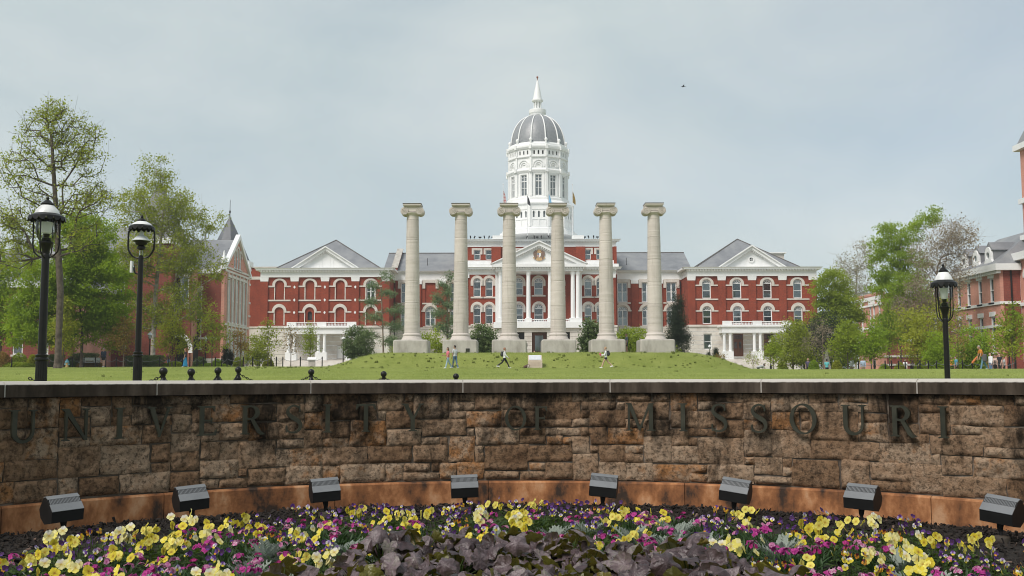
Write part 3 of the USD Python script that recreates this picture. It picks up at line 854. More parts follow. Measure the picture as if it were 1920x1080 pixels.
tag(Node("/World/mulch_chips", (0, 0, 0)), "loose dark bark chips scattered over the bed soil", "mulch", kind="stuff")

# ------------------------------------------------------------------ floodlights that light the letters
tinted("fixture_black", [(0.3, (0.006, 0.006, 0.006)), (0.7, (0.011, 0.011, 0.011))], 6, 0.55, spec=0.3)
tinted("fixture_grey", [(0.3, (0.125, 0.130, 0.137)), (0.7, (0.16, 0.166, 0.174))], 6, 0.30, spec=0.8)
tinted("conduit_box", [(0.3, (0.030, 0.024, 0.018)), (0.7, (0.055, 0.045, 0.034))], 12, 0.8)


def floodlight(loc, rz, roll, label):
    """Local frame: +y points at the wall, the viewer is on -y."""
    t = thing("floodlight", label, "floodlight", loc, "floodlights aimed at the letters of the curved wall")
    W = .275
    prof = np.array([(.135, .075), (.060, .165), (.025, .172), (-.012, .152), (-.088, .070), (-.075, -.012), (.045, -.030), (.115, .015)])

    def body(yz, x0, x1):
        yz = np.asarray(yz); k = len(yz)
        v = np.vstack([np.column_stack([np.full(k, xx), yz]) for xx in (x0, x1)])
        i = np.arange(k); j = (i + 1) % k
        f = np.stack([i, j, k + j, k + i], 1); f = np.vstack([f[:, [0, 1, 2]], f[:, [0, 2, 3]]])
        cap = np.array([[0, q, q + 1] for q in range(1, k - 1)])
        f = np.vstack([f, cap[:, ::-1], cap + k])
        if trimesh.Trimesh(v, f, process=False).volume < 0:
            f = f[:, ::-1]
        return v, f

    def fin(m):
        v, f = arr(m)
        v = v * [.84, .94, .96] + [0, 0, .150]
        c, s = math.cos(roll), math.sin(roll)
        x, z = v[:, 0].copy(), v[:, 2] - .150
        v[:, 0], v[:, 2] = c * x - s * z, s * x + c * z + .150
        return xform((v, f), loc, rz)

    part(t, "housing", fin(body(prof, -W / 2, W / 2)), MAT["fixture_black"])
    # the sloped face towards the viewer: a plate below, a slotted strip above, a rim on the ridge
    a, b = np.array([-.012, .152]), np.array([-.088, .070])
    nrm = np.array([-(a - b)[1], (a - b)[0]]); nrm /= np.linalg.norm(nrm)
    pt = lambda s, o: b + (a - b) * s + nrm * o
    part(t, "back_plate", fin(body([pt(.0, .0005), pt(.60, .0005), pt(.60, .006), pt(.0, .006)], -W / 2 + .001, W / 2 - .001)), MAT["fixture_grey"])
    fins = MB()
    for k in range(22):
        x = -W / 2 + .012 + k * (W - .024) / 21
        fins.add(*body([pt(.62, .0005), pt(.99, .0005), pt(.99, .008), pt(.62, .006)], x - .0028, x + .0028))
    part(t, "cooling_fins", fin(fins), MAT["fixture_grey"])
    part(t, "top_rim", fin(body([(-.014, .154), (.024, .1735), (.060, .1665), (.062, .171), (.025, .179), (-.018, .159)], -W / 2 + .001, W / 2 - .001)), MAT["fixture_grey"])
    part(t, "lens", fin(body([(.132, .080), (.066, .160), (.070, .163), (.137, .082)], -W / 2 + .02, W / 2 - .02)), MAT["glass_pane"])
    kn = MB().tube([(0, -.005, -.015), (0, -.008, -.06), (0, -.008, -.075)], [.030, .022, .015], 8)
    part(t, "knuckle", fin(kn), MAT["fixture_black"], 40)
    sd = 1 if rz > 0 else -1
    part(t, "cable", xform(MB().tube([(.0, .02, .115), (.02 * sd, .05, .07), (.05 * sd, .07, .03), (.11 * sd, .06, .012), (.19 * sd, .09, -.02)], .006, 6), loc, rz), MAT["fixture_black"], 40)
    st = MB().tube([(0, -.008, .09), (0, -.008, .0)], [.012, .012], 8)
    part(t, "stem", xform(st, loc, rz), MAT["fixture_black"], 40)
    part(t, "base", xform(MB().lathe([(.060, -.12), (.060, .035), (.054, .045), (.022, .052)], (0, -.008, 0), 14), loc, rz), MAT["conduit_box"], 40)
    return t


FL = [(133, 2, "leftmost black floodlight, in front of the U"), (369, 3, "black floodlight second from the left, below the E"), (615, 3, "black floodlight below the I of the first word"),
      (872, 2, "black floodlight left of the bed's middle, with violas before it"), (1127, -5, "black floodlight right of the bed's middle, left of the M"),
      (1369, -7, "black floodlight below the double S"), (1603, -2, "black floodlight second from the right, below the U of the last word"), (1858, -5, "rightmost black floodlight at the photo's right edge")]
for px, roll, lab in FL:
    ph = phi_of(px, 4.36)
    p = arcp(np.array(ph), 4.36, 0)
    z = float(soil_z(np.array(p[0]), np.array(p[1])))
    floodlight((p[0], p[1], z), -ph, math.radians(roll), lab)
# ------------------------------------------------------------------ planting in the bed
def proj(p):
    d = np.asarray(p, float) - [0, 0, E]
    w = d @ _f
    return 960 + FPX * (d @ _r) / w, 540 - FPX * (d @ _u) / w


mat("petal", {
    "a": ("attribute", {"attribute": "tint"}), "oi": ("object_info", {}),
    "vr": ("map_range", {"from_min": 0, "from_max": 1, "to_min": 0.85, "to_max": 1.12}), "h": ("hsv", {"hue": 0.5, "saturation": 1.0, "fac": 1.0}),
    "p": ("principled_bsdf", {"roughness": 0.6, "specular_ior_level": 0.25, "sheen_weight": 0.1}), "t": ("translucent_bsdf", {}), "mix": ("mix_closure", {"fac": 0.32})},
    [("oi.random", "vr.value"), ("vr.result", "h.value"), ("a.color", "h.color"), ("h.color", "p.base_color"), ("h.color", "t.color"), ("p.BSDF", "mix.closure1"), ("t.BSDF", "mix.closure2")], surface="mix.closure")
foliage("bed_leaf", (0.030, 0.055, 0.010), (0.085, 0.145, 0.024), (0.18, 0.23, 0.05), trans=0.35, scale=3)
foliage("dianthus_leaf", (0.025, 0.055, 0.018), (0.055, 0.11, 0.035), (0.10, 0.16, 0.05), trans=0.25, scale=3)
foliage("silver_leaf", (0.19, 0.22, 0.19), (0.33, 0.37, 0.32), (0.47, 0.50, 0.45), trans=0.12, rough=0.85, scale=4)
mat("heuchera_leaf", {
    "g": ("geometry", {}), "oi": ("object_info", {}), "n": ("noise_texture", {"scale": 45.0, "detail": 4}), "tc": ("texture_coordinate", {}), "at": ("attribute", {"attribute": "tint"}),
    "ad": ("math", {"math_type": "multiply_add", "value2": 0.5}), "ns": ("math", {"math_type": "multiply", "value2": 0.55}),
    "top": ("rgb_ramp", {"ramp": [(0.2, (0.026, 0.014, 0.016)), (0.45, (0.066, 0.040, 0.045)), (0.70, (0.170, 0.125, 0.135)), (0.90, (0.17, 0.17, 0.115))]}),
    "und": ("rgb_ramp", {"ramp": [(0.2, (0.050, 0.048, 0.008)), (0.6, (0.125, 0.115, 0.016)), (0.9, (0.14, 0.065, 0.015))]}),
    "vm": ("mix_color", {"blend_type": "multiply", "fac": 1.0}), "mx": ("mix_color", {}), "p": ("principled_bsdf", {"roughness": 0.40, "specular_ior_level": 0.55}),
    "t": ("translucent_bsdf", {"color": (0.16, 0.13, 0.02)}), "bn": ("noise_texture", {"scale": 90.0, "detail": 3}), "b": ("bump", {"strength": 0.6, "distance": 0.008}), "mix": ("mix_closure", {"fac": 0.16})},
    [("g.position", "n.vector"), ("n.fac", "ns.value1"), ("oi.random", "ad.value1"), ("ns.value", "ad.value3"), ("ad.value", "top.fac"), ("ad.value", "und.fac"), ("top.color", "vm.a"), ("at.color", "vm.b"),
     ("g.backfacing", "mx.fac"), ("vm.result", "mx.a"), ("und.color", "mx.b"), ("mx.result", "p.base_color"), ("g.position", "bn.vector"), ("bn.fac", "b.height"), ("b.normal", "p.normal"),
     ("p.BSDF", "mix.closure1"), ("t.BSDF", "mix.closure2")], surface="mix.closure")
rp = np.random.default_rng(21)


def frame(n, spin=0.0):
    """Rotation whose third column is n."""
    n = np.asarray(n, float) / np.linalg.norm(n)
    a = np.cross([0, 0, 1.0] if abs(n[2]) < .95 else [1.0, 0, 0], n); a /= np.linalg.norm(a)
    b = np.cross(n, a)
    c, s = math.cos(spin), math.sin(spin)
    return np.column_stack([c * a + s * b, -s * a + c * b, n])


def blossom(d, cols, rg, fringe=False):
    """A five-petalled flower of diameter d in the xy plane facing +z, y up: cols = (upper, side, lower, blotch) colours."""
    V, F, C, n = [], [], [], 0
    up, side, low, blot = [np.array(c, float) for c in cols]
    spec = [(72, .56, .60, up, .006), (108, .56, .60, up, .007), (8, .52, .56, side, .012), (172, .52, .56, side, .013), (270, .52, .66, low, .018)]
    if fringe:
        spec = [(90 + 72 * k, .54, .50, (up, side)[k % 2], .01 + .002 * k) for k in range(5)]
    for ang, ln, wd, col, lift in spec:
        L, W = ln * d * rg.uniform(.92, 1.05), wd * d * rg.uniform(.92, 1.05)
        rows = [(0, .10), (.28, .55), (.62, .98), (.88, .80), (1.0, .36)]
        a = math.radians(ang) + rg.normal(0, .06)
        curl = rg.uniform(-.10, .22)
        vv, cc = [], []
        for t, w in rows:
            for s in (-1, -.45, 0, .45, 1):
                r = t * L * (1 - .10 * s * s * (t > .5)) * (1 + (rg.uniform(-.10, .05) if fringe and t > .8 else 0))
                x, y = r, s * w * W / 2
                z = lift * d * 4 * .25 + curl * L * t * t + .05 * d * math.sin(s * 5 + ang) * t
                vv.append((math.cos(a) * x - math.sin(a) * y, math.sin(a) * x + math.cos(a) * y, z))
                k = max(0, 1 - t * 2.4) if blot[0] >= 0 else 0
                cc.append(col * (1 - k) + np.abs(blot) * k)
        f = [[r_ * 5 + s_, r_ * 5 + s_ + 1, (r_ + 1) * 5 + s_ + 1, (r_ + 1) * 5 + s_] for r_ in range(4) for s_ in range(4)]
        V.append(vv); C.append(cc); F.append(np.array(f) + n); n += 25
    F = np.vstack(F)
    return np.vstack(V), np.vstack([F[:, [0, 1, 2]], F[:, [0, 2, 3]]]), np.vstack(C)


def leaf_strip(p, d, L, W, bend, up=(0, 0, 1)):
    """A folded leaf: two rows of quads along a bending midrib."""
    d = np.asarray(d, float) / np.linalg.norm(d)
    s = np.cross(d, up); s /= max(np.linalg.norm(s), 1e-6)
    n = np.cross(s, d)
    v = []
    for t, w in ((0, .12), (.35, 1.0), (.7, .75), (1, .05)):
        c = np.asarray(p) + d * L * t - n * bend * L * t * t
        v += [c - s * W / 2 * w + n * W * .12 * w, c, c + s * W / 2 * w + n * W * .12 * w]
    f = []
    for r in range(3):
        b = r * 3
        f += [[b, b + 1, b + 4, b + 3], [b + 1, b + 2, b + 5, b + 4]]
    return np.array(v), np.array(f)


def leaf_mound(n, rad, h, L, W, rg, mb=None, flat=.5):
    mb = mb or MB()
    for _ in range(n):
        a, r = rg.uniform(0, 2 * PI), rad * math.sqrt(rg.uniform(0, 1))
        z = h * rg.uniform(.1, 1) * (1 - (r / rad) ** 2 * .6)
        d = (math.cos(a + rg.normal(0, .6)), math.sin(a + rg.normal(0, .6)), rg.uniform(-.1, 1.0) * flat)
        mb.add(*leaf_strip((r * math.cos(a), r * math.sin(a), z), d, L * rg.uniform(.6, 1.2), W * rg.uniform(.7, 1.2), rg.uniform(.1, .6)))
    return mb


YEL, PALE, LEMON, DEEP = (.72, .60, .050), (.76, .71, .34), (.75, .67, .15), (.62, .38, .02)
VIO, DVIO, LAV, WHT, ORG, WINE = (.11, .035, .23), (.045, .010, .085), (.36, .27, .52), (.72, .70, .64), (.60, .26, .02), (.12, .012, .03)
EYE, NOEYE = (.05, .012, .02), (-1, 0, 0)


def flower_plant(name, label, cat, group, kinds, n, d, rad, h, nl, seed):
    rg = np.random.default_rng(seed)
    t = thing(name, label, cat, (0, 0, 0), group)
    mb = leaf_mound(nl, rad, h * .72, .050, .024, rg)
    spots = []
    for k in range(n):
        a, r = rg.uniform(0, 2 * PI), rad * .95 * math.sqrt(rg.uniform(0, 1))
        p = np.array([r * math.cos(a), r * math.sin(a), h * rg.uniform(.72, 1.12)])
        spots.append(p)
        mb.tube([(p[0] * .5, p[1] * .5, .02), (p[0] * .85, p[1] * .85, p[2] * .6), p - [0, 0, .004]], [.002, .002, .0016], 3, cap=False)
    part(t, "foliage", mb, MAT["bed_leaf"])
    for p in spots:
        cols = kinds[rg.integers(len(kinds))]
        v, f, c = blossom(d * rg.uniform(.85, 1.12), cols, rg)
        az = -PI / 2 + rg.normal(0, .75)
        el = rg.uniform(-.05, .85)
        M = frame((math.cos(az) * math.cos(el), math.sin(az) * math.cos(el), math.sin(el)), rg.normal(0, .25))
        # keep the lower petal pointing down
        part(t, "flower", (v @ M.T + p, f), MAT["petal"], True, col=c)
    return t


yk = [(YEL, YEL, YEL, (.25, .10, .01)), (LEMON, LEMON, LEMON, (.40, .22, .01)), (YEL, LEMON, YEL, NOEYE)]
pk = [(PALE, PALE, LEMON, (.45, .3, .03)), (PALE, LEMON, LEMON, NOEYE), (WHT, PALE, PALE, (.5, .32, .03))]
vk = [(VIO, LAV, YEL, EYE), (VIO, VIO, PALE, EYE), (LAV, WHT, YEL, EYE), (DVIO, VIO, ORG, EYE), (DVIO, DVIO, VIO, EYE)]
ok = [(WINE, ORG, ORG, EYE), (VIO, ORG, DEEP, EYE), (WHT, YEL, YEL, EYE), (DVIO, DEEP, ORG, EYE)]
PROTO = {k: [] for k in ("yellow", "pale", "viola", "bicolour", "dianthus", "silver", "heuchera")}
GROUPS = {"yellow": ("yellow_pansy", "clump of large clear yellow pansies over green leaves", "pansy", "yellow pansies in the flower bed"),
          "pale": ("pale_pansy", "clump of pale cream yellow pansies", "pansy", "pale yellow pansies in the flower bed"),
          "viola": ("violet_viola", "clump of small violet and yellow violas", "viola", "violet violas in the flower bed"),
          "bicolour": ("orange_viola", "clump of small orange and wine red violas", "viola", "orange violas in the flower bed"),
          "dianthus": ("pink_dianthus", "clump of pink and magenta clustered flowers", "dianthus", "pink clustered flowers in the flower bed"),
          "silver": ("silver_foliage_plant", "plant with lacy silver grey leaves", "foliage plant", "silver leaved plants in the flower bed"),
          "heuchera": ("purple_leaf_plant", "plant with broad pleated purple grey leaves, olive beneath", "foliage plant", "purple leaved plants at the front of the flower bed")}
made = {}


def proto(kind, seed):
    nm, lab, cat, grp = GROUPS[kind]
    rg = np.random.default_rng(seed)
    if kind == "yellow":
        return flower_plant(nm, lab, cat, grp, yk, 8, .050, .105, .17, 90, seed)
    if kind == "pale":
        return flower_plant(nm, lab, cat, grp, pk, 7, .050, .10, .17, 84, seed)
    if kind == "viola":
        return flower_plant(nm, lab, cat, grp, vk, 9, .031, .11, .18, 80, seed)
    if kind == "bicolour":
        return flower_plant(nm, lab, cat, grp, ok, 9, .034, .11, .15, 76, seed)
    t = thing(nm, lab, cat, (0, 0, 0), grp)
    if kind == "dianthus":
        mb = MB()
        for _ in range(110):
            a, r = rg.uniform(0, 2 * PI), .12 * math.sqrt(rg.uniform(0, 1))
            mb.add(*leaf_strip((r * math.cos(a), r * math.sin(a), rg.uniform(.01, .09)), (math.cos(a) * .7 + rg.normal(0, .3), math.sin(a) * .7 + rg.normal(0, .3), rg.uniform(.4, 1.4)), .075 * rg.uniform(.6, 1.2), .013, rg.uniform(0, .4)))
        part(t, "foliage", mb, MAT["dianthus_leaf"])
        pal = [[(.42, .035, .24), (.50, .06, .30)], [(.55, .20, .38), (.60, .27, .44)], [(.34, .015, .13), (.44, .04, .22)], [(.62, .40, .50), (.55, .14, .33)]]
        for k in range(6):
            a, r = rg.uniform(0, 2 * PI), .10 * math.sqrt(rg.uniform(0, 1))
            c0 = np.array([r * math.cos(a), r * math.sin(a), rg.uniform(.11, .17)])
            V, F, C, n = [], [], [], 0
            two = pal[rg.choice(4, p=[.4, .3, .1, .2])]
            for q in range(rg.integers(4, 8)):
                u = rg.normal(0, 1, 3); u[2] = abs(u[2]) + .5; u[1] -= .5; u /= np.linalg.norm(u)
                v, f, c = blossom(.026 * rg.uniform(.85, 1.2), (two[0], two[1], two[0], (.30, .01, .12)), rg, True)
                V.append(v @ frame(u, rg.uniform(0, 6)).T + c0 + u * [.024, .024, .014]); F.append(f + n); C.append(c); n += len(v)
            part(t, "flower_head", (np.vstack(V), np.vstack(F)), MAT["petal"], True, col=np.vstack(C))
    if kind == "silver":
        mb = MB()
        for _ in range(26):
            a = rg.uniform(0, 2 * PI)
            el = rg.uniform(.35, 1.3)
            L = rg.uniform(.10, .17)
            d = np.array([math.cos(a) * math.cos(el), math.sin(a) * math.cos(el), math.sin(el)])
            s = np.cross(d, [0, 0, 1]); s /= np.linalg.norm(s); nn = np.cross(s, d)
            b = rg.uniform(.25, .6)
            pos = lambda q: np.array([0, 0, .02]) + d * L * q - nn * b * L * q * q
            mb.add(*leaf_strip((0, 0, .02), d, L, .010, b))
            for q in np.linspace(.28, 1, 7):
                for sd in (-1, 1):
                    ln = .040 * (1.15 - abs(q - .6)) * rg.uniform(.8, 1.1)
                    mb.add(*leaf_strip(pos(q), s * sd + d * .75 + nn * .15, ln, .013, .15, nn))
                    for e in (.5,):
                        mb.add(*leaf_strip(pos(q) + (s * sd + d * .75) * ln * e, s * sd * .3 + d * 1.0, ln * .5, .009, .1, nn))
        part(t, "foliage", mb, MAT["silver_leaf"])
    if kind == "heuchera":
        stems = MB()
        nl = 24
        for k in range(nl):
            a = k * 2.399 + rg.normal(0, .3)
            q = (k + .5) / nl
            r = .03 + .18 * math.sqrt(q)
            p = np.array([r * math.cos(a), r * math.sin(a), .215 - .13 * q + rg.normal(0, .022)])
            n = np.array([math.cos(a) * (.25 + .75 * q) + rg.normal(0, .55), math.sin(a) * (.25 + .75 * q) + rg.normal(0, .55), .80])
            rad = rg.uniform(.040, .066)
            nt, nr = 44, 8
            th = np.linspace(0, 2 * PI, nt, endpoint=False)
            lobes = 5
            outl = 1 + .10 * np.cos(th * lobes) + .030 * np.cos(th * 17 + 1) + .02 * np.cos(th * 29) - .30 * np.exp(-((th - PI) / .22) ** 2) + .14 * np.exp(-(np.minimum(th, 2 * PI - th) / .5) ** 2)
            V, T = [(0, 0, 0)], [.8]
            cup, fold, ph0 = rg.uniform(-.8, .25), rg.uniform(-.9, .55), rg.uniform(0, 6)
            for j in range(1, nr + 1):
                s = j / nr
                rr = rad * s * outl
                pleat = np.cos(th * lobes)
                z = rad * (cup * s * s + .030 * s * np.cos(th * 10) + .14 * s * s * np.cos(th * 2 + ph0) + .10 * s ** 3 * np.cos(th * 4 + 2 * ph0) + .06 * s ** 4 * np.cos(th * 9 + ph0)) + fold * rad * s * s * np.abs(np.sin(th)) + .02 * rad * rg.normal(0, 1, nt) * s
                V += list(np.stack([rr * np.cos(th), rr * np.sin(th), z], 1))
                vein = np.exp(-(1 - np.cos(th * 10)) * 14) * (.5 + .5 * s)
                T += list(.92 - .22 * vein + .22 * np.cos(th * 10 + PI) * s * .5 + .10 * rg.normal(0, 1, nt) - .25 * (s > .97))
            f = [[0, 1 + i, 1 + (i + 1) % nt] for i in range(nt)]
            for j in range(nr - 1):
                for i in range(nt):
                    b0, b1 = 1 + j * nt, 1 + (j + 1) * nt
                    f += [[b0 + i, b1 + i, b1 + (i + 1) % nt], [b0 + i, b1 + (i + 1) % nt, b0 + (i + 1) % nt]]
            M = frame(n, 0)
            out = np.array([math.cos(a), math.sin(a), 0]); out = out - M[:, 2] * (out @ M[:, 2]); out /= np.linalg.norm(out)
            M = np.column_stack([out, np.cross(M[:, 2], out), M[:, 2]])
            c = np.array(T)[:, None] * np.ones(3)
            part(t, "leaf", (np.array(V) @ M.T + p, np.array(f)), MAT["heuchera_leaf"], True, col=c)
            stems.tube([(0, 0, -.02), p * [.5, .5, .7], p - M[:, 2] * .004], [.0035, .003, .0025], 4, cap=False)
        part(t, "stems", stems, MAT["bed_leaf"])
    return t


NV = {"yellow": 5, "pale": 3, "viola": 5, "bicolour": 3, "dianthus": 5, "silver": 3, "heuchera": 6}
HEU = Polygon([(430, 1110), (500, 1076), (590, 1042), (660, 1018), (800, 1004), (1120, 1004), (1320, 1026), (1500, 1054), (1600, 1100), (1680, 1400), (360, 1400)])
placed, planted = [], []


def place(kind, x, y):
    L = made.setdefault(kind, [])
    z = float(soil_z(np.array(x), np.array(y))) - .005
    rz = rp.uniform(0, 2 * PI) if kind in ("heuchera", "silver", "dianthus") else rp.normal(0, .45) + math.atan2(x, -y - 2) * 0
    sc = rp.uniform(.85, 1.15)
    if len(L) < NV[kind]:
        t = proto(kind, 100 * len(made) + len(L) + 7)
        xf = UsdGeom.Xformable(t.prim)
        xf.GetOrderedXformOps()[0].Set(Gf.Vec3d(x, y, z))
        xf.AddRotateZOp().Set(math.degrees(rz)); xf.AddScaleOp().Set(Gf.Vec3f(sc, sc, sc))
        L.append(t)
        planted.append((kind, x, y, t))
        return
    src = L[rp.integers(len(L))]
    path = numbered("/World", GROUPS[kind][0])
    xf = UsdGeom.Xform.Define(stage, path)
    xf.GetPrim().GetReferences().AddInternalReference(src.path)
    xf.ClearXformOpOrder()
    xf.AddTranslateOp(UsdGeom.XformOp.PrecisionDouble).Set(Gf.Vec3d(x, y, z))
    xf.AddRotateZOp().Set(math.degrees(rz)); xf.AddScaleOp().Set(Gf.Vec3f(sc, sc, sc * rp.uniform(.9, 1.1)))
    xf.GetPrim().SetInstanceable(True)
    planted.append((kind, x, y, tag(Node(path, (0, 0, 0)), GROUPS[kind][1], GROUPS[kind][2], GROUPS[kind][3])))


count = {}
for tries in range(26000):
    y = rp.uniform(3.75, 8.1)
    x = rp.uniform(-1, 1) * (.52 * y + .5)
    rho = math.hypot(x - CX, y - CY)
    lim = 3.44 - .09 * abs(x) + .10 * math.sin(x * 5 + 1) + .06 * math.sin(x * 13) + rp.normal(0, .09)
    if rho > lim and y > CY - 1:
        continue
    if abs(x) > 3.5:
        continue
    px, py = proj((x, y, E - 1.165 + .22))
    if HEU.contains(Point(px, py)):
        kind, gap = "heuchera", .27
    else:
        depth = lim - rho
        u = rp.uniform()
        low = sstep(.25, 1.1, depth)
        pd = .09 + .28 * low
        ps = .03 + .28 * low
        if u < pd:
            kind, gap = "dianthus", .175
        elif u < pd + ps:
            kind, gap = "silver", .20
        else:
            w = np.array([.34, .13, .43, .10]) if depth > .28 else np.array([.26, .08, .54, .12])
            if depth < .28 and rp.uniform() < .35:
                continue
            if x > 1.5:
                w = np.array([.24, .26, .30, .20])
            kind, gap = ("yellow", "pale", "viola", "bicolour")[rp.choice(4, p=w / w.sum())], .178
    if any((x - a) ** 2 + (y - b) ** 2 < ((gap + g) / 2) ** 2 for a, b, g in placed):
        continue
    if any((x - a) ** 2 + (y - b) ** 2 < .0 for a, b, g in placed):
        continue
    if count.get(kind, 0) >= 295:
        continue
    count[kind] = count.get(kind, 0) + 1
    placed.append((x, y, gap))
    place(kind, x, y)

# each plant's label says where it grows: by the floodlight behind it, its row, and its turn from the left
LOOK = {"yellow": "clear yellow pansy clump", "pale": "pale cream pansy clump", "viola": "small violet viola clump", "bicolour": "orange and wine viola clump", "dianthus": "pink clustered flower clump", "silver": "lacy silver leaved plant", "heuchera": "pleated purple leaved plant"}
ZONE = ["leftmost", "second", "third", "fourth", "fifth", "sixth", "seventh", "rightmost"]
cells = {}
for kind, x, y, nd in planted:
    px = proj((x, y, E - 1.0))[0]
    zone = int(np.argmin([abs(px - q[0]) for q in FL]))
    rho = math.hypot(x - CX, y - CY) if y > CY else 0
    row = "back" if rho > 2.95 else "middle" if rho > 2.3 else "front"
    cells.setdefault((kind, zone, row), []).append((px, nd))
for (kind, zone, row), lst in cells.items():
    for k, (px, nd) in enumerate(sorted(lst, key=lambda q: q[0])):
        tag(nd, f"{LOOK[kind]} before the {ZONE[zone]} floodlight, " + (f"{row} row" if len(lst) == 1 else f"{ORD[k]} from left in its {row} row"))
# ------------------------------------------------------------------ the great domed hall
JY = 190.0                                  # front of the end pavilions
JX = X(1010, JY)                            # axis of the building
W_ = MAT["white_paint"]; BR = MAT["red_brick"]; ST = MAT["cream_stone"]; SL = MAT["slate_roof"]; TS = MAT["trim_stone"]
jg = E + 0.6                                # lowest ground along its front
hall = thing("domed_hall", "long red brick hall with white trim, central portico and tall white dome", "building", (JX, JY, jg))
zc = lambda py: Z(py, JY)                   # heights read at the front plane
Z_BASE, Z_SILL1, Z_BAND1, Z_ARCH1, Z_SILL2, Z_BAND2, Z_ARCH2 = zc(610), zc(608), zc(583.8), zc(568.5), zc(560.5), zc(535.8), zc(520.8)
Z_FRZ, Z_CAPB, Z_DENT, Z_CORN = zc(518.7), zc(526.5), zc(508.8), zc(502.2)


def arch_poly(x, w, z0, zs, h, n=14):
    a = np.linspace(0, PI, n)
    return Polygon([(x - w, z0), (x + w, z0)] + [(x + w * math.cos(t), zs + h * math.sin(t)) for t in a])


def ring(x, wo, wi, z0, zs, ho, hi):
    return arch_poly(x, wo, z0, zs, ho).difference(arch_poly(x, wi, z0 - .01, zs, hi))


def window(b, x, w, z0, zs, h, y, blind=None, mull=False, fan=True, frame=.17, rec=.16, m=None):
    """A sash window with an arched (h > 0) or flat head in an opening of half width w; y is the wall face."""
    m = m or W_
    yf = y + rec
    op = arch_poly(x, w, z0, zs, h) if h > 0 else sbox(x - w, z0, x + w, zs)
    inn = arch_poly(x, w - frame, z0 + frame, zs, max(h - frame, .05)) if h > 0 else sbox(x - w + frame, z0 + frame, x + w - frame, zs - frame)
    fr = MB().xz(op.difference(inn), yf, yf + .14)
    zm = z0 + (zs - z0) * .52
    if h > 0:
        fr.box(x - w + frame, x + w - frame, yf + .02, yf + .12, zs - .055, zs + .055)
        if fan:
            for r0, r1 in ((.42, .50), (.74, .80)):
                fr.xz(ring(x, (w - frame) * r1, (w - frame) * r0, zs + .05, zs + .05, (h - frame) * r1, (h - frame) * r0), yf + .03, yf + .10)
            for t in (PI / 4, PI / 2, 3 * PI / 4):
                fr.xz(bar(x, zs, x + (w - frame) * math.cos(t), zs + (h - frame) * math.sin(t), .06), yf + .045, yf + .09)
    fr.box(x - w + frame, x + w - frame, yf + .03, yf + .11, zm - .05, zm + .05)
    if mull:
        fr.box(x - .11, x + .11, yf + .01, yf + .13, z0 + frame, zs)
    n = part(b, "window", fr, m)
    part(n, "pane", MB().xz(inn, yf + .12, yf + .135), MAT["glass_pane"])
    if blind:
        part(n, "blind", MB().box(x - w + frame, x + w - frame, yf + .17, yf + .20, z0 + (zs - z0) * blind[0], z0 + (zs - z0) * blind[1]), MAT["window_blind"])
    return n


def room(b, x0, x1, y, z0, z1):
    part(b, "interior", MB().box(x0, x1, y, y + .15, z0, z1), MAT["dark_room"])


def courses(b, x0, x1, y0, y1, z0, z1, holes=(), n=None, m=None, zfrom=0):
    """Rusticated stone courses: each its own piece with a recessed joint below the next."""
    n = n or max(1, round((z1 - z0) / .74))
    h = (z1 - z0) / n
    for k in range(n):
        p = sbox(x0, z0 + k * h + .035, x1, z0 + (k + 1) * h - .015)
        for q in holes:
            p = p.difference(q)
        for q in getattr(p, "geoms", [p]):
            if q.area > .02:
                part(b, "stone_course", MB().xz(q, y0, y1), m or ST)


def cornice(b, x0, x1, y, z_f0, z_d, z_c, proj=.75, ret=True, depth=.5, left=True, right=True):
    """Frieze, dentils and crowning cornice along a front."""
    part(b, "frieze", MB().box(x0, x1, y - .10, y + depth, z_f0, z_d - .02), W_)
    h = z_c - z_d
    mb = MB()
    mb.box(x0 - .15 * left, x1 + .15 * right, y - .25, y + depth, z_d - .02, z_d + h * .40)
    mb.box(x0 - proj * left, x1 + proj * right, y - proj, y + depth, z_d + h * .40, z_d + h * .66)
    mb.hexa([(x0 - proj * left, y - proj, z_d + h * .66), (x1 + proj * right, y - proj, z_d + h * .66), (x1 + proj * right, y + depth, z_d + h * .66), (x0 - proj * left, y + depth, z_d + h * .66),
             (x0 - (proj + .25) * left, y - proj - .25, z_c), (x1 + (proj + .25) * right, y - proj - .25, z_c), (x1 + (proj + .25) * right, y + depth, z_c), (x0 - (proj + .25) * left, y + depth, z_c)])
    c = part(b, "cornice", mb, W_)
    d = MB()
    n = int((x1 - x0) / .52)
    for k in range(n):
        xx = x0 + (k + .5) * (x1 - x0) / n
        d.box(xx - .13, xx + .13, y - proj + .12, y - .25, z_d + .02, z_d + h * .395)
    part(c, "dentils", d, W_)


rj = np.random.default_rng(5)


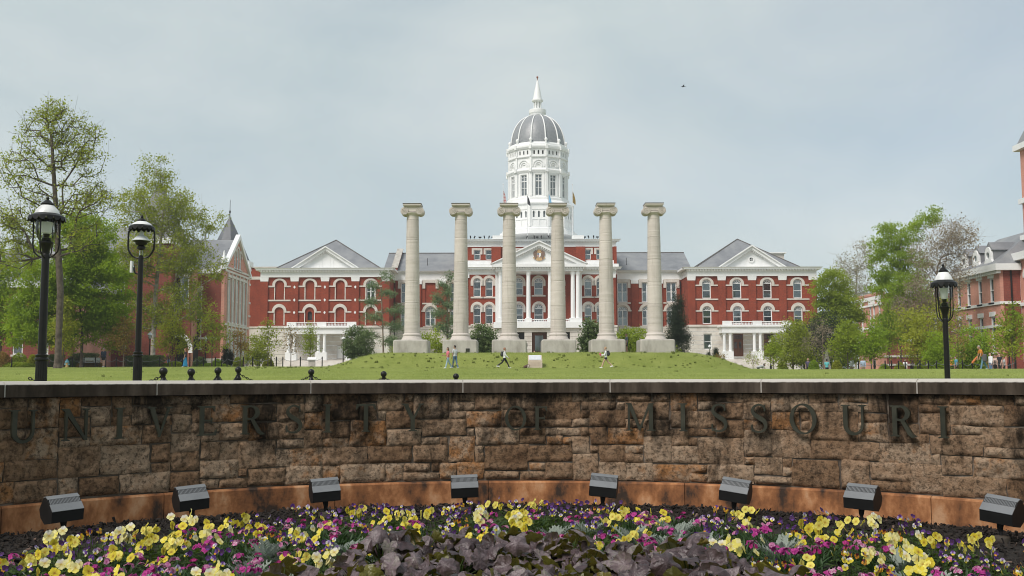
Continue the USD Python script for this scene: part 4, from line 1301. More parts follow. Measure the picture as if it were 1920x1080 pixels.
def pavilion(xc, blind):
    y = JY
    pit, pw, hw = 5.72, 1.40, 12.14
    zg = jg - 2
    holes_b = []
    bays = [xc + (k - 1.5) * pit for k in range(4)]
    wall = sbox(xc - hw, Z_BASE, xc + hw, Z_FRZ)
    rec = []
    for x in bays:
        up = arch_poly(x, .84, Z_SILL2, Z_BAND2 + .36, .78)
        lo = arch_poly(x, .84, Z_SILL1, Z_BAND1 + .10, .80)
        wall = wall.difference(up).difference(lo)
        rec += [up, lo]
    part(hall, "brick_wall", MB().xz(wall, y + .28, y + .75), BR)
    # side walls of the block
    for s in (-1, 1):
        xe = xc + s * hw
        part(hall, "side_wall", MB().box(min(xe, xe - s * .45), max(xe, xe - s * .45), y + .752, y + 26, Z_BASE, Z_FRZ), BR)
        part(hall, "side_base", MB().box(min(xe - s * .4, xe + s * .12), max(xe - s * .4, xe + s * .12), y + .6, y + 26, zg, Z_BASE - .01), ST)
        fx0, fx1 = min(xe - s * .3, xe + s * .10), max(xe - s * .3, xe + s * .10)
        part(hall, "side_frieze", MB().box(fx0, fx1, y + .51, y + 26, Z_FRZ, Z_CORN - .5), W_)
        ex0, ex1 = min(xe - s * .2, xe + s * .95), max(xe - s * .2, xe + s * .95)
        part(hall, "side_cornice", MB().box(ex0, ex1, y + .51, y + 26, Z_CORN - .36, Z_CORN - .005), W_)
    for k in range(5):
        x = xc + (k - 2) * pit
        part(hall, "pier", MB().box(x - pw / 2, x + pw / 2, y, y + .279, Z_BASE, Z_CAPB), BR)
        cp = part(hall, "pier_capital", MB().hexa([(x - pw / 2 - .02, y - .04, Z_CAPB), (x + pw / 2 + .02, y - .04, Z_CAPB), (x + pw / 2 + .02, y + .28, Z_CAPB), (x - pw / 2 - .02, y + .28, Z_CAPB),
                                         (x - pw / 2 - .14, y - .09, Z_FRZ - .003), (x + pw / 2 + .14, y - .09, Z_FRZ - .003), (x + pw / 2 + .14, y + .28, Z_FRZ - .003), (x - pw / 2 - .14, y + .28, Z_FRZ - .003)]), W_)
    for i, x in enumerate(bays):
        yb = y + .28
        bw = (pit - pw) / 2
        for zb in (Z_BAND2, Z_BAND1, Z_SILL2 - .16):
            if zb < Z_SILL2 - .1 and zb > Z_BAND1 + 1:
                part(hall, "sill_band", MB().box(x - bw, x + bw, yb - .12, yb + .05, zb - .13, zb + .13), TS)
            else:
                for s in (-1, 1):
                    a, c_ = x + s * 1.36, x + s * bw
                    part(hall, "string_band", MB().box(min(a, c_), max(a, c_), yb - .11, yb + .05, zb - .13, zb + .13), TS)
        part(hall, "window_hood", MB().xz(ring(x, 1.36, .86, Z_BAND2 - .13, Z_BAND2 + .36, Z_ARCH2 - Z_BAND2 - .36, .80), yb - .16, yb + .04), TS)
        part(hall, "window_hood", MB().xz(ring(x, 1.36, .86, Z_BAND1 - .13, Z_BAND1 + .10, Z_ARCH1 - Z_BAND1 - .10, .82), yb - .16, yb + .04), TS)
        if blind:
            for lo, q in ((0, rec[2 * i]), (1, rec[2 * i + 1])):
                slit = lo == 1 and i == 1
                vis = lo == 0 and i == 3
                z0, z1 = (Z_SILL1, Z_BAND1) if lo else (Z_SILL2, Z_BAND2)
                p = q
                if slit:
                    hole = arch_poly(x, .42, z0 + .9, z1 - .3, .45)
                    p = q.difference(hole)
                    room(hall, x - .8, x + .8, yb + .5, z0, z1 + 1)
                if vis:
                    window(hall, x, .84, z0, z1 + .36, .78, yb, None, True)
                    room(hall, x - .9, x + .9, yb + .8, z0, z1 + 1.4)
                else:
                    part(hall, "blind_window", MB().xz(p, yb + .14, yb + .42), BR)
                for s in (-1, 1):
                    part(hall, "jamb_strip", MB().box(x + s * .93 - .09, x + s * .93 + .09, yb - .05, yb + .05, z0, z1 - .14), TS)
        else:
            bl = [(.5, 1), None, (.0, .5), (.02, .98), (.5, 1), (.42, 1), (.55, 1), (.5, 1)]
            window(hall, x, .84, Z_SILL2, Z_BAND2 + .36, .78, yb, bl[i])
            window(hall, x, .84, Z_SILL1, Z_BAND1 + .10, .80, yb, bl[4 + i])
            room(hall, x - 1.2, x + 1.2, yb + 1.3, Z_SILL1 - .2, Z_ARCH2)
    if blind:
        for k in (1, 2, 3):
            x = xc + (k - 2) * pit
            for zq in (zc(537.3), zc(561.5), zc(585)):
                part(hall, "diamond_stone", MB().xz(Polygon([(x, zq - .32), (x + .22, zq), (x, zq + .32), (x - .22, zq)]), y - .05, y + .02), W_)
    cornice(hall, xc - hw - .02, xc + hw + .02, y, Z_FRZ, Z_DENT, Z_CORN)
    # stone base
    zb1 = Z_BASE - .38
    part(hall, "base_moulding", MB().box(xc - hw - .25, xc + hw + .25, y - .28, y + .7, zb1, Z_BASE), ST)
    holes = []
    if not blind:
        for i, x in enumerate(bays):
            if i in (0, 3):
                holes.append(sbox(x - .78, zc(656.5), x + .78, zc(626.5)))
                window(hall, x, .78, zc(656.5), zc(626.5), 0, y, (.5, 1) if i else (.02, .98), rec=.25)
                room(hall, x - 1, x + 1, y + .9, zc(657), zc(626))
            else:
                dw = .95
                holes.append(sbox(x - dw, zc(669), x + dw, zc(627)))
                fr = MB().xz(sbox(x - dw, zc(669), x + dw, zc(627)).difference(sbox(x - dw + .12, zc(669) + .02, x + dw - .12, zc(627) - .12)), y + .3, y + .5)
                fr.box(x - dw, x + dw, y + .3, y + .48, zc(638.4), zc(637))
                d = part(hall, "door_frame", fr, MAT["wood_door"])
                part(d, "transom_pane", MB().box(x - dw + .1, x + dw - .1, y + .42, y + .44, zc(637), zc(627.5)), MAT["glass_pane"])
                part(hall, "interior", MB().box(x - dw, x + dw, y + .9, y + 1, zc(669), zc(627)), MAT["dark_room"])
                for s in (-1, 1):
                    a, c_ = x + s * .02, x + s * (dw - .13)
                    x0, x1 = min(a, c_), max(a, c_)
                    leafp = sbox(x0, zc(669) + .02, x1, zc(638.6))
                    hole = sbox(x0 + .17, zc(654), x1 - .17, zc(642))
                    dl = part(hall, "door_leaf", MB().xz(leafp.difference(hole), y + .36, y + .44), MAT["wood_door"])
                    part(dl, "door_pane", MB().xz(hole, y + .39, y + .41), MAT["glass_pane"])
                    part(dl, "door_panel", MB().box(x0 + .17, x1 - .17, y + .345, y + .36, zc(667), zc(656.5)), MAT["wood_door"])
    else:
        x = bays[2] + .5
        holes.append(sbox(x - .95, zc(671), x + .95, zc(647)))
        part(hall, "white_door", MB().box(x - .93, x + .93, y + .2, y + .3, zc(671), zc(647.2)), W_, label="plain white door panel")
        part(hall, "interior", MB().box(x - 1, x + 1, y + .5, y + .6, zc(672), zc(646)), MAT["dark_room"])
    courses(hall, xc - hw - .06, xc + hw + .06, y - .08, y + .5, zg, zb1 - .01, holes, n=13)
    # porch
    py_ = JY - 3.2
    pc = xc + (.02 if blind else .05)
    ph = 6.55
    z_pl, z_ent0, z_ent1, z_bal = zc(671), zc(626.4), zc(613), zc(604.8)
    part(hall, "porch_floor", MB().box(pc - ph - .5, pc + ph + .5, py_ - .4, y - .09, zg, z_pl - .42), ST)
    part(hall, "porch_entablature", MB().box(pc - ph, pc + ph, py_ - .05, y - .09, z_ent0, z_ent1 - .25), W_)
    part(hall, "porch_cornice", MB().box(pc - ph - .3, pc + ph + .3, py_ - .35, y - .09, z_ent1 - .248, z_ent1), W_)
    for gx in (-1, 0, 1):
        gxc = pc + gx * (ph - 1.0)
        part(hall, "porch_pedestal", MB().box(gxc - 1.05, gxc + 1.05, py_ - .02, py_ + .95, z_pl - .42, zc(660.5)), W_)
        for s in (-.55, .55):
            cb = MB().lathe([(.36, 0), (.36, .10), (.31, .18), (.30, .24), (.255, zc(629) - zc(660.5) - .15), (.30, zc(629) - zc(660.5) - .1), (.36, zc(629) - zc(660.5)), (.36, z_ent0 - zc(660.5))], (gxc + s, py_ + .45, zc(660.5)), 14)
            part(hall, "porch_column", cb, W_, 40)
        part(hall, "balustrade_pier", MB().box(gxc - .85, gxc + .85, py_ + .1, py_ + .6, z_ent1, z_bal + .04), W_)
    for s in (-1, 1):
        x0, x1 = (pc - ph + 1.85, pc - .85) if s < 0 else (pc + .85, pc + ph - 1.85)
        rl = MB().box(x0, x1, py_ + .15, py_ + .5, z_bal - .16, z_bal).box(x0, x1, py_ + .15, py_ + .5, z_ent1, z_ent1 + .14)
        br_ = part(hall, "balustrade_rail", rl, W_)
        bal = MB()
        for q in np.arange(x0 + .12, x1, .27):
            bal.lathe([(.06, 0), (.095, .18), (.05, .40), (.06, z_bal - z_ent1 - .30)], (q, py_ + .32, z_ent1 + .14), 6)
        part(br_, "balusters", bal, W_, True)
    for k in range(8):
        part(hall, "step", MB().box(pc - ph - .3, pc + ph + .3, py_ - .4 - .36 * (k + 1), py_ - .41 - .36 * k, zg, z_pl - .42 - .17 * (k + 1)), ST)
    if blind:
        lt = part(hall, "porch_lantern", MB().lathe([(.05, 0), (.20, .12), (.24, .55), (.10, .75), (.03, 1.1)], (bays[2] + .55, py_ + 1.6, zc(637)), 8), W_)
    # pediment and roof
    pb, pa = zc(502.2) + .02, zc(461.8)
    half = 6.25
    px_ = xc + .05
    tri = Polygon([(px_ - half, pb), (px_ + half, pb), (px_, pa)])
    inner = Polygon([(px_ - half + 1.15, pb + .0), (px_ + half - 1.15, pb + .0), (px_, pa - .66)])
    tym = inner
    if not blind:
        tym = inner.difference(Point(px_, zc(487)).buffer(.34, 12))
    part(hall, "tympanum", MB().xz(tym, y + .55, y + .8), W_)
    rk = part(hall, "raking_cornice", MB().xz(tri.difference(inner), y - .15, y + 1.0), W_)
    up = affinity.scale(tri, 1.035, 1.03, origin=(px_, pb))
    part(rk, "raking_cap", MB().xz(up.difference(affinity.scale(tri, .985, .965, origin=(px_, pb))).difference(sbox(px_ - 9, pb - 1, px_ + 9, pb + .02)), y - .45, y + 1.2), W_)
    dn = MB()
    for s in (-1, 1):
        n = 15
        for k in range(n):
            t = (k + .7) / n
            cx_, cz_ = px_ + s * half * .86 * (1 - t), pb + (pa - .8 - pb) * t
            dn.box(cx_ - .13, cx_ + .13, y + .05, y + .549, cz_ - .14, cz_ + .16)
    part(rk, "dentils", dn, W_)
    if not blind:
        rw = part(hall, "round_window", MB().xz(Point(px_, zc(487)).buffer(.62, 14).difference(Point(px_, zc(487)).buffer(.34, 12)), y + .40, y + .56).xz(bar(px_ - .34, zc(487), px_ + .34, zc(487), .06).union(bar(px_, zc(487) - .34, px_, zc(487) + .34, .06)), y + .5, y + .55), W_)
        part(rw, "pane", MB().xz(Point(px_, zc(487)).buffer(.36, 12), y + .62, y + .64), MAT["glass_pane"])
        room(hall, px_ - .6, px_ + .6, y + .9, zc(487) - .6, zc(487) + .6)
    else:
        nb = MB()
        for q in (arch_poly(px_, .75, pb + .15, pb + 2.1, .7), sbox(px_ - 2.6, pb + .15, px_ - 1.3, pb + 1.6), sbox(px_ + 1.3, pb + .15, px_ + 2.6, pb + 1.6)):
            nb.xz(q.difference(q.buffer(-.09)), y + .50, y + .56)
        part(hall, "tympanum_panel", nb, W_)
    rb = Z_CORN - .05
    rc = np.array([[xc - 10.6, y + 2.6, rb], [xc + 10.6, y + 2.6, rb], [xc + 10.6, y + 24, rb], [xc - 10.6, y + 24, rb]])
    ap = [xc - .02, y + 11.6, Z(449.8, y + 11.6)]
    part(hall, "hip_roof", (np.vstack([rc, [ap]]), [[0, 1, 4], [1, 2, 4], [2, 3, 4], [3, 0, 4], [0, 2, 1], [0, 3, 2]]), SL)
    gb = pb - .05
    apz = pa - .15
    yb_ = y + 1.2 + (apz - rb) / ((ap[2] - rb) / 9.0) + 1.4
    part(hall, "gable_roof", (np.array([[px_ - half, y - .2, gb], [px_ + half, y - .2, gb], [px_, y - .2, apz], [px_ - half, y + 3.2, gb], [px_ + half, y + 3.2, gb], [px_, yb_, apz]]),
                              [[0, 2, 5], [0, 5, 3], [1, 5, 2], [1, 4, 5]]), SL)
    part(hall, "gutter_roof", MB().box(xc - hw - .3, xc + hw + .3, y + .5, y + 26, rb - .25, rb), MAT["lead_flashing"])
    hips = MB()
    for q in range(4):
        hips.tube([rc[q] + [0, 0, .05], np.array(ap) + [0, 0, .05]], [.10, .10], 5)
    part(hall, "hip_ridge", hips, MAT["lead_flashing"])


PXL, PXR = X(608.9, JY), X(1411, JY)
pavilion(PXL, True)
pavilion(PXR, False)

# recessed wings ------------------------------------------------------
WY = JY + 6.6
cw = 14.6                                    # half width of the central block


def wing(s):
    x0, x1 = (PXL + 12.1, JX - cw) if s < 0 else (JX + cw, PXR - 12.1)
    yy = WY
    zb, zf = Z_BASE, Z_FRZ - .05
    cs = [X(p, WY) for p in ((761, 807, 853) if s < 0 else (1167.2, 1213, 1259))]
    wall = sbox(x0, zb, x1, zf)
    for x in cs:
        wall = wall.difference(sbox(x - 1.0, Z_SILL2 - .2, x + 1.0, Z(530, WY))).difference(arch_poly(x, 1.0, Z_SILL1, Z(583, WY), .95))
    part(hall, "brick_wall", MB().xz(wall, yy, yy + .45), BR)
    for i, x in enumerate(cs):
        yb = yy
        z20, z21, z10, z1s = Z_SILL2 - .2, Z(530, WY), Z_SILL1, Z(583, WY)
        hd = sbox(x - 1.55, z21 - 1.1, x + 1.55, z21 + .62).difference(sbox(x - 1.02, z21 - 1.2, x + 1.02, z21))
        part(hall, "window_hood", MB().xz(hd, yb - .16, yb + .04), TS)
        part(hall, "sill_band", MB().box(x - 1.6, x + 1.6, yb - .14, yb + .05, z20 - .28, z20 - .02), TS)
        part(hall, "window_hood", MB().xz(ring(x, 1.55, 1.02, z1s - .15, z1s, 1.5, .97), yb - .16, yb + .04), TS)
        for q in (-1, 1):
            a, c_ = x + q * 1.55, x + q * 1.95
            part(hall, "string_band", MB().box(min(a, c_), max(a, c_), yb - .12, yb + .05, z1s - .15, z1s + .12), TS)
        if s < 0 and i == 1:
            part(hall, "blind_window", MB().box(x - .99, x + .99, yb + .14, yb + .4, z20, z21), BR)
        else:
            window(hall, x, 1.0, z20, z21, 0, yb, (.0, .55) if s > 0 else None, True)
        window(hall, x, 1.0, z10, z1s, .95, yb, (.02, .7) if s < 0 else (.0, .5), True)
        room(hall, x - 1.3, x + 1.3, yb + 1.2, z10 - .3, z21 + .4)
        part(hall, "base_moulding", MB().box(x - 1.4, x + 1.4, yb - .2, yb + .05, z10 - .22, z10 - .02), ST)
    # piers between the bays
    for i, x in enumerate([(cs[0] + cs[1]) / 2, (cs[1] + cs[2]) / 2]):
        part(hall, "pier", MB().box(x - .62, x + .62, yy - .22, yy - .001, zb, Z_CAPB), BR)
        part(hall, "pier_capital", MB().box(x - .72, x + .72, yy - .30, yy - .001, Z_CAPB, zf - .003), W_)
    cornice(hall, x0, x1, yy, zf, Z(511.8, WY), Z(508.2, WY), proj=.55, left=False, right=False)
    part(hall, "base_moulding", MB().box(x0, x1, yy - .14, yy + .3, zb - .35, zb), ST)
    courses(hall, x0, x1, yy - .05, yy + .45, jg - 2, zb - .36, n=12)
    re, rz_ = Z(508.6, WY), Z(474.8, WY + 9)
    roof = np.array([[x0 - 2, yy - .5, re], [x1 + 2, yy - .5, re], [x1 + 2, yy + 9, rz_], [x0 - 2, yy + 9, rz_], [x0 - 2, yy + 18.5, re], [x1 + 2, yy + 18.5, re]])
    part(hall, "roof", (roof, [[0, 1, 2], [0, 2, 3], [3, 2, 5], [3, 5, 4], [0, 4, 5], [0, 5, 1], [0, 3, 4], [1, 5, 2]]), SL)
    part(hall, "roof_ridge", MB().tube([roof[3] + [0, 0, .05], roof[2] + [0, 0, .05]], [.11, .11], 5), MAT["lead_flashing"])
    if s < 0:
        xf = X(741, WY + 1)
        fw = MB().hexa([(xf - .5, yy - .3, re - .3), (xf + .5, yy - .3, re - .3), (xf + .5, yy + 9.5, re - .3), (xf - .5, yy + 9.5, re - .3),
                        (xf - .5, yy - .3, re + .65), (xf + .5, yy - .3, re + .65), (xf + .5, yy + 9.5, rz_ + .9), (xf - .5, yy + 9.5, rz_ + .9)])
        f_ = part(hall, "fire_wall", fw, MAT["dark_brick"])
        part(f_, "coping", MB().hexa([(xf - .62, yy - .4, re + .652), (xf + .62, yy - .4, re + .652), (xf + .62, yy + 9.5, rz_ + .902), (xf - .62, yy + 9.5, rz_ + .902),
                        (xf - .62, yy - .4, re + .82), (xf + .62, yy - .4, re + .82), (xf + .62, yy + 9.5, rz_ + 1.07), (xf - .62, yy + 9.5, rz_ + 1.07)]), MAT["pedestal_stone"])
    dp = x1 - .5 if s > 0 else x0 + .5
    for q in ((x0 + .35), (x1 - .35)):
        part(hall, "downpipe", MB().tube([(q, yy - .25, jg), (q, yy - .25, zf - .3)], [.09, .09], 6), MAT["black_iron"])
    v0, v1 = (x0 + 6.4, x0 + 6.5) if s < 0 else (x0 + 3, x0 + 3.1)
    part(hall, "vent_pipe", MB().tube([(v0, yy + 2.5, re + 1.3), (v0, yy + 2.5, re + 2.9)], [.06, .06], 5), MAT["black_iron"])


wing(-1)
wing(1)
# set-back block left of the left pavilion, and its chimney on the right roof
ax0, ax1, ay = X(462, JY + 16), PXL - 11.6, JY + 16
part(hall, "annex_wall", MB().box(ax0 - 8, ax1, ay, ay + 14, Z(611, ay), Z(501, ay)), BR)
part(hall, "annex_band", MB().box(ax0 - 8, ax1, ay - .08, ay - .001, Z(523, ay), Z(517.5, ay)), TS)
part(hall, "annex_coping", MB().box(ax0 - 8.2, ax1, ay - .2, ay + 14, Z(501, ay) + .002, Z(499, ay)), TS)
part(hall, "annex_base", MB().box(ax0 - 8, ax1, ay - .06, ay + 14, jg - 1, Z(611, ay) - .003), ST)
part(hall, "annex_moulding", MB().box(ax0 - 8, ax1, ay - .2, ay - .061, Z(614, ay), Z(611, ay)), ST)
ch = part(hall, "chimney", MB().box(PXR + 7.0, PXR + 10.2, JY + 15, JY + 18, Z_CORN, Z(476.5, JY + 15)), MAT["cream_stone"])
part(ch, "chimney_cap", MB().box(PXR + 6.6, PXR + 10.6, JY + 14.6, JY + 18.4, Z(476.5, JY + 15) + .002, Z(474.5, JY + 15)), W_)

# central block -------------------------------------------------------
CYF = JY + .2
z_att0, z_att1, z_attc = zc(496), zc(461.5), zc(446.5)
cor0, cor1 = zc(508), zc(496.2)
wall = sbox(JX - cw, Z_BASE, JX + cw, zc(514))
wins = []
for s in (-1, 1):
    for q in (93.0, 115.5):
        wins.append((JX + s * q * .1003, .70, True))
for q in (-37.5, 0, 37.5):
    wins.append((JX + q * .1003, .86, False))
zu0, zus, zl0, zls = zc(556), zc(528), zc(607), zc(577.5)
zpu0, zpus, zpl0, zpls = zc(553), zc(529), zc(604), zc(578)
for x, w, side in wins:
    a, b_, c_, d_ = (zu0, zus, zl0, zls) if side else (zpu0, zpus, zpl0, zpls)
    wall = wall.difference(arch_poly(x, w, a, b_, w * .98)).difference(arch_poly(x, w, c_, d_, w * .98))
part(hall, "brick_wall", MB().xz(wall, CYF, CYF + .5), BR)
for s in (-1, 1):
    part(hall, "side_wall", MB().box(JX + s * cw - .25, JX + s * cw + .25, CYF + .501, CYF + 26, Z_BASE, z_att1), BR)
for n_, (x, w, side) in enumerate(wins):
    a, b_, c_, d_ = (zu0, zus, zl0, zls) if side else (zpu0, zpus, zpl0, zpls)
    wo = w + (.50 if side else .44)
    for lo, z0, zs in ((0, a, b_), (1, c_, d_)):
        part(hall, "window_hood", MB().xz(ring(x, wo, w + .02, zs - .75, zs, wo, w), CYF - .16, CYF + .04), TS)
        part(hall, "window_sill", MB().box(x - wo, x + wo, CYF - .16, CYF + .05, z0 - .30, z0 - .02), TS)
        window(hall, x, w, z0, zs, w * .98, CYF, [(.5, 1), (0, .55), (.55, 1), None][(n_ + 2 * lo) % 4], frame=.14)
    room(hall, x - 1.1, x + 1.1, CYF + 1.2, c_ - .3, b_ + 1.2)
cornice(hall, JX - cw - .1, JX + cw + .1, CYF, zc(514.5), cor0 + .1, zc(501.2), proj=.8)
part(hall, "cornice_parapet", MB().box(JX - cw - .5, JX + cw + .5, CYF - .5, CYF + 2, zc(501.2), cor1 + .1), W_)
for s in (-1, 1):
    part(hall, "pier_capital", MB().box(JX + s * (cw - .8) - .75, JX + s * (cw - .8) + .75, CYF - .2, CYF - .001, zc(521), zc(514.5)), W_)
    part(hall, "pier", MB().box(JX + s * (cw - .7) - .65, JX + s * (cw - .7) + .65, CYF - .12, CYF - .001, Z_BASE, zc(521)), BR)
courses(hall, JX - cw - .1, JX + cw + .1, CYF - .08, CYF + .5, jg - 2, Z_BASE - .36, [sbox(JX - 7.5, jg - 3, JX + 7.5, Z_BASE)], n=13)
part(hall, "base_moulding", MB().box(JX - cw - .2, JX + cw + .2, CYF - .2, CYF + .3, Z_BASE - .35, Z_BASE), ST)
# attic storey
AYF = CYF + 1.0
att = sbox(JX - cw, z_att0, JX + cw, z_att1)
aw = [JX + s * q * .1008 for s in (-1, 1) for q in (93.0, 115.3, 34.0)]
for x in aw:
    att = att.difference(sbox(x - .62, zc(485.5), x + .62, zc(466.8)))
part(hall, "attic_wall", MB().xz(att, AYF, AYF + .4), BR)
for k, x in enumerate(aw):
    hd = sbox(x - 1.0, zc(475.5), x + 1.0, zc(463.8)).difference(sbox(x - .64, zc(476), x + .64, zc(466.8)))
    part(hall, "window_hood", MB().xz(hd, AYF - .12, AYF + .03), TS)
    window(hall, x, .62, zc(485.5), zc(466.8), 0, AYF, (.02, .6) if k % 3 != 2 else None, frame=.12)
    room(hall, x - .9, x + .9, AYF + 1, zc(486), zc(465))
part(hall, "attic_base", MB().box(JX - cw - .2, JX + cw + .2, AYF - .15, AYF + .3, z_att0 - .3, zc(487)), W_)
cornice(hall, JX - cw - .1, JX + cw + .1, AYF, z_att1, zc(453.5), zc(448), proj=.7)
part(hall, "attic_roof", MB().box(JX - cw - .5, JX + cw + .5, AYF + .4, AYF + 26, zc(451), zc(446.6)), W_)
for s in (-1, 1):
    part(hall, "attic_pier", MB().box(JX + s * 8.0 - .9, JX + s * 8.0 + .9, AYF - .4, AYF - .151, z_att0, z_att1), BR)
    part(hall, "parapet_block", MB().box(JX + s * 7.6 - 1.1, JX + s * 7.6 + 1.1, AYF - .2, AYF + 2, zc(446.6) + .002, zc(440)), W_)
# portico
PY = JY - 4.5
zp = lambda py: Z(py, PY)
pw_ = 8.05
zcol0, zcol1, zent1, zpb, zpa = zp(606.5), zp(508.5), zp(497.5), zp(495), zp(452.5)
part(hall, "portico_entablature", MB().box(JX - pw_, JX + pw_, PY, CYF - .81, zcol1, zent1 - .35), W_)
part(hall, "portico_cornice", MB().box(JX - pw_ - .6, JX + pw_ + .6, PY - .6, CYF - .81, zent1 - .348, zpb), W_)
dn = MB()
for q in np.arange(JX - pw_ - .3, JX + pw_ + .3, .5):
    dn.box(q - .12, q + .12, PY - .42, PY - .001, zent1 - .66, zent1 - .35)
part(hall, "portico_dentils", dn, W_)
tri = Polygon([(JX - pw_ - .7, zpb), (JX + pw_ + .7, zpb), (JX, zpa)])
inn = Polygon([(JX - pw_ + 1.1, zpb), (JX + pw_ - 1.1, zpb), (JX, zpa - .85)])
part(hall, "tympanum", MB().xz(inn, PY + .15, PY + .5), W_)
rk = part(hall, "raking_cornice", MB().xz(tri.difference(inn), PY - .45, PY + 1.2), W_)
up = affinity.scale(tri, 1.03, 1.025, origin=(JX, zpb))
part(rk, "raking_cap", MB().xz(up.difference(affinity.scale(tri, .985, .965, origin=(JX, zpb))).difference(sbox(JX - 12, zpb - 1, JX + 12, zpb + .02)), PY - .75, PY + 1.4), W_)
dn = MB()
for s in (-1, 1):
    for k in range(20):
        t = (k + .7) / 20
        cx_, cz_ = JX + s * (pw_ - .6) * .95 * (1 - t), zpb + (zpa - 1.0 - zpb) * t
        dn.box(cx_ - .12, cx_ + .12, PY - .30, PY + .149, cz_ - .12, cz_ + .16)
part(rk, "dentils", dn, W_)
ap1 = zpa - .12
part(hall, "portico_roof", (np.array([[JX - pw_ - .7, PY - .5, zpb], [JX + pw_ + .7, PY - .5, zpb], [JX, PY - .5, ap1], [JX - pw_ - .7, AYF - .01, zpb], [JX + pw_ + .7, AYF - .01, zpb], [JX, AYF - .01, ap1]]),
                            [[0, 2, 5], [0, 5, 3], [1, 5, 2], [1, 4, 5]]), SL)
# round emblem in the pediment: gold ring, two brown supporters, parted shield, scroll
tinted("emblem_gold", [(0.3, (0.42, 0.27, 0.13)), (0.7, (0.58, 0.40, 0.22))], 4, 0.5)
tinted("emblem_brown", [(0.3, (0.14, 0.09, 0.07)), (0.7, (0.24, 0.16, 0.12))], 4, 0.7)
tinted("emblem_blue", [(0.3, (0.03, 0.04, 0.10)), (0.7, (0.05, 0.06, 0.14))], 4, 0.6)
tinted("emblem_red", [(0.3, (0.34, 0.09, 0.07)), (0.7, (0.42, 0.13, 0.10))], 4, 0.6)
ec = (JX, zp(478.3))
em = part(hall, "emblem", MB().xz(Point(*ec).buffer(.92, 16), PY + .06, PY + .149), MAT["emblem_gold"], label="round gold emblem with two brown bears holding a shield")
for s in (-1, 1):
    b = unary_union([affinity.rotate(ell(ec[0] + s * .72, ec[1] + .05, .30, .66), -s * 14, origin=(ec[0] + s * .72, ec[1])), ell(ec[0] + s * .60, ec[1] + .66, .22, .20), bar(ec[0] + s * .7, ec[1] + .2, ec[0] + s * .3, ec[1] + .28, .18), bar(ec[0] + s * .75, ec[1] - .4, ec[0] + s * .62, ec[1] - .8, .22)])
    part(em, "supporter", MB().xz(b, PY - .02, PY + .059), MAT["emblem_brown"])
sh = Polygon([(ec[0] - .36, ec[1] + .38), (ec[0] + .36, ec[1] + .38), (ec[0] + .36, ec[1] - .1), (ec[0], ec[1] - .48), (ec[0] - .36, ec[1] - .1)])
part(em, "shield", MB().xz(sh, PY - .03, PY + .058), W_)
part(em, "shield_field", MB().xz(sh.intersection(sbox(ec[0] - .36, ec[1], ec[0] - .01, ec[1] + .4)).buffer(-.03), PY - .036, PY - .03), MAT["emblem_blue"])
part(em, "shield_field", MB().xz(sh.intersection(sbox(ec[0] - .36, ec[1] - .5, ec[0] - .01, ec[1])).buffer(-.03), PY - .036, PY - .03), MAT["emblem_red"])
sc_ = LineString([(ec[0] - .95, ec[1] - .50), (ec[0] - .5, ec[1] - .82), (ec[0], ec[1] - .92), (ec[0] + .5, ec[1] - .82), (ec[0] + .95, ec[1] - .50)]).buffer(.15)
part(em, "scroll", MB().xz(sc_, PY - .01, PY + .059), MAT["emblem_gold"])
part(em, "crest", MB().xz(unary_union([ell(ec[0], ec[1] + .62, .30, .22), ell(ec[0], ec[1] + .92, .42, .10)]), PY - .01, PY + .059), MAT["emblem_gold"])
for q in (-7.25, -6.3, -2.02, 2.02, 6.3, 7.25):
    x = JX + q * .985
    H = zcol1 - zcol0
    cb = MB().lathe([(.50, .75), (.50, .86), (.43, 1.0), (.42, 1.2), (.385, H * .6), (.35, H - .75), (.40, H - .70), (.36, H - .62), (.37, H - .30), (.50, H - .12), (.50, H)], (x, PY + .6, zcol0), 16)
    cc = part(hall, "portico_column", cb, W_, 40)
    cp = MB().lathe([(.37, H - .62), (.47, H - .50), (.40, H - .44), (.52, H - .22), (.44, H - .14)], (x, PY + .6, zcol0), 10)
    part(cc, "capital", cp, W_)
for q in (-6.675, -2.0, 2.0, 6.675):
    w = 1.15 if abs(q) > 3 else .62
    part(hall, "column_pedestal", MB().box(JX + q - w, JX + q + w, PY, PY + 1.2, zcol0 + .25, zcol0 + .999), W_)
for s in (-1, 1):
    part(hall, "pilaster", MB().box(JX + s * 7.7 - .45, JX + s * 7.7 + .45, CYF - .30, CYF - .001, zcol0, zcol1), W_)
zfl = zcol0 + .25
part(hall, "balcony_floor", MB().box(JX - pw_ - .35, JX + pw_ + .35, PY - .35, CYF - .21, zp(615), zfl), W_)
for x0, x1 in ((JX - 5.5, JX - 2.65), (JX - 1.35, JX + 1.35), (JX + 2.65, JX + 5.5)):
    zt_ = zp(598)
    rl = MB().box(x0, x1, PY + .3, PY + .6, zt_ - .16, zt_).box(x0, x1, PY + .3, PY + .6, zfl, zfl + .15)
    r_ = part(hall, "balcony_rail", rl, W_)
    bb = MB()
    for q in np.arange(x0 + .18, x1, .32):
        bb.lathe([(.06, 0), (.10, .16), (.05, .36), (.06, zt_ - zfl - .31)], (q, PY + .45, zfl + .15), 6)
    part(r_, "balusters", bb, W_, True)
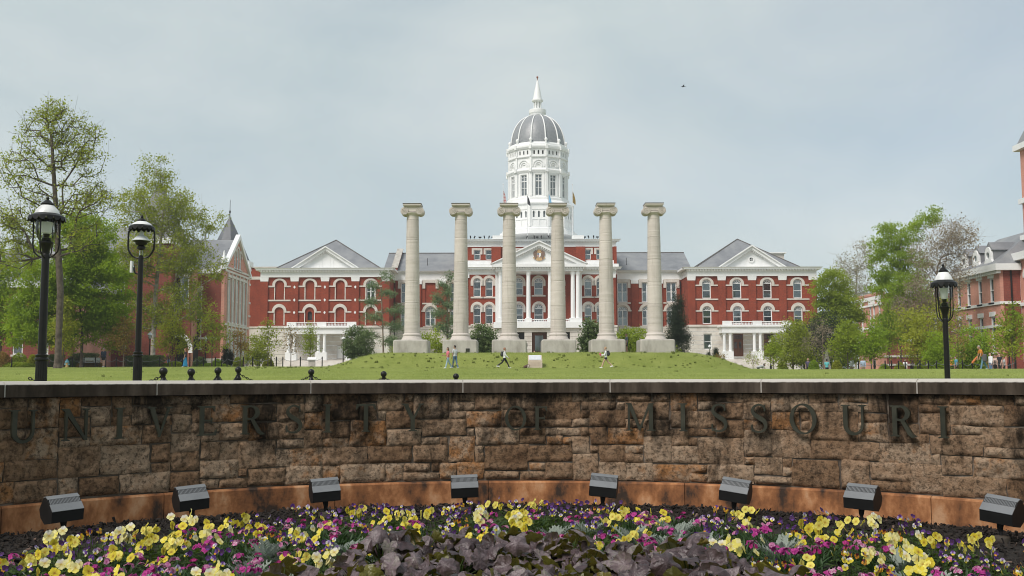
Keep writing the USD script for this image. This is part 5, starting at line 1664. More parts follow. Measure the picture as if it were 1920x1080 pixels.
# ground floor of the portico: stone piers, lintel, dark doorways
z0g = jg - 2
opn = [sbox(JX - 5.6, z0g - 1, JX - 2.75, zp(622.5)), sbox(JX - 1.38, z0g - 1, JX + 1.38, zp(622.5)), sbox(JX + 2.75, z0g - 1, JX + 5.6, zp(622.5))]
courses(hall, JX - pw_ - .2, JX + pw_ + .2, PY + .2, PY + 1.4, z0g, zp(615) - .01, opn, n=13)
part(hall, "entrance_wall", MB().xz(sbox(JX - pw_, z0g, JX + pw_, zp(615)).difference(sbox(JX - .85, z0g - 1, JX + .82, zp(627.5))), PY + 3.0, PY + 3.3), MAT["tan_stone"])
dm = MB().xz(sbox(JX - 1.35, z0g, JX + 1.35, zp(623)).difference(sbox(JX - .78, z0g - 1, JX + .76, zp(628))), PY + 2.7, PY + 2.95)
ed = part(hall, "entrance_door_frame", dm, MAT["wood_door"], label="brown wooden surround of the main entrance")
part(ed, "door_pane", MB().box(JX - .79, JX + .77, PY + 2.86, PY + 2.88, zp(658), zp(627.9)), MAT["glass_pane"])
part(ed, "door_panel", MB().box(JX - .79, JX + .77, PY + 2.80, PY + 2.9, z0g, zp(658) - .01), MAT["wood_door"])
tinted("lobby_wall", [(0.3, (0.42, 0.50, 0.53)), (0.7, (0.52, 0.59, 0.61))], 1.2, .8)
part(hall, "lobby", MB().box(JX - 1.6, JX + 1.6, PY + 4.2, PY + 4.35, z0g, zp(622)), MAT["lobby_wall"])
for s in (-1, 1):
    part(hall, "interior", MB().box(JX + s * 4.2 - 1.6, JX + s * 4.2 + 1.6, PY + 2.4, PY + 2.6, z0g, zp(622)), MAT["dark_room"])
part(hall, "portico_side_base", MB().box(JX - pw_ - .15, JX - pw_ + .5, PY + 1.41, CYF - .21, z0g, zp(615) - .02).box(JX + pw_ - .5, JX + pw_ + .15, PY + 1.41, CYF - .21, z0g, zp(615) - .02), ST)

# dome ----------------------------------------------------------------
DY = JY + 15.5
DX = X(1008.3, DY, 300)
zd = lambda py: Z(py, DY)
k_ = DY / FPX / .992
A12 = PI / 12
R12 = lambda px: px * k_


def poly12(b, name, prof, m=W_, rot=A12, smooth=False, n=12):
    return part(b, name, MB().lathe([(R12(r), zd(z)) for r, z in prof], (DX, DY, 0), n, rot=-PI / 2 + rot), m, smooth)


poly12(hall, "dome_plinth", [(74, 447), (74, 441), (70, 441), (70, 438)])
# lower drum with slit windows, tall window drum, arcade
def face_pts(r_px, k):
    """Centre, outward normal and tangent of face k of the twelve-sided drum of circumradius r."""
    a = -PI / 2 + k * PI / 6
    ap = R12(r_px) * math.cos(A12)
    return np.array([DX + ap * math.cos(a), DY + ap * math.sin(a)]), np.array([math.cos(a), math.sin(a)]), np.array([-math.sin(a), math.cos(a)])


def drum_wall(name, r_px, z0, z1, holes, wall_t=.3):
    """Twelve wall panels with openings given in face coordinates (u sideways, z)."""
    hwid = R12(r_px) * math.sin(A12)
    for k in range(12):
        c, nrm, tan = face_pts(r_px, k)
        p = sbox(-hwid, z0, hwid, z1)
        for h in holes:
            p = p.difference(h)
        v, f = MB().xz(p, 0, wall_t).get()
        w = np.column_stack([c[0] + v[:, 0] * tan[0] - v[:, 1] * nrm[0], c[1] + v[:, 0] * tan[1] - v[:, 1] * nrm[1], v[:, 2]])
        part(hall, name, (w, f), W_)


def on_face(m, r_px, k, out=0.0):
    c, nrm, tan = face_pts(r_px, k)
    v, f = arr(m)
    c = c + nrm * out
    return np.column_stack([c[0] + v[:, 0] * tan[0] - v[:, 1] * nrm[0], c[1] + v[:, 0] * tan[1] - v[:, 1] * nrm[1], v[:, 2]]), f


tinted("dome_glass", [(0.3, (0.10, 0.12, 0.13)), (0.7, (0.20, 0.225, 0.235))], 1.0, 0.12, spec=0.7)
sl = [arch_poly(u * k_, 1.7 * k_, zd(417), zd(408), 2.6 * k_) for u in (-9.5, 0, 9.5)]
drum_wall("drum_panel", 66, zd(438), zd(393), sl)
tall = [sbox(-6.4 * k_, zd(376), 6.4 * k_, zd(337.2))]
drum_wall("drum_panel", 55.6, zd(380), zd(334), tall)
arc_h = [arch_poly(u * k_, 1.45 * k_, zd(300.5), zd(295), 2.0 * k_) for u in (-8, 0, 8)]
drum_wall("drum_panel", 56.0, zd(306), zd(289), arc_h)
drum_wall("drum_panel", 55.6, zd(327), zd(305.9), [])
poly12(hall, "drum_core", [(63.5, 438), (63.5, 393)], MAT["dome_glass"])
poly12(hall, "drum_core", [(53.6, 380), (53.6, 334)], MAT["dome_glass"])
poly12(hall, "drum_core", [(53.6, 306), (53.6, 289)], MAT["dark_room"])
poly12(hall, "drum_cornice", [(64.5, 395), (69, 392), (69, 390), (62, 386), (60, 384), (60, 380), (57, 378.5), (57, 377)])
poly12(hall, "drum_cornice", [(55, 334.6), (57.5, 334), (60.5, 330.5), (60.5, 328.8), (56.8, 327), (56.5, 326)])
poly12(hall, "drum_cornice", [(55.5, 306.4), (58.5, 305.2), (58.5, 304), (55.8, 303.2)])
poly12(hall, "drum_cornice", [(55.5, 290.5), (58, 290), (60, 287.5), (60, 284.5), (57.5, 283.5), (57, 280.5), (54, 279.5), (53, 277)])
poly12(hall, "drum_base_band", [(69.5, 441), (69.5, 437), (67, 435.5), (67, 434)])
for k in range(12):
    if k in (5, 6, 7):
        continue
    for q in tall:
        fr = q.difference(q.buffer(-.12)).union(sbox(-.06, zd(376), .06, zd(337.2))).union(sbox(-6.4 * k_, zd(350), 6.4 * k_, zd(348.6))).union(sbox(-6.4 * k_, zd(343), 6.4 * k_, zd(342.4))).union(sbox(-6.4 * k_, zd(362.5), 6.4 * k_, zd(361.8)))
        w = part(hall, "dome_window", on_face(MB().xz(fr, .10, .22), 55.6, k), W_)
        part(w, "blind", on_face(MB().box(-6.0 * k_, 6.0 * k_, .225, .24, zd(376), zd(364 if k % 2 else 360)), 55.6, k), MAT["window_blind"])
        sur = q.buffer(.42, join_style=2).difference(q.buffer(.02, join_style=2))
        part(w, "surround", on_face(MB().xz(sur, -.12, .01), 55.6, k), W_)
    # relief arches, panels
    rel = ring(0, 11.5 * k_, 9.6 * k_, zd(323), zd(322), 12.5 * k_, 10.6 * k_).union(ring(0, 7.2 * k_, 5.6 * k_, zd(323), zd(322), 8.2 * k_, 6.6 * k_)).union(ring(0, 3.2 * k_, .4, zd(323), zd(322), 4.0 * k_, .3))
    part(hall, "arch_relief", on_face(MB().xz(rel, -.16, .01), 55.6, k), W_)
    pn = sbox(-13 * k_, zd(434), 13 * k_, zd(420)).difference(sbox(-12 * k_, zd(433), 12 * k_, zd(421))).union(sbox(-.1, zd(433), .1, zd(421))).union(sbox(-13 * k_, zd(402.5), 13 * k_, zd(401.6)))
    part(hall, "panel_relief", on_face(MB().xz(pn, -.10, .01), 66, k), W_)
    hd = unary_union([ring(u * k_, 2.5 * k_, 1.75 * k_, zd(408), zd(408), 3.6 * k_, 2.7 * k_) for u in (-9.5, 0, 9.5)])
    part(hall, "slit_hood", on_face(MB().xz(hd, -.10, .01), 66, k), W_)
for k in range(12):
    a = -PI / 2 + A12 + k * PI / 6
    if k in (5, 6):
        continue
    def pil(r, z0, z1, wd, nm):
        c = np.array([DX + R12(r) * math.cos(a), DY + R12(r) * math.sin(a)])
        v, f = MB().box(-wd * k_, wd * k_, -wd * k_, wd * k_, zd(z0), zd(z1)).get()
        part(hall, nm, xform((v, f), (c[0], c[1], 0), a), W_)
    pil(55.4, 377, 334, 2.4, "drum_pilaster")
    pil(55.8, 326, 306.2, 1.8, "drum_pilaster")
    pil(56, 303, 290.5, 1.8, "drum_pilaster")
    pil(58.6, 291, 283.3, 2.2, "drum_block")
    pil(59, 332.8, 326.5, 2.4, "drum_block")
    pil(65.6, 434, 395, 2.0, "drum_pilaster")
    fin = MB().lathe([(.20, 0), (.30, .3), (.14, .5), (.34, .85), (.30, 1.1), (.05, 1.35)], (DX + R12(54.5) * math.cos(a), DY + R12(54.5) * math.sin(a), zd(281.5)), 8)
    part(hall, "finial", fin, W_, True)
th = np.linspace(0, 1, 18)
prof = [(51.5 * math.cos(t * PI / 2 * .815) ** .93, 278 - 58.5 * math.sin(t * PI / 2 * .86) / math.sin(PI / 2 * .86)) for t in th]
dp = part(hall, "dome", MB().lathe([(R12(r), zd(z)) for r, z in prof], (DX, DY, 0), 12, rot=-PI / 2 + A12), MAT["dome_slate"], 20)
for k in range(12):
    a = -PI / 2 + A12 + k * PI / 6
    pts = np.array([(DX + (R12(r) + .05) * math.cos(a), DY + (R12(r) + .05) * math.sin(a), zd(z)) for r, z in prof])
    part(dp, "dome_rib", MB().tube(pts, np.linspace(.16, .10, len(pts)), 6), W_, True)
part(hall, "lantern_gallery", MB().lathe([(R12(r), zd(z)) for r, z in [(13, 221), (16, 219), (16.6, 217), (13.5, 215.6), (16.2, 213.5), (16.6, 208), (16.2, 207), (13, 206.6), (10, 205)]], (DX, DY, 0), 20), W_, 30)
for k in range(8):
    a = k * PI / 4 + .2
    part(hall, "lantern_post", MB().lathe([(.19, 0), (.15, .2), (.13, zd(192) - zd(205.6) - .2), (.19, zd(192) - zd(205.6))], (DX + R12(6.2) * math.cos(a), DY + R12(6.2) * math.sin(a), zd(205.6)), 8), W_, 40)
part(hall, "lantern_core", MB().lathe([(R12(3.4), zd(205.5)), (R12(3.4), zd(191))], (DX, DY, 0), 10), W_, 40)
part(hall, "spire", MB().lathe([(R12(r), zd(z)) for r, z in [(8, 192.5), (10.8, 190), (10.8, 187.6), (9, 187), (8.2, 184.5), (6.0, 172), (3.4, 160), (1.3, 151)]], (DX, DY, 0), 12), W_, 30)
tinted("copper_ball", [(0.3, (0.20, 0.07, 0.04)), (0.7, (0.30, 0.11, 0.06))], 3, .5)
part(hall, "spire_ball", MB().lathe([(R12(r), zd(z)) for r, z in [(1.2, 151), (.6, 149), (.6, 147.6), (1.7, 146.4), (2.0, 145), (1.5, 143.6), (.3, 143)]], (DX, DY, 0), 10), MAT["copper_ball"], True)

# flags, roof lights ----------------------------------------------------
tinted("flag_red", [(0.3, (0.40, 0.10, 0.10)), (0.7, (0.50, 0.35, 0.35))], 9, .8)
tinted("flag_dark", [(0.3, (0.02, 0.02, 0.03)), (0.7, (0.05, 0.05, 0.06))], 3, .8)
tinted("flag_blue", [(0.3, (0.20, 0.42, 0.62)), (0.7, (0.28, 0.50, 0.68))], 3, .8)
tinted("flag_gold", [(0.3, (0.05, 0.04, 0.03)), (0.7, (0.40, 0.28, 0.06))], 5, .8)
mat("flag_stripes", {"g": ("geometry", {}), "m": ("mapping", {"scale": (0, 0, 1.0)}), "w": ("wave_texture", {"wave_type": "bands", "bands_direction": "z", "scale": 1.1}),
                     "r": ("rgb_ramp", {"ramp": [(0.45, (0.42, 0.06, 0.07)), (0.55, (0.62, 0.60, 0.58))]}), "p": ("principled_bsdf", {"roughness": .8})},
    [("g.position", "w.vector"), ("w.fac", "r.fac"), ("r.color", "p.base_color")])
for px, top, lab, mtl, f0, f1 in ((943.5, 346, "flagpole with a limp red and white striped flag, left of the dome", "flag_stripes", 357, 381), (988.5, 366, "flagpole with a dark limp flag before the dome's left windows", "flag_dark", 366, 382),
                              (1028.5, 360, "flagpole with a light blue limp flag before the dome's right windows", "flag_blue", 363, 381), (1073.5, 347, "flagpole with a dark and gold limp flag, right of the dome", "flag_gold", 359, 380)):
    yy = AYF + 3.5
    x, zt, zb = X(px, yy, 400), Z(top, yy), Z(447, yy)
    t = thing("flag_pole", lab, "flagpole", (x, yy, zb), "flagpoles on the roof of the domed hall")
    part(t, "pole", MB().tube([(x, yy, zb), (x, yy, zt)], [.085, .05], 6).mesh(xform(trimesh.creation.icosphere(1, .12), (x, yy, zt + .08))), MAT["flag_pole"], 40)
    ff = MB()
    zz = np.linspace(Z(f0, yy), Z(f1, yy), 9)
    rgf = np.random.default_rng(int(px))
    us = np.linspace(0, 1, 6)
    v = []
    for i_, z in enumerate(zz):
        wd = .22 + .5 * (i_ / 8) ** .8 * (1 - .35 * (i_ / 8) ** 3)
        for u in us:
            v.append((x + .06 + wd * u, yy + .10 * math.sin(u * 9 + i_ * .4), z - .5 * u))
    f = [[a * 6 + b, a * 6 + b + 1, (a + 1) * 6 + b + 1, (a + 1) * 6 + b] for a in range(8) for b in range(5)]
    part(t, "flag", (np.array(v), np.array(f)), MAT[mtl], True)
rl_ = np.random.default_rng(8)
lx = [882.5, 889, 900, 908.5, 916.5, 924, 987.5, 1002, 1007, 1015, 1029, 1096, 1104, 1113, 1120]
names_rl = ["left roof corner", "centre of the roof, before the drum", "right roof corner"]
for i_, px in enumerate(lx):
    yy = AYF + .1
    x, z = X(px, yy, 445), zc(446.6)
    wide = i_ % 3 == 2
    t = thing("roof_floodlight", f"small dark floodlight on the cornice above the {'left attic windows' if px < 940 else 'pediment' if px < 1060 else 'right attic windows'}, {['', 'tilted', 'wide and low'][i_ % 3] or 'upright'} one at {'the outer end' if i_ in (0, 14) else 'position ' + str(0) if False else 'its row'}", "floodlight", (x, yy, z), "small floodlights along the roof edge")
    w, h = (.55, .22) if wide else (.22, .42)
    part(t, "lamp_head", xform(MB().box(-w / 2, w / 2, -.15, .15, 0, h), (x, yy, z + .25), 0, ry=0 if wide else rl_.uniform(-.5, .5)), MAT["fixture_black"])
    part(t, "lamp_foot", MB().tube([(x, yy, z - .02), (x, yy, z + .3)], [.05, .05], 6), MAT["fixture_black"])
    tag(t, label=[
        "grey curved floodlight, leftmost on the cornice over the left attic windows", "tilted floodlight second from the left on the left cornice", "low wide dark floodlight left of middle on the left cornice", "small leaning floodlight between the two low ones on the left cornice",
        "tilted floodlight next to the last on the left cornice", "low wide floodlight at the inner end of the left cornice", "dark floodlight by the third column, over the pediment's left slope", "small floodlight just left of the pediment peak", "low wide floodlight right above the pediment peak",
        "tilted floodlight just right of the pediment peak", "floodlight beside the fourth column over the pediment's right slope", "low wide dark floodlight at the inner end of the right cornice", "tilted floodlight second on the right cornice", "small leaning floodlight third on the right cornice", "low floodlight at the outer end of the right cornice by the fifth column"][i_])
# ------------------------------------------------------------------ buildings at the sides of the lawn
LIT_BR, SHADE_BR = MAT["rose_brick"], MAT["dark_brick"]


def face_mx(mb, x0):
    """From (u = -Y, depth, z) to a wall facing -X at x0."""
    return xform(mb, (x0, 0, 0), -PI / 2)


def face_px(mb, x0):
    """From (u = Y, depth, z) to a wall facing +X at x0."""
    return xform(mb, (x0, 0, 0), PI / 2)


def tall_window(b, put, u, w, z0, z1, hood=.45, arch=False, trim=None, wide=.16, sill=True, blind=None):
    """A sash window in a wall laid out in (u, z); put() places meshes."""
    trim = trim or TS
    op = arch_poly(u, w, z0, z1 - w, w) if arch else sbox(u - w, z0, u + w, z1)
    fr = op.difference(op.buffer(-.14, join_style=2)).union(sbox(u - w, (z0 + z1) / 2 - .05, u + w, (z0 + z1) / 2 + .05).intersection(op))
    n = part(b, "window", put(MB().xz(fr, .06, .20)), W_)
    part(n, "pane", put(MB().xz(op.buffer(-.05), .20, .215)), MAT["glass_pane"])
    if blind:
        part(n, "blind", put(MB().box(u - w + .08, u + w - .08, .25, .27, z0 + (z1 - z0) * blind[0], z0 + (z1 - z0) * blind[1])), MAT["window_blind"])
    part(n, "interior", put(MB().box(u - w - .3, u + w + .3, .62, .70, z0 - .2, z1 + .3)), MAT["dark_room"])
    if arch:
        part(n, "hood", put(MB().xz(ring(u, w + .3, w + .01, z1 - w - .3, z1 - w, w + .3, w), -.10, .02)), trim)
    else:
        part(n, "hood", put(MB().box(u - w - wide, u + w + wide, -.12, .02, z1, z1 + hood)), trim)
    if sill:
        part(n, "sill", put(MB().box(u - w - wide, u + w + wide, -.14, .02, z0 - .22, z0)), trim)
    return op


def plain_wall(b, put, u0, u1, z0, z1, ops, m, name="wall", t=.4, poly=None):
    p = poly if poly is not None else sbox(u0, z0, u1, z1)
    for o in ops:
        p = p.difference(o)
    return part(b, name, put(MB().xz(p, 0, t)), m)


same = lambda y0: (lambda m: xform(m, (0, y0, 0)))

# left hall with the pointed towers
gx, ya, yb2 = -37.9, 133.0, 145.4
zg_ = E - .2
ze, za = at(418, 503, ya)[2], at(441, 450.0, 139.2)[2]
lh = thing("gabled_hall", "red brick hall with slate gables and pointed towers behind the left trees", "building", (gx, ya, zg_))
put = lambda m: face_px(m, gx)
ym = (ya + yb2) / 2
ops = []
strips = np.linspace(ya + 1.5, yb2 - 1.5, 6)
zl0, zl1, zu0_, zu1_ = Z(684, ym), Z(620, ym), Z(606, ym), Z(524, ym)
for a, b_ in zip(strips[:-1], strips[1:]):
    u = (a + b_) / 2
    ops.append(tall_window(lh, put, u, .62, zl0, zl1, .3, trim=TS))
    ops.append(tall_window(lh, put, u, .62, zu0_, zu1_, .35, trim=TS))
for s in (-1, 0, 1):
    ops.append(tall_window(lh, put, ym + s * 1.35, .48, ze + .5, ze + 2.9 + (.5 if s == 0 else 0), arch=True, trim=TS))
gable = Polygon([(ya, zg_), (yb2, zg_), (yb2, ze), (ym, za), (ya, ze)])
plain_wall(lh, put, 0, 0, 0, 0, ops, LIT_BR, "gable_wall", poly=gable)
for a in strips:
    part(lh, "white_strip", put(MB().box(a - .17, a + .17, -.16, .02, Z(686, ym), zu1_ + .6)), TS)
for z in (zu1_ + .62, zl1 + .55, ze + .1):
    part(lh, "string_band", put(MB().box(ya, yb2, -.14, .01, z, z + .28)), TS)
cp = Polygon([(ya - .35, ze - .2), (ya - .35, ze + .25), (ym, za + .75), (yb2 + .35, ze + .25), (yb2 + .35, ze - .2), (ym, za + .05)])
part(lh, "gable_coping", put(MB().xz(cp, -.3, .3)), W_)
for u in (ya - .1, yb2 + .1):
    part(lh, "corner_finial", MB().lathe([(.42, 0), (.42, .5), (.26, .7), (.40, 1.1), (.34, 1.5), (.12, 1.9), (.16, 2.1), (.02, 2.5)], (gx - .1, u, ze - .1), 8), W_, 40)
# front wall of that wing, roof
xw0 = -58.0
put2 = same(ya)
ops = [tall_window(lh, put2, X(371.5, ya), .52, at(371, 653, ya)[2], at(371, 545, ya)[2], .6, blind=(.55, 1))]
ops.append(tall_window(lh, put2, X(371.5, ya), .52, at(371, 690, ya)[2] - 0, at(371, 660, ya)[2], .2)) if False else None
ops = [o for o in ops if o is not None]
plain_wall(lh, put2, xw0, gx - .401, zg_, ze, ops, SHADE_BR, "front_wall")
part(lh, "front_cornice", MB().box(xw0, gx - .41, ya - .45, ya - .001, ze - .7, ze - .1), W_)
part(lh, "front_band", MB().box(xw0, gx - .41, ya - .14, ya - .001, at(380, 636, ya)[2], at(380, 632, ya)[2]), TS)
part(lh, "plinth", MB().box(xw0, gx + .12, ya - .12, ya - .001, zg_, at(400, 672, ya)[2]), TS)
part(lh, "slate_roof", (np.array([[gx - .3, ya - .4, ze - .1], [gx - .3, yb2 + .4, ze - .1], [gx - .3, ym, za], [xw0, ya - .4, ze - .1], [xw0, yb2 + .4, ze - .1], [xw0, ym, za]]),
                        [[0, 2, 5], [0, 5, 3], [1, 5, 2], [1, 4, 5]]), SL)
part(lh, "back_wall", MB().box(xw0, gx - .41, yb2 - .4, yb2, zg_, ze), SHADE_BR)
# entrance wing towards the viewer
yw, xr, xl = 130.3, -41.4, -63.0
zew = at(330, 500, yw)[2]
put3 = same(yw)
zz = lambda py: at(330, py, yw)[2]
ops = [arch_poly(X(338, yw), 1.25, zg_ - 1, zz(655), 1.6)]
ops += [tall_window(lh, put3, X(p, yw), .55, zz(568), zz(518), .4) for p in (316, 331, 346)]
ops += [tall_window(lh, put3, X(p, yw), .55, zz(650), zz(592), .4) for p in (240, 262, 300)]
ops += [tall_window(lh, put3, X(p, yw), .55, zz(568), zz(518), .4) for p in (225, 250)]
plain_wall(lh, put3, xl, xr, zg_, zew, ops, SHADE_BR, "entrance_wall")
part(lh, "door_arch", put3(MB().xz(ring(X(338, yw), 1.75, 1.26, zz(662), zz(655), 2.1, 1.6), -.2, .02)), W_)
part(lh, "interior", put3(MB().box(X(338, yw) - 2, X(338, yw) + 2, 1.4, 1.5, zg_, zz(630))), MAT["dark_room"])
part(lh, "wing_side", MB().box(xr - .4, xr, yw + .401, ya - .001, zg_, zew), LIT_BR)
part(lh, "wing_cornice", MB().box(xl - .3, xr + .3, yw - .4, yw - .001, zew - .6, zew), W_)
for py in (576, 508.5):
    part(lh, "string_band", MB().box(xl, xr + .08, yw - .14, yw - .003, zz(py) - .16, zz(py) + .16), TS)
zr = at(345, 425, yw + 6)[2]
part(lh, "wing_roof", (np.array([[xl - .5, yw - .5, zew], [xr + .5, yw - .5, zew], [xl - .5, yw + 12, zew], [xr + .5, yw + 12, zew], [xl + 4, yw + 6, zr], [xr - 6, yw + 6, zr]]),
                       [[0, 1, 5], [0, 5, 4], [1, 3, 5], [3, 2, 4], [3, 4, 5], [2, 0, 4]]), SL)
# towers with pyramid roofs
def tower(xc, yc, hw, z0, z1, zap, nm, m):
    part(lh, nm + "_shaft", MB().box(xc - hw, xc + hw, yc - hw, yc + hw, z0, z1), m)
    part(lh, nm + "_cornice", MB().box(xc - hw - .35, xc + hw + .35, yc - hw - .35, yc + hw + .35, z1 + .002, z1 + .75), W_)
    n = 8 if nm == "corner_tower" else 4
    rf = MB().lathe([(hw * (1.18 if n == 8 else 1.55), z1 + .752), (hw * .62 * (1 if n == 8 else 1.3), z1 + .75 + (zap - z1) * .46), (.05, zap)], (xc, yc, 0), n, rot=PI / n)
    sp = part(lh, nm + "_spire", rf, MAT["spire_slate"])
    part(sp, "finial", MB().lathe([(.09, 0), (.05, .5), (.16, .8), (.04, 1.1), (.03, 2.6)], (xc, yc, zap - .1), 6), MAT["black_iron"])


cyt = 148.4
cxt = X(430.5, cyt, 430)
tower(cxt, cyt, 2.55, zg_, at(455, 495, cyt - 2)[2], at(430, 406, cyt)[2], "corner_tower", LIT_BR)
put4 = lambda m: face_px(m, cxt + 2.55)
for z0, z1, ar in ((575, 535, False), (530, 503, True), (680, 635, False)):
    for s in (-1, 1):
        u = cyt + s * .85
        za0, za1 = Z(z0, cyt), Z(z1, cyt)
        w = part(lh, "tower_window", put4(MB().xz((arch_poly(u, .5, za0, za1 - .5, .5) if ar else sbox(u - .5, za0, u + .5, za1)), -.04, .0)), MAT["dome_glass"])
        part(w, "surround", put4(MB().xz((ring(u, .72, .5, za0, za1 - .5, .72, .5) if ar else sbox(u - .7, za0 - .2, u + .7, za1 + .3).difference(sbox(u - .5, za0, u + .5, za1))), -.1, .0)), TS)
for py in (530, 565, 590, 640):
    part(lh, "tower_band", MB().box(cxt - 2.6, cxt + 2.66, cyt - 2.66, cyt + 2.6, Z(py, cyt) - .14, Z(py, cyt) + .14), TS)
tx, ty = X(297, 131.5, 480), 131.5
tower(tx, ty, 2.7, zg_, at(297, 462, ty)[2], at(297, 341, ty)[2], "front_tower", SHADE_BR)
# long brick building with a mansard roof at the far left
fl = thing("mansard_building", "brick building with grey roof hidden behind the leftmost trees", "building", (-60, 118, E))
fx0, fx1, fy = -78.0, -51.5, 119.0
zf1, zf2 = at(40, 540, fy)[2], at(40, 462, fy)[2]
put5 = same(fy)
ops = [tall_window(fl, put5, x, .6, at(40, p0, fy)[2], at(40, p1, fy)[2], .4) for x in np.arange(fx0 + 2, fx1 - 1, 3.0) for p0, p1 in ((600, 560), (665, 625))]
plain_wall(fl, put5, fx0, fx1, E - .3, zf1, ops, SHADE_BR)
part(fl, "side_wall", MB().box(fx1 - .4, fx1, fy + .401, fy + 14, E - .3, zf1), LIT_BR)
part(fl, "cornice", MB().box(fx0, fx1 + .5, fy - .6, fy + 14, zf1 + .002, zf1 + .7), W_)
part(fl, "mansard_roof", MB().hexa([(fx0, fy - .3, zf1 + .71), (fx1 + .2, fy - .3, zf1 + .71), (fx1 + .2, fy + 14, zf1 + .71), (fx0, fy + 14, zf1 + .71), (fx0, fy + 2.2, zf2), (fx1 - 2.2, fy + 2.2, zf2), (fx1 - 2.2, fy + 12, zf2), (fx0, fy + 12, zf2)]), SL)
for x in np.arange(fx0 + 3, fx1 - 2, 5.5):
    d = part(fl, "dormer", MB().box(x - .9, x + .9, fy + .15, fy + 2.5, zf1 + 1.0, zf1 + 3.4), W_)
    part(d, "pane", MB().box(x - .5, x + .5, fy + .12, fy + .148, zf1 + 1.3, zf1 + 3.0), MAT["dome_glass"])
    part(d, "dormer_roof", MB().xz(Polygon([(x - 1.1, zf1 + 3.402), (x + 1.1, zf1 + 3.402), (x, zf1 + 4.3)]), fy - .1, fy + 3), SL)

# right hall: pink lit side with sash windows, dormers, tower at the photo's edge
x1_, yn, yf_ = X(1878, 119, 600), 119.0, 132.4
rh = thing("dormered_hall", "rose brick hall with white sashes and round headed dormers at the right edge", "building", (x1_, yn, E))
zt = at(1878, 507, yn)[2]
zq = lambda py: at(1860, py, X(1860, 1) and 120.7)[2]
put6 = lambda m: face_mx(m, x1_)
ops = []
for k, px in enumerate((1798, 1816.5, 1838, 1860)):
    yy = x1_ * FPX * .997 / (px - 960)
    ops.append(tall_window(rh, put6, -yy, .50, zq(567), zq(521), .55, trim=W_, wide=.22, blind=(0, 1)))
    ops.append(tall_window(rh, put6, -yy, .50, zq(660), zq(593), .55, trim=W_, wide=.22, blind=(.5, 1)))
plain_wall(rh, put6, -yf_, -yn, E - .6, zt, ops, LIT_BR, "side_wall")
for py in (569.5, 612):
    part(rh, "string_band", put6(MB().box(-yf_, -yn + .1, -.14, .01, zq(py) - .17, zq(py) + .17)), W_)
plain_wall(rh, same(yn + .001), x1_ + .402, x1_ + 2.4, E - .6, zt, [], SHADE_BR, "front_wall")
part(rh, "front_band", MB().box(x1_, x1_ + 2.3, yn - .13, yn, zq(569.5) - .17, zq(569.5) + .17), W_)
part(rh, "cornice", MB().box(x1_ - .7, x1_ + 2.3, yn - .6, yf_ + .5, zt + .002, zt + .78), W_)
dd = MB()
for y in np.arange(yn - .2, yf_, .5):
    dd.box(x1_ - .5, x1_ - .001, y - .12, y + .12, zt - .35, zt)
part(rh, "dentils", dd, W_)
part(rh, "downpipe", MB().tube([(x1_ + 1.3, yn - .1, E), (x1_ + 1.3, yn - .1, zt)], [.1, .1], 6), MAT["black_iron"])
zr2 = zt + 5.2
part(rh, "slate_roof", (np.array([[x1_ - .5, yn - .4, zt + .79], [x1_ - .5, yf_ + .4, zt + .79], [x1_ + 5.5, yf_ - 2, zr2], [x1_ + 5.5, yn + 3, zr2], [x1_ + 14, yn - .4, zt + .79], [x1_ + 14, yf_ + .4, zt + .79]]),
                        [[0, 3, 2], [0, 2, 1], [1, 2, 5], [0, 4, 3], [3, 4, 5], [3, 5, 2]]), SL)
for k, (yy) in enumerate((128.5, 125.2, 121.9)):
    d = part(rh, "dormer", MB().box(x1_ + .4, x1_ + 4.5, yy - .85, yy + .85, zt + .9, zt + 2.75), SL)
    fr = arch_poly(-yy, .72, zt + .85, zt + 2.2, .95).difference(Point(-yy, zt + 2.1).buffer(.42, 10))
    part(d, "dormer_front", put6(MB().xz(fr, .05, .39)), W_)
    part(d, "pane", put6(MB().xz(Point(-yy, zt + 2.1).buffer(.44, 10), .2, .22)), MAT["dome_glass"])
    sc = unary_union([Polygon([(-yy + s * .7, zt + .85), (-yy + s * 1.3, zt + .85), (-yy + s * .75, zt + 1.6), (-yy + s * .7, zt + 2.0)]) for s in (-1, 1)])
    part(d, "scroll", put6(MB().xz(sc, .08, .38)), W_)
    v = np.array([[x1_ + .2, yy - 1.05, zt + 2.7], [x1_ + .2, yy + 1.05, zt + 2.7], [x1_ + .2, yy, zt + 3.75], [x1_ + 5.4, yy - 1.05, zt + 2.7], [x1_ + 5.4, yy + 1.05, zt + 2.7], [x1_ + 5.4, yy, zt + 3.75]])
    part(d, "dormer_roof", (v, [[0, 2, 5], [0, 5, 3], [1, 5, 2], [1, 4, 5], [0, 1, 2]]), SL)
# projecting bay and, behind it, the tower at the photo's edge
tx0 = x1_ + 2.41
zt2 = at(1913, 488, 118.5)[2]
put7 = lambda m: face_mx(m, tx0)
z7 = lambda py: at(1915, py, 118.0)[2]
ops = [tall_window(rh, put7, -(117.3 - 3.6 * k), .62, z7(a), z7(b), arch=True, trim=W_, wide=.3) for k in range(3) for a, b in ((562, 506), (640, 585))]
plain_wall(rh, put7, -yn + .003, -106.5, E - .6, zt2, ops, LIT_BR, "bay_side")
part(rh, "bay_front", MB().box(tx0, tx0 + 12, 106.1, 106.499, E - .6, zt2), SHADE_BR)
part(rh, "bay_back", MB().box(tx0 + .401, tx0 + 12, yn - .4, yn, E - .6, zt2), LIT_BR)
part(rh, "bay_band", put7(MB().box(-yn + .003, -106.4, -.2, .01, z7(570) - .2, z7(570) + .2)), W_)
part(rh, "bay_cornice", MB().box(tx0 - .7, tx0 + 12, 105.4, yn + .9, zt2 + .002, zt2 + .9), W_)
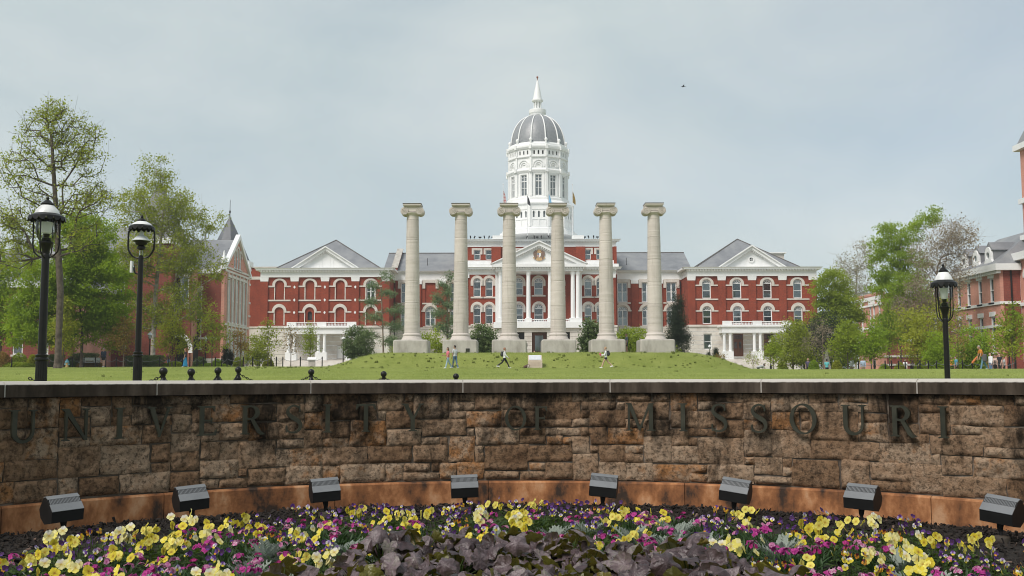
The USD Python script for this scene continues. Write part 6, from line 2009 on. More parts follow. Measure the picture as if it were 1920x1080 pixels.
part(rh, "bay_roof", MB().hexa([(tx0 - .3, 106, zt2 + .91), (tx0 + 12, 106, zt2 + .91), (tx0 + 12, yn + .2, zt2 + .91), (tx0 - .3, yn + .2, zt2 + .91), (tx0 + 4, 110, zt2 + 3.2), (tx0 + 10, 110, zt2 + 3.2), (tx0 + 10, yn - 3, zt2 + 3.2), (tx0 + 4, yn - 3, zt2 + 3.2)]), SL)
twx = at(1914.5, 330, 121)[0]
ztw = at(1919, 283, 121)[2]
put9 = lambda m: face_mx(m, twx)
part(rh, "tower_wall", MB().box(twx, twx + 7, 114, 121, zt2, ztw), LIT_BR)
for py in (378, 446):
    part(rh, "tower_band", MB().box(twx - .35, twx + 7.3, 113.7, 121.3, at(1919, py, 121)[2] - .3, at(1919, py, 121)[2] + .3), W_)
part(rh, "tower_cornice", MB().box(twx - .6, twx + 7.6, 113.4, 121.6, ztw + .002, ztw + .7), W_)
part(rh, "tower_roof", MB().hexa([(twx - .2, 113.8, ztw + .91), (twx + 7.2, 113.8, ztw + .91), (twx + 7.2, 121.2, ztw + .91), (twx - .2, 121.2, ztw + .91), (twx + 1.4, 115.4, ztw + 5), (twx + 5.6, 115.4, ztw + 5), (twx + 5.6, 119.6, ztw + 5), (twx + 1.4, 119.6, ztw + 5)]), SL)
for k in range(5):
    part(rh, "entrance_step", MB().box(tx0 - 3.2 + .34 * k, tx0 - .01, 113.0, 117, E - .4, E + .1 + .16 * k), TS)

# further brick block with flat parapet, right of the domed hall
bx, by, bf = X(1655.5, 150, 600), 150.0, 160.8
zb9 = at(1655, 550, by)[2]
rb_ = thing("parapet_block", "rose brick block with white bands between the right trees", "building", (bx, by, E))
put8 = lambda m: face_mx(m, bx)
z8 = lambda py: at(1635, py, 155)[2]
ops = []
for px in (1615.5, 1631, 1637.5, 1648):
    yy = bx * FPX * .997 / (px - 960)
    ops.append(tall_window(rb_, put8, -yy, .42, z8(613), z8(571), .5, trim=W_, blind=(0, 1)))
    ops.append(tall_window(rb_, put8, -yy, .42, z8(655), z8(625), .5, trim=W_, blind=(.3, 1)))
plain_wall(rb_, put8, -bf, -by, E - .6, zb9, ops, LIT_BR, "side_wall")
ops = [tall_window(rb_, same(by + .001), bx + u, .5, z8(p0), z8(p1), .5, trim=W_) for u in (4, 7.5, 11) for p0, p1 in ((640, 595), (600, 560))][::2]
plain_wall(rb_, same(by + .001), bx + .402, bx + 20, E - .6, zb9, ops, SHADE_BR, "front_wall")
for py, t in ((561, .28), (573.5, .14), (616, .14), (640, .12)):
    part(rb_, "string_band", put8(MB().box(-bf, -by + .1, -.14, .01, z8(py) - t, z8(py) + t)), W_)
for py in (668, 684):
    part(rb_, "front_band", MB().box(bx - .05, bx + 20, by - .12, by, at(1690, py, by)[2] - .14, at(1690, py, by)[2] + .14), TS)
part(rb_, "parapet", MB().hexa([(bx - .1, by - .1, zb9 + .002), (bx + .4, by - .1, zb9 + .002), (bx + .4, bf, zb9 + .002), (bx - .1, bf, zb9 + .002), (bx - .1, by - .1, zb9 + .3), (bx + .4, by - .1, zb9 + .3), (bx + .4, bf, zb9 + .3), (bx - .1, bf, zb9 + .3)]), LIT_BR)
part(rb_, "flat_roof", MB().box(bx + .41, bx + 20, by + .41, bf, zb9 - .3, zb9), SL)

# ------------------------------------------------------------------ lamps
mat("lamp_glass", {"fr": ("fresnel", {"IOR": 1.35}), "t": ("transparent_bsdf", {"color": (0.90, 0.92, 0.92)}), "gl": ("glossy_bsdf", {"roughness": 0.05, "color": (0.9, 0.92, 0.93)}), "mix": ("mix_closure", {})},
    [("fr.fac", "mix.fac"), ("t.BSDF", "mix.closure1"), ("gl.BSDF", "mix.closure2")], surface="mix.closure")
tinted("frosted_mantle", [(0.3, (0.66, 0.66, 0.65)), (0.7, (0.74, 0.74, 0.73))], 6, .4)
tinted("hood_white", [(0.25, (0.42, 0.43, 0.44)), (0.5, (0.66, 0.66, 0.66)), (0.7, (0.74, 0.74, 0.74))], 4, .35)
BK = MAT["black_iron"]


def scallop(c, r, z0, z1, n=16):
    """A skirt with a scalloped lower edge."""
    k = n * 6
    a = np.arange(k) * 2 * PI / k
    low = z0 + (z1 - z0) * .42 * (1 - np.abs(np.sin(a * n / 2)) ** .7)
    rows = [(r * .68, np.full(k, z1)), (r * .97, np.full(k, z0 + (z1 - z0) * .62)), (r, low), (r - .012, low), (r * .95, np.full(k, z0 + (z1 - z0) * .6)), (r * .66, np.full(k, z1 - .012))]
    v = np.vstack([np.stack([c[0] + q * np.cos(a), c[1] + q * np.sin(a), c[2] + z], 1) for q, z in rows])
    i = np.arange(k); j = (i + 1) % k
    f = np.vstack([np.stack([t * k + j, t * k + i, (t + 1) * k + i, (t + 1) * k + j], 1) for t in range(len(rows) - 1)])
    return v, f


def fluted(c, r, z0, z1, n=16):
    k = n * 4
    a = np.arange(k) * 2 * PI / k
    rr = r * (1 - .07 * (np.cos(a * n) > 0.2))
    v = np.vstack([np.stack([c[0] + rr * s * np.cos(a), c[1] + rr * s * np.sin(a), np.full(k, z)], 1) for z, s in ((z0, 1.06), (z1, 1.0))])
    i = np.arange(k); j = (i + 1) % k
    return v, np.vstack([np.stack([i, j, k + j, k + i], 1)])


def lantern_lamp(px, Y, ytop, yscale, zcollar_py, label, hanging=False):
    x = at(px, 705, Y)[0]
    g = gz(x, Y) - .05
    q = lambda py: at(px, py, Y)[2]
    c = (x, Y, 0)
    s = Y / FPX                                     # metres per pixel of the photograph here
    t = thing("lantern_post", label, "street lamp", (x, Y, g))
    zk = q(zcollar_py)
    zt_ = q(ytop)
    part(t, "base", MB().lathe([(.17, g), (.17, g + .12), (.12, g + .16), (.11, g + .24)], c, 16).add(*fluted(c, .092, g + .2, zk - .04)), BK, 30)
    part(t, "collar", MB().lathe([(.095, zk - .06), (.112, zk - .045), (.112, zk - .02), (.092, zk), (.102, zk + .022), (.102, zk + .04), (.066, zk + .06)], c, 16), BK, 30)
    if not hanging:
        h = lambda f: zt_ - f * yscale             # photograph rows below the finial tip, in metres
        part(t, "shaft", MB().lathe([(.066, zk + .05), (.060, h(118)), (.072, h(114)), (.058, h(110))], c, 14), BK, 40)
        part(t, "lantern_cup", MB().lathe([(.056, h(111)), (.066, h(108)), (.06, h(104)), (.10, h(92)), (.118, h(90)), (.118, h(87.5)), (.09, h(87))], c, 16), BK, 40)
        part(t, "glass_globe", MB().lathe([(.10, h(87)), (.15, h(78)), (.172, h(66)), (.172, h(42))], c, 20, cap=False), MAT["lamp_glass"], 40)
        part(t, "mantle", MB().lathe([(.045, h(73)), (.075, h(70)), (.095, h(52)), (.095, h(50)), (.03, h(49))], c, 14), MAT["frosted_mantle"], 40)
        part(t, "socket", MB().lathe([(.075, h(87)), (.072, h(80)), (.042, h(79)), (.055, h(72)), (.04, h(71))], c, 12), BK, 40)
        bars = None
        for k in range(4):
            a = k * PI / 2 + (0 if px < 1000 else .55)
            r = .225
            pts = [(x + q_ * math.cos(a), Y + q_ * math.sin(a), h(zz_)) for q_, zz_ in ((.055, 118), (.13, 114), (.20, 106), (r, 92), (r, 40))]
            part(t, "cage_bar", MB().tube(pts, .013, 6), BK, 40)
        part(t, "hood_skirt", scallop(c, .30, h(48.5), h(34)), BK, 30)
        part(t, "hood", MB().lathe([(.205, h(37)), (.20, h(33)), (.17, h(26)), (.12, h(20)), (.10, h(17.5))], c, 24), MAT["hood_white"], 40)
        part(t, "hood_cap", MB().lathe([(.105, h(18)), (.11, h(15)), (.06, h(10)), (.045, h(8)), (.018, h(7)), (.026, h(4)), (.006, h(0))], c, 14), BK, 40)
    else:
        h = lambda f: zt_ - f * yscale
        part(t, "shaft", MB().lathe([(.066, zk + .05), (.052, h(78)), (.058, h(77.5))], c, 14), BK, 40)
        for sd in (-1, 1):
            pts = [(.03, 82), (.13, 81), (.21, 76), (.27, 67), (.285, 58), (.285, 38), (.27, 31), (.22, 26.5)]
            from scipy.interpolate import CubicSpline
            p = np.array(pts); tt = np.linspace(0, len(p) - 1, 24)
            p = CubicSpline(np.arange(len(p)), p)(tt)
            part(t, "loop_bar", MB().tube(np.stack([x + sd * p[:, 0], np.full(24, Y), h(p[:, 1])], 1), .021, 6), BK, 40)
        part(t, "hood_skirt", scallop(c, .275, h(30), h(18.5)), BK, 30)
        part(t, "hood", MB().lathe([(.22, h(20)), (.19, h(17)), (.12, h(13.5)), (.09, h(12.5))], c, 24), MAT["hood_white"], 40)
        part(t, "hood_cap", MB().lathe([(.11, h(14)), (.09, h(10.5)), (.05, h(7)), (.02, h(6.3)), (.03, h(3.5)), (.006, h(0))], c, 14), BK, 40)
        part(t, "lamp_bell", MB().lathe([(.20, h(50)), (.205, h(49)), (.15, h(45.5)), (.11, h(41.5)), (.05, h(38.5)), (.03, h(31))], c, 20), MAT["grey_enamel"], 40)
        part(t, "lamp_ring", MB().lathe([(.10, h(58)), (.125, h(55)), (.125, h(53.6)), (.15, h(51.5)), (.19, h(50.2))], c, 20), BK, 40)
        part(t, "bulb_globe", MB().lathe([(.05, h(67)), (.085, h(65)), (.088, h(61)), (.06, h(58.2))], c, 14), BK, 40)
        part(t, "stem_tube", MB().lathe([(.04, h(78)), (.04, h(66.5))], c, 8), MAT["lamp_glass"], 40)
        br = MB().tube([(x - .05, Y, h(112)), (x - .11, Y, h(111)), (x - .14, Y, h(105)), (x - .14, Y, h(96))], .02, 6)
        b_ = part(t, "bracket", br, BK, 40)
        part(b_, "white_box", MB().box(x - .215, x - .175, Y - .05, Y + .05, h(110), h(88)).box(x - .176, x - .135, Y - .02, Y + .02, h(99), h(97)), MAT["hood_white"], label="narrow white box on the post's bracket")
    return t


lantern_lamp(77, 17, 368, 17 / FPX, 670, "leftmost black lantern post with clear glass, in front of the green maple")
lantern_lamp(257.5, 22, 403, 22 / FPX, 664, "black lantern post with a hanging bell lamp inside a rounded loop", True)
lantern_lamp(1776.5, 23.8, 494, .0125 * .94, 760, "black lantern post with clear glass at the right of the wall")


def small_lamp():
    t = thing("walk_lamp", "slim black walk lamp with a pale round head", "street lamp", (0, 0, 0), "slim lamps along the far walks")
    part(t, "pole", MB().lathe([(.13, 0), (.13, .5), (.07, .6), (.055, 2.95), (.09, 3.0)], (0, 0, 0), 10), BK, 40)
    part(t, "globe", MB().lathe([(.07, 3.0), (.16, 3.12), (.19, 3.32), (.17, 3.42)], (0, 0, 0), 12), MAT["lamp_glass"], 40)
    part(t, "mantle", MB().lathe([(.05, 3.02), (.10, 3.15), (.10, 3.4)], (0, 0, 0), 8), MAT["frosted_mantle"], 40)
    part(t, "hood", MB().lathe([(.25, 3.40), (.25, 3.44), (.17, 3.58), (.05, 3.66), (.03, 3.74), (.01, 3.8)], (0, 0, 0), 14), MAT["hood_white"], 40)
    return t


lab_l = ["slim walk lamp with pale head left of the low dark hedge, behind the loop lantern", "slim walk lamp in front of the gabled hall's front window", "slim walk lamp near the olive shrub left of the left porch", "slim walk lamp standing right before the left porch's door", "slim walk lamp in front of the right porch's second doorway", "slim walk lamp among the olive trees right of the porch",
         "short lamp low before the base window of the right pavilion", "slim walk lamp under the yellow green tree by the right block", "slim walk lamp within the bright young tree at the right edge", "slim walk lamp behind the pale young trees, before the dark maple shade"]
base = None
for (px, top, bot), lb in zip([(281.5, 621, 692), (386, 629, 692), (487, 634, 690), (644, 629, 690), (1444, 635, 694), (1507.5, 649, 700), (1330.5, 645, 694), (1706.5, 633, 697), (1889.5, 613, 693), (117, 652, 700)], lab_l):
    Y = 3.8 * FPX / (bot - top)
    p = at(px, top, Y)
    g = gz(p[0], Y)
    if base is None:
        base = small_lamp()
        xf = UsdGeom.Xformable(base.prim)
        xf.GetOrderedXformOps()[0].Set(Gf.Vec3d(p[0], Y, p[2] - 3.8)); tag(base, lb)
        xf.AddRotateZOp().Set(0.0); xf.AddScaleOp().Set(Gf.Vec3f(1, 1, 1))
    else:
        path = numbered("/World", "walk_lamp")
        xf = UsdGeom.Xform.Define(stage, path)
        xf.GetPrim().GetReferences().AddInternalReference(base.path); xf.ClearXformOpOrder()
        xf.AddTranslateOp(UsdGeom.XformOp.PrecisionDouble).Set(Gf.Vec3d(p[0], Y, p[2] - 3.8)); xf.GetPrim().SetInstanceable(True)
        tag(Node(path, (0, 0, 0)), lb, "street lamp", "slim lamps along the far walks")

# ------------------------------------------------------------------ bollards and their chains
BOL = [(306.5, 24.0, 688.5), (358.7, 26.0, 690.5), (408.8, 28.4, 688.5), (447, 31.0, 687.5), (583.7, 31.8, 691.8), (719.5, 32.4, 695.6), (855, 33.0, 700)]
bl = ["leftmost ball topped bollard just right of the loop lantern", "second ball topped bollard from the left", "third ball topped bollard from the left", "fourth ball topped bollard, where the chain turns", "ball topped bollard with chains to both sides, left of the mound",
      "ball topped bollard in front of the mound's left slope", "rightmost ball topped bollard, only its ball above the wall"]
necks = []
for (px, Y, top), lb in zip(BOL, bl):
    p = at(px, top, Y)
    g = gz(p[0], Y) - .05
    t = thing("bollard", lb, "bollard", (p[0], Y, g), "black ball topped bollards behind the wall")
    z = p[2]
    c = (p[0], Y, 0)
    part(t, "ball", MB().add(*xform(trimesh.creation.icosphere(3, .098), (p[0], Y, z - .098))), BK, True)
    part(t, "neck", MB().lathe([(.085, z - .34), (.05, z - .27), (.045, z - .22), (.062, z - .19), (.04, z - .17)], c, 16), BK, 40)
    part(t, "post", MB().lathe([(.13, g), (.13, g + .1), (.085, g + .16), (.082, z - .42), (.10, z - .40), (.10, z - .355), (.085, z - .34)], c, 16), BK, 40)
    necks.append(np.array([p[0], Y, z - .20]))


def chain(a, b, sag, label, n_link=.085, r=.011, name="chain", group="chains hung between the bollards"):
    """Interlocked oval links hung in a curve."""
    L = np.linalg.norm(b - a) * (1 + 2.6 * (sag / np.linalg.norm(b - a)) ** 2)
    n = int(L / (n_link * .74))
    mb = MB()
    th = np.linspace(0, 2 * PI, 11)[:-1]
    ts = (np.arange(n) + .5) / n
    P = a + (b - a) * ts[:, None] - np.array([0, 0, 1.0]) * (4 * sag * ts * (1 - ts))[:, None]
    D = np.gradient(P, axis=0)
    for k in range(n):
        d = D[k] / np.linalg.norm(D[k])
        s = np.cross(d, [0, 0, 1]); s /= np.linalg.norm(s)
        u = np.cross(s, d)
        w = s if k % 2 else u
        pts = P[k] + np.cos(th)[:, None] * d * n_link * .5 + np.sin(th)[:, None] * w * n_link * .30
        pts = np.vstack([pts, pts[:2]])
        mb.tube(pts, r, 4, cap=False)
    return solo(name, mb, BK, label, "chain", smooth=True, group=group, kind=None)


cl = ["black link chain falling left from the leftmost bollard", "chain between the first and second ball topped bollards", "chain between the second and third ball topped bollards", "chain between the third and fourth ball topped bollards", "chain from the corner bollard to the one left of the mound",
      "chain falling right of the bollard left of the mound", "chain in front of the mound's left slope, last but one bollard to last"]
allb = [necks[0] + np.array([-2.6, -1.2, -.05])] + necks
for k in range(7):
    chain(allb[k], allb[k + 1], .34 if k not in (1, 2, 3) else .30, cl[k])
chain(at(-60, 690, 22), at(50, 735, 23), .05, "chain end hanging at the photo's left edge above the wall")

# posts with chains along the far walks
def walk_post():
    t = thing("walk_post", "slim black post with a chain along the far walk", "bollard", (0, 0, 0), "slim black posts along the far walks")
    part(t, "post", MB().lathe([(.055, 0), (.05, .78), (.065, .80), (.05, .84)], (0, 0, 0), 8), BK, 40)
    part(t, "ball", xform(trimesh.creation.icosphere(1, .06), (0, 0, .89)), BK, True)
    return t


spots = [(px, 94.2, 0) for px in (21.5, 91, 113.2, 135.5, 157, 178.5, 198, 217.5, 236, 254, 299, 315, 328.5, 342, 355.5, 369, 381, 403.5, 415.5, 425.5, 456, 473.5, 508, 518, 530, 563, 604)] + [(px, 79.0, 1) for px in (1610, 1640, 1660, 1672, 1685, 1697.5, 1712, 1725, 1741, 1756, 1805, 1823.5, 1866, 1905)]
base, prev = None, None
for k, (px, Y, side) in enumerate(spots):
    x = at(px, 690, Y)[0]
    g = gz(x, Y)
    turn = ORD[k] if side == 0 else ORD[k - 27]
    lb = f"slim black walk post, {turn} from left at the {('left', 'right')[side]} lawn edge"
    if base is None:
        base = walk_post(); xf = UsdGeom.Xformable(base.prim); xf.GetOrderedXformOps()[0].Set(Gf.Vec3d(x, Y, g)); tag(base, lb)
    else:
        path = numbered("/World", "walk_post")
        xf = UsdGeom.Xform.Define(stage, path)
        xf.GetPrim().GetReferences().AddInternalReference(base.path); xf.ClearXformOpOrder()
        xf.AddTranslateOp(UsdGeom.XformOp.PrecisionDouble).Set(Gf.Vec3d(x, Y, g)); xf.GetPrim().SetInstanceable(True)
        tag(Node(path, (0, 0, 0)), lb, "bollard", "slim black posts along the far walks")
    if prev is not None and prev[2] == side and abs(x - prev[0]) < 2.4:
        ts = np.linspace(0, 1, 9)
        a, b = np.array([prev[0], Y, prev[1] + .78]), np.array([x, Y, g + .78])
        P = a + (b - a) * ts[:, None] - np.array([0, 0, 1.0]) * (1.0 * ts * (1 - ts))[:, None]
        solo("walk_chain", MB().tube(P, .017, 4), MAT["fixture_grey"], f"thin sagging chain ending at the {turn} slim post of the {('left', 'right')[side]} lawn edge", "chain", smooth=True, group="chains between the slim posts of the far walks")
    prev = (x, g, side)

# ------------------------------------------------------------------ small things on the lawn and walks
pm = at(1003.5, 691, 80.5)
mz = gz(pm[0], 80.5) - .05
t = thing("stone_marker", "low pale stone marker with a slanted grey plaque on the lawn below the columns", "monument", (pm[0], 80.5, mz))
ztop_f, ztop_b = Z(676.0, 80.5), Z(666.2, 81.4)
hw = .56
part(t, "block", MB().hexa([(pm[0] - hw, 80.5, mz), (pm[0] + hw, 80.5, mz), (pm[0] + hw, 81.6, mz), (pm[0] - hw, 81.6, mz), (pm[0] - hw, 80.5, ztop_f), (pm[0] + hw, 80.5, ztop_f), (pm[0] + hw, 81.5, ztop_b), (pm[0] - hw, 81.5, ztop_b)]), MAT["tan_stone"])
for k in range(13):
    pass
rl3 = MB()
for k in range(13):
    xx = pm[0] - .42 + k * .07
    rl3.box(xx - .015, xx + .015, 80.485, 80.501, mz + .25, ztop_f - .10)
part(t, "fluted_panel", rl3, MAT["tan_stone"])
part(t, "plaque", MB().hexa([(pm[0] - .47, 80.55, ztop_f + .03), (pm[0] + .47, 80.55, ztop_f + .03), (pm[0] + .47, 81.42, ztop_b - .02), (pm[0] - .47, 81.42, ztop_b - .02),
                            (pm[0] - .47, 80.53, ztop_f + .06), (pm[0] + .47, 80.53, ztop_f + .06), (pm[0] + .47, 81.40, ztop_b + .02), (pm[0] - .47, 81.40, ztop_b + .02)]), MAT["grey_enamel"])
pb_ = at(986.5, 691.5, 80.3)
bz = gz(pb_[0], 80.3)
t = thing("backpack", "small dark and cream backpack lying on the grass against the stone marker", "backpack", (pb_[0], 80.3, bz))
tinted("bag_brown", [(0.3, (0.05, 0.025, 0.018)), (0.7, (0.09, 0.04, 0.03))], 6, .7)
tinted("bag_cream", [(0.3, (0.50, 0.44, 0.38)), (0.7, (0.58, 0.52, 0.46))], 6, .7)
tinted("bag_black", [(0.3, (0.012, 0.014, 0.016)), (0.7, (0.03, 0.032, 0.035))], 6, .6)
part(t, "bag_body", hull([((pb_[0] - .12, 80.3, bz + .10), .11), ((pb_[0] + .05, 80.3, bz + .16), .13), ((pb_[0] - .02, 80.35, bz + .12), .12)], 12), MAT["bag_brown"], 40)
part(t, "pocket", hull([((pb_[0] + .14, 80.27, bz + .10), .09), ((pb_[0] + .16, 80.27, bz + .22), .06)], 10), MAT["bag_cream"], 40)
part(t, "strap", MB().tube([(pb_[0] + .2, 80.2, bz + .05), (pb_[0] + .28, 80.25, bz + .25), (pb_[0] + .18, 80.3, bz + .34), (pb_[0] + .05, 80.3, bz + .28)], .02, 6), MAT["bag_brown"], 40)
# hydrant
hp = at(125.5, 688, 94.0); hz = gz(hp[0], 94.0)
t = thing("fire_hydrant", "cream fire hydrant with a light blue bonnet at the left lawn edge", "hydrant", (hp[0], 94.0, hz))
tinted("hydrant_blue", [(0.3, (0.12, 0.36, 0.50)), (0.7, (0.18, 0.44, 0.58))], 6, .5)
tinted("hydrant_cream", [(0.3, (0.45, 0.30, 0.12)), (0.7, (0.58, 0.42, 0.20))], 6, .6)
c = (hp[0], 94.0, hz - .05)
part(t, "barrel", MB().lathe([(.2, 0), (.2, .06), (.13, .09), (.12, .42), (.15, .45), (.15, .5)], c, 14), MAT["hydrant_cream"], 40)
part(t, "bonnet", MB().lathe([(.19, .5), (.19, .54), (.15, .66), (.06, .74), (.05, .82)], c, 14), MAT["hydrant_blue"], 40)
for s in (-1, 1):
    part(t, "nozzle", MB().tube([(hp[0] + s * .10, 94, hz + .30), (hp[0] + s * .22, 94, hz + .30)], .07, 10), MAT["hydrant_blue"], 40)
# bench
bp = at(168, 684, 98.9); bz = gz(bp[0], 98.9)
t = thing("bench", "grey backed bench before the dark hedge on the left walk", "bench", (bp[0], 98.9, bz))
for k in range(4):
    part(t, "seat_slat", MB().box(bp[0] - .95, bp[0] + .95, 98.55 + k * .12, 98.65 + k * .12, bz + .43, bz + .47), MAT["grey_enamel"])
for k in range(3):
    part(t, "back_slat", MB().box(bp[0] - .95, bp[0] + .95, 99.03, 99.07, bz + .55 + k * .14, bz + .66 + k * .14), MAT["grey_enamel"])
for s in (-.85, .85):
    part(t, "end_frame", MB().box(bp[0] + s - .03, bp[0] + s + .03, 98.55, 98.62, bz, bz + .43).box(bp[0] + s - .03, bp[0] + s + .03, 99.07, 99.13, bz, bz + .95).box(bp[0] + s - .03, bp[0] + s + .03, 98.621, 99.069, bz + .38, bz + .43), BK)
# pointed grey stone
op_ = at(1550.5, 690, 99.0); oz = gz(op_[0], 99)
t = thing("obelisk", "small weathered stone obelisk behind the person in aqua", "monument", (op_[0], 99, oz))
zt3 = at(1550, 656.5, 99)[2]
part(t, "base", MB().box(op_[0] - .5, op_[0] + .5, 98.5, 99.5, oz - .1, oz + .5), MAT["pedestal_stone"])
part(t, "shaft", MB().hexa([(op_[0] - .36, 98.64, oz + .501), (op_[0] + .36, 98.64, oz + .501), (op_[0] + .36, 99.36, oz + .501), (op_[0] - .36, 99.36, oz + .501), (op_[0] - .07, 98.93, zt3), (op_[0] + .07, 98.93, zt3), (op_[0] + .07, 99.07, zt3), (op_[0] - .07, 99.07, zt3)]), MAT["pedestal_stone"])
# pale boulder-like sign at the mound's left foot
sp_ = at(585, 680, 96); sz = gz(sp_[0], 96)
t = thing("notice_stand", "small white topped notice stand by the mound's left foot", "sign", (sp_[0], 96, sz))
part(t, "board", MB().hexa([(sp_[0] - .42, 95.7, sz + .62), (sp_[0] + .42, 95.7, sz + .62), (sp_[0] + .42, 96.2, sz + .85), (sp_[0] - .42, 96.2, sz + .85), (sp_[0] - .42, 95.68, sz + .68), (sp_[0] + .42, 95.68, sz + .68), (sp_[0] + .42, 96.18, sz + .91), (sp_[0] - .42, 96.18, sz + .91)]), W_)
part(t, "foot", MB().box(sp_[0] - .3, sp_[0] + .3, 95.8, 96.1, sz - .05, sz + .64), MAT["pedestal_stone"])
# cream retaining stones at the mound's foot on the right
for px, w, lb in ((1401, 1.5, "low pale stone kerb at the mound's right foot, beside the crouching person"),):
    p = at(px, 685, 93); g = gz(p[0], 93)
    solo("stone_kerb", MB().box(p[0] - w / 2, p[0] + w / 2, 92.8, 93.2, g - .1, g + .35), MAT["tan_stone"], lb, "kerb")
# bird high in the sky
bb = at(1281, 162, 120)
t = thing("bird", "tiny dark bird gliding in the sky right of the dome", "bird", tuple(bb))
bd = hull([((bb[0] - .16, bb[1], bb[2]), .035), ((bb[0], bb[1], bb[2]), .075), ((bb[0] + .14, bb[1], bb[2] - .005), .04)], 8) + hull([((bb[0] - .19, bb[1], bb[2] + .01), .04), ((bb[0] - .25, bb[1], bb[2]), .008)], 8) + hull([((bb[0] + .14, bb[1], bb[2]), .03), ((bb[0] + .30, bb[1] - .05, bb[2]), .012), ((bb[0] + .30, bb[1] + .05, bb[2]), .012)], 8)
part(t, "body", bd, BK, 40)
for s in (-1, 1):
    wv = np.array([[bb[0] - .07, bb[1] + s * .05, bb[2] + .03], [bb[0] + .07, bb[1] + s * .05, bb[2] + .03], [bb[0] - .03, bb[1] + s * .32, bb[2] + .10], [bb[0] + .08, bb[1] + s * .30, bb[2] + .09], [bb[0] + .07, bb[1] + s * .60, bb[2] + .02]])
    v = np.vstack([wv, wv + [0, 0, .012]])
    f = [[0, 1, 3], [0, 3, 2], [2, 3, 4], [5, 8, 6], [5, 7, 8], [7, 9, 8], [0, 2, 7], [0, 7, 5], [2, 4, 9], [2, 9, 7], [1, 6, 8], [1, 8, 3], [3, 8, 9], [3, 9, 4], [0, 5, 6], [0, 6, 1]]
    part(t, "wing", (v, f), BK)
# ------------------------------------------------------------------ trees, shrubs, hedges
tinted("bark_brown", [(0.3, (0.045, 0.034, 0.025)), (0.6, (0.11, 0.087, 0.066)), (0.8, (0.17, 0.14, 0.11))], 3.0, 0.95, bump=0.6, bump_scale=9, bump_dist=.04, bump_stretch=(1, 1, .25))
tinted("bark_pale", [(0.3, (0.14, 0.115, 0.085)), (0.5, (0.32, 0.29, 0.24)), (0.75, (0.50, 0.47, 0.42))], 2.2, 0.9, bump=0.3, bump_scale=6)
tinted("bark_tan", [(0.3, (0.14, 0.105, 0.075)), (0.7, (0.26, 0.205, 0.155))], 3.0, 0.95)
foliage("leaf_maple", (0.156, 0.247, 0.021), (0.377, 0.520, 0.042), (0.620, 0.620, 0.104), trans=0.5, scale=.35)
foliage("leaf_bright", (0.164, 0.234, 0.021), (0.374, 0.456, 0.042), (0.585, 0.620, 0.105), scale=.4)
foliage("leaf_yellow_green", (0.213, 0.245, 0.026), (0.446, 0.479, 0.059), (0.620, 0.616, 0.128), scale=.4)
foliage("leaf_olive", (0.205, 0.253, 0.032), (0.400, 0.464, 0.071), (0.583, 0.620, 0.173), scale=.4)
foliage("leaf_rust", (0.211, 0.150, 0.039), (0.404, 0.290, 0.079), (0.527, 0.439, 0.124), scale=.5)
foliage("leaf_dark", (0.064, 0.104, 0.033), (0.179, 0.236, 0.071), (0.434, 0.434, 0.139), trans=.2, rough=.4, scale=.8)
foliage("needle", (0.090, 0.154, 0.064), (0.270, 0.350, 0.154), (0.620, 0.565, 0.294), trans=.2, scale=.6)
foliage("yew", (0.010, 0.022, 0.007), (0.028, 0.046, 0.012), (0.065, 0.075, 0.022), trans=.15, scale=.8)
foliage("twig_bud", (0.24, 0.20, 0.12), (0.40, 0.34, 0.22), (0.50, 0.46, 0.30), trans=.3, scale=.4)
foliage("leaf_pale", (0.250, 0.237, 0.138), (0.400, 0.388, 0.225), (0.525, 0.500, 0.338), trans=.4, scale=.4)


def leaf_quads(P, L, W, rg, up=.75, dirs=None):
    n = len(P)
    d = rg.normal(0, 1, (n, 3)) if dirs is None else dirs + rg.normal(0, .35, (n, 3))
    d[:, 2] -= .15
    d /= np.linalg.norm(d, axis=1, keepdims=True)
    nn = rg.normal(0, .8, (n, 3)) + up * 2 * np.array([-.32, -.45, .83])      # leaves turn to the light
    s = np.cross(d, nn); s /= np.maximum(np.linalg.norm(s, axis=1, keepdims=True), 1e-6)
    sz = rg.uniform(.65, 1.25, (n, 1))
    l, w = L * sz, W * sz
    k = np.cross(s, d) * (w * .18)
    v = np.stack([P, P + d * l * .45 + s * w * .5 + k, P + d * l, P + d * l * .45 - s * w * .5 + k], 1).reshape(-1, 3)
    b = np.arange(n)[:, None] * 4
    return v, np.vstack([b + [0, 1, 2], b + [0, 2, 3]])


def limbs(A, B, ra, rb, n=5):
    """Tapered sticks from A to B."""
    m = len(A)
    d = B - A
    d /= np.maximum(np.linalg.norm(d, axis=1, keepdims=True), 1e-9)
    ref = np.where(np.abs(d[:, 2:]) < .9, np.array([[0, 0, 1.0]]), np.array([[1.0, 0, 0]]))
    s = np.cross(d, ref); s /= np.linalg.norm(s, axis=1, keepdims=True)
    t = np.cross(d, s)
    a = np.arange(n) * 2 * PI / n
    c = np.cos(a)[None, :, None] * s[:, None] + np.sin(a)[None, :, None] * t[:, None]
    v = np.concatenate([A[:, None] + c * ra[:, None, None], B[:, None] + c * rb[:, None, None]], 1).reshape(-1, 3)
    i = np.arange(n); j = (i + 1) % n
    f = np.vstack([np.stack([i, j, n + j], 1), np.stack([i, n + j, n + i], 1)])
    return v, (np.arange(m)[:, None, None] * 2 * n + f[None]).reshape(-1, 3)


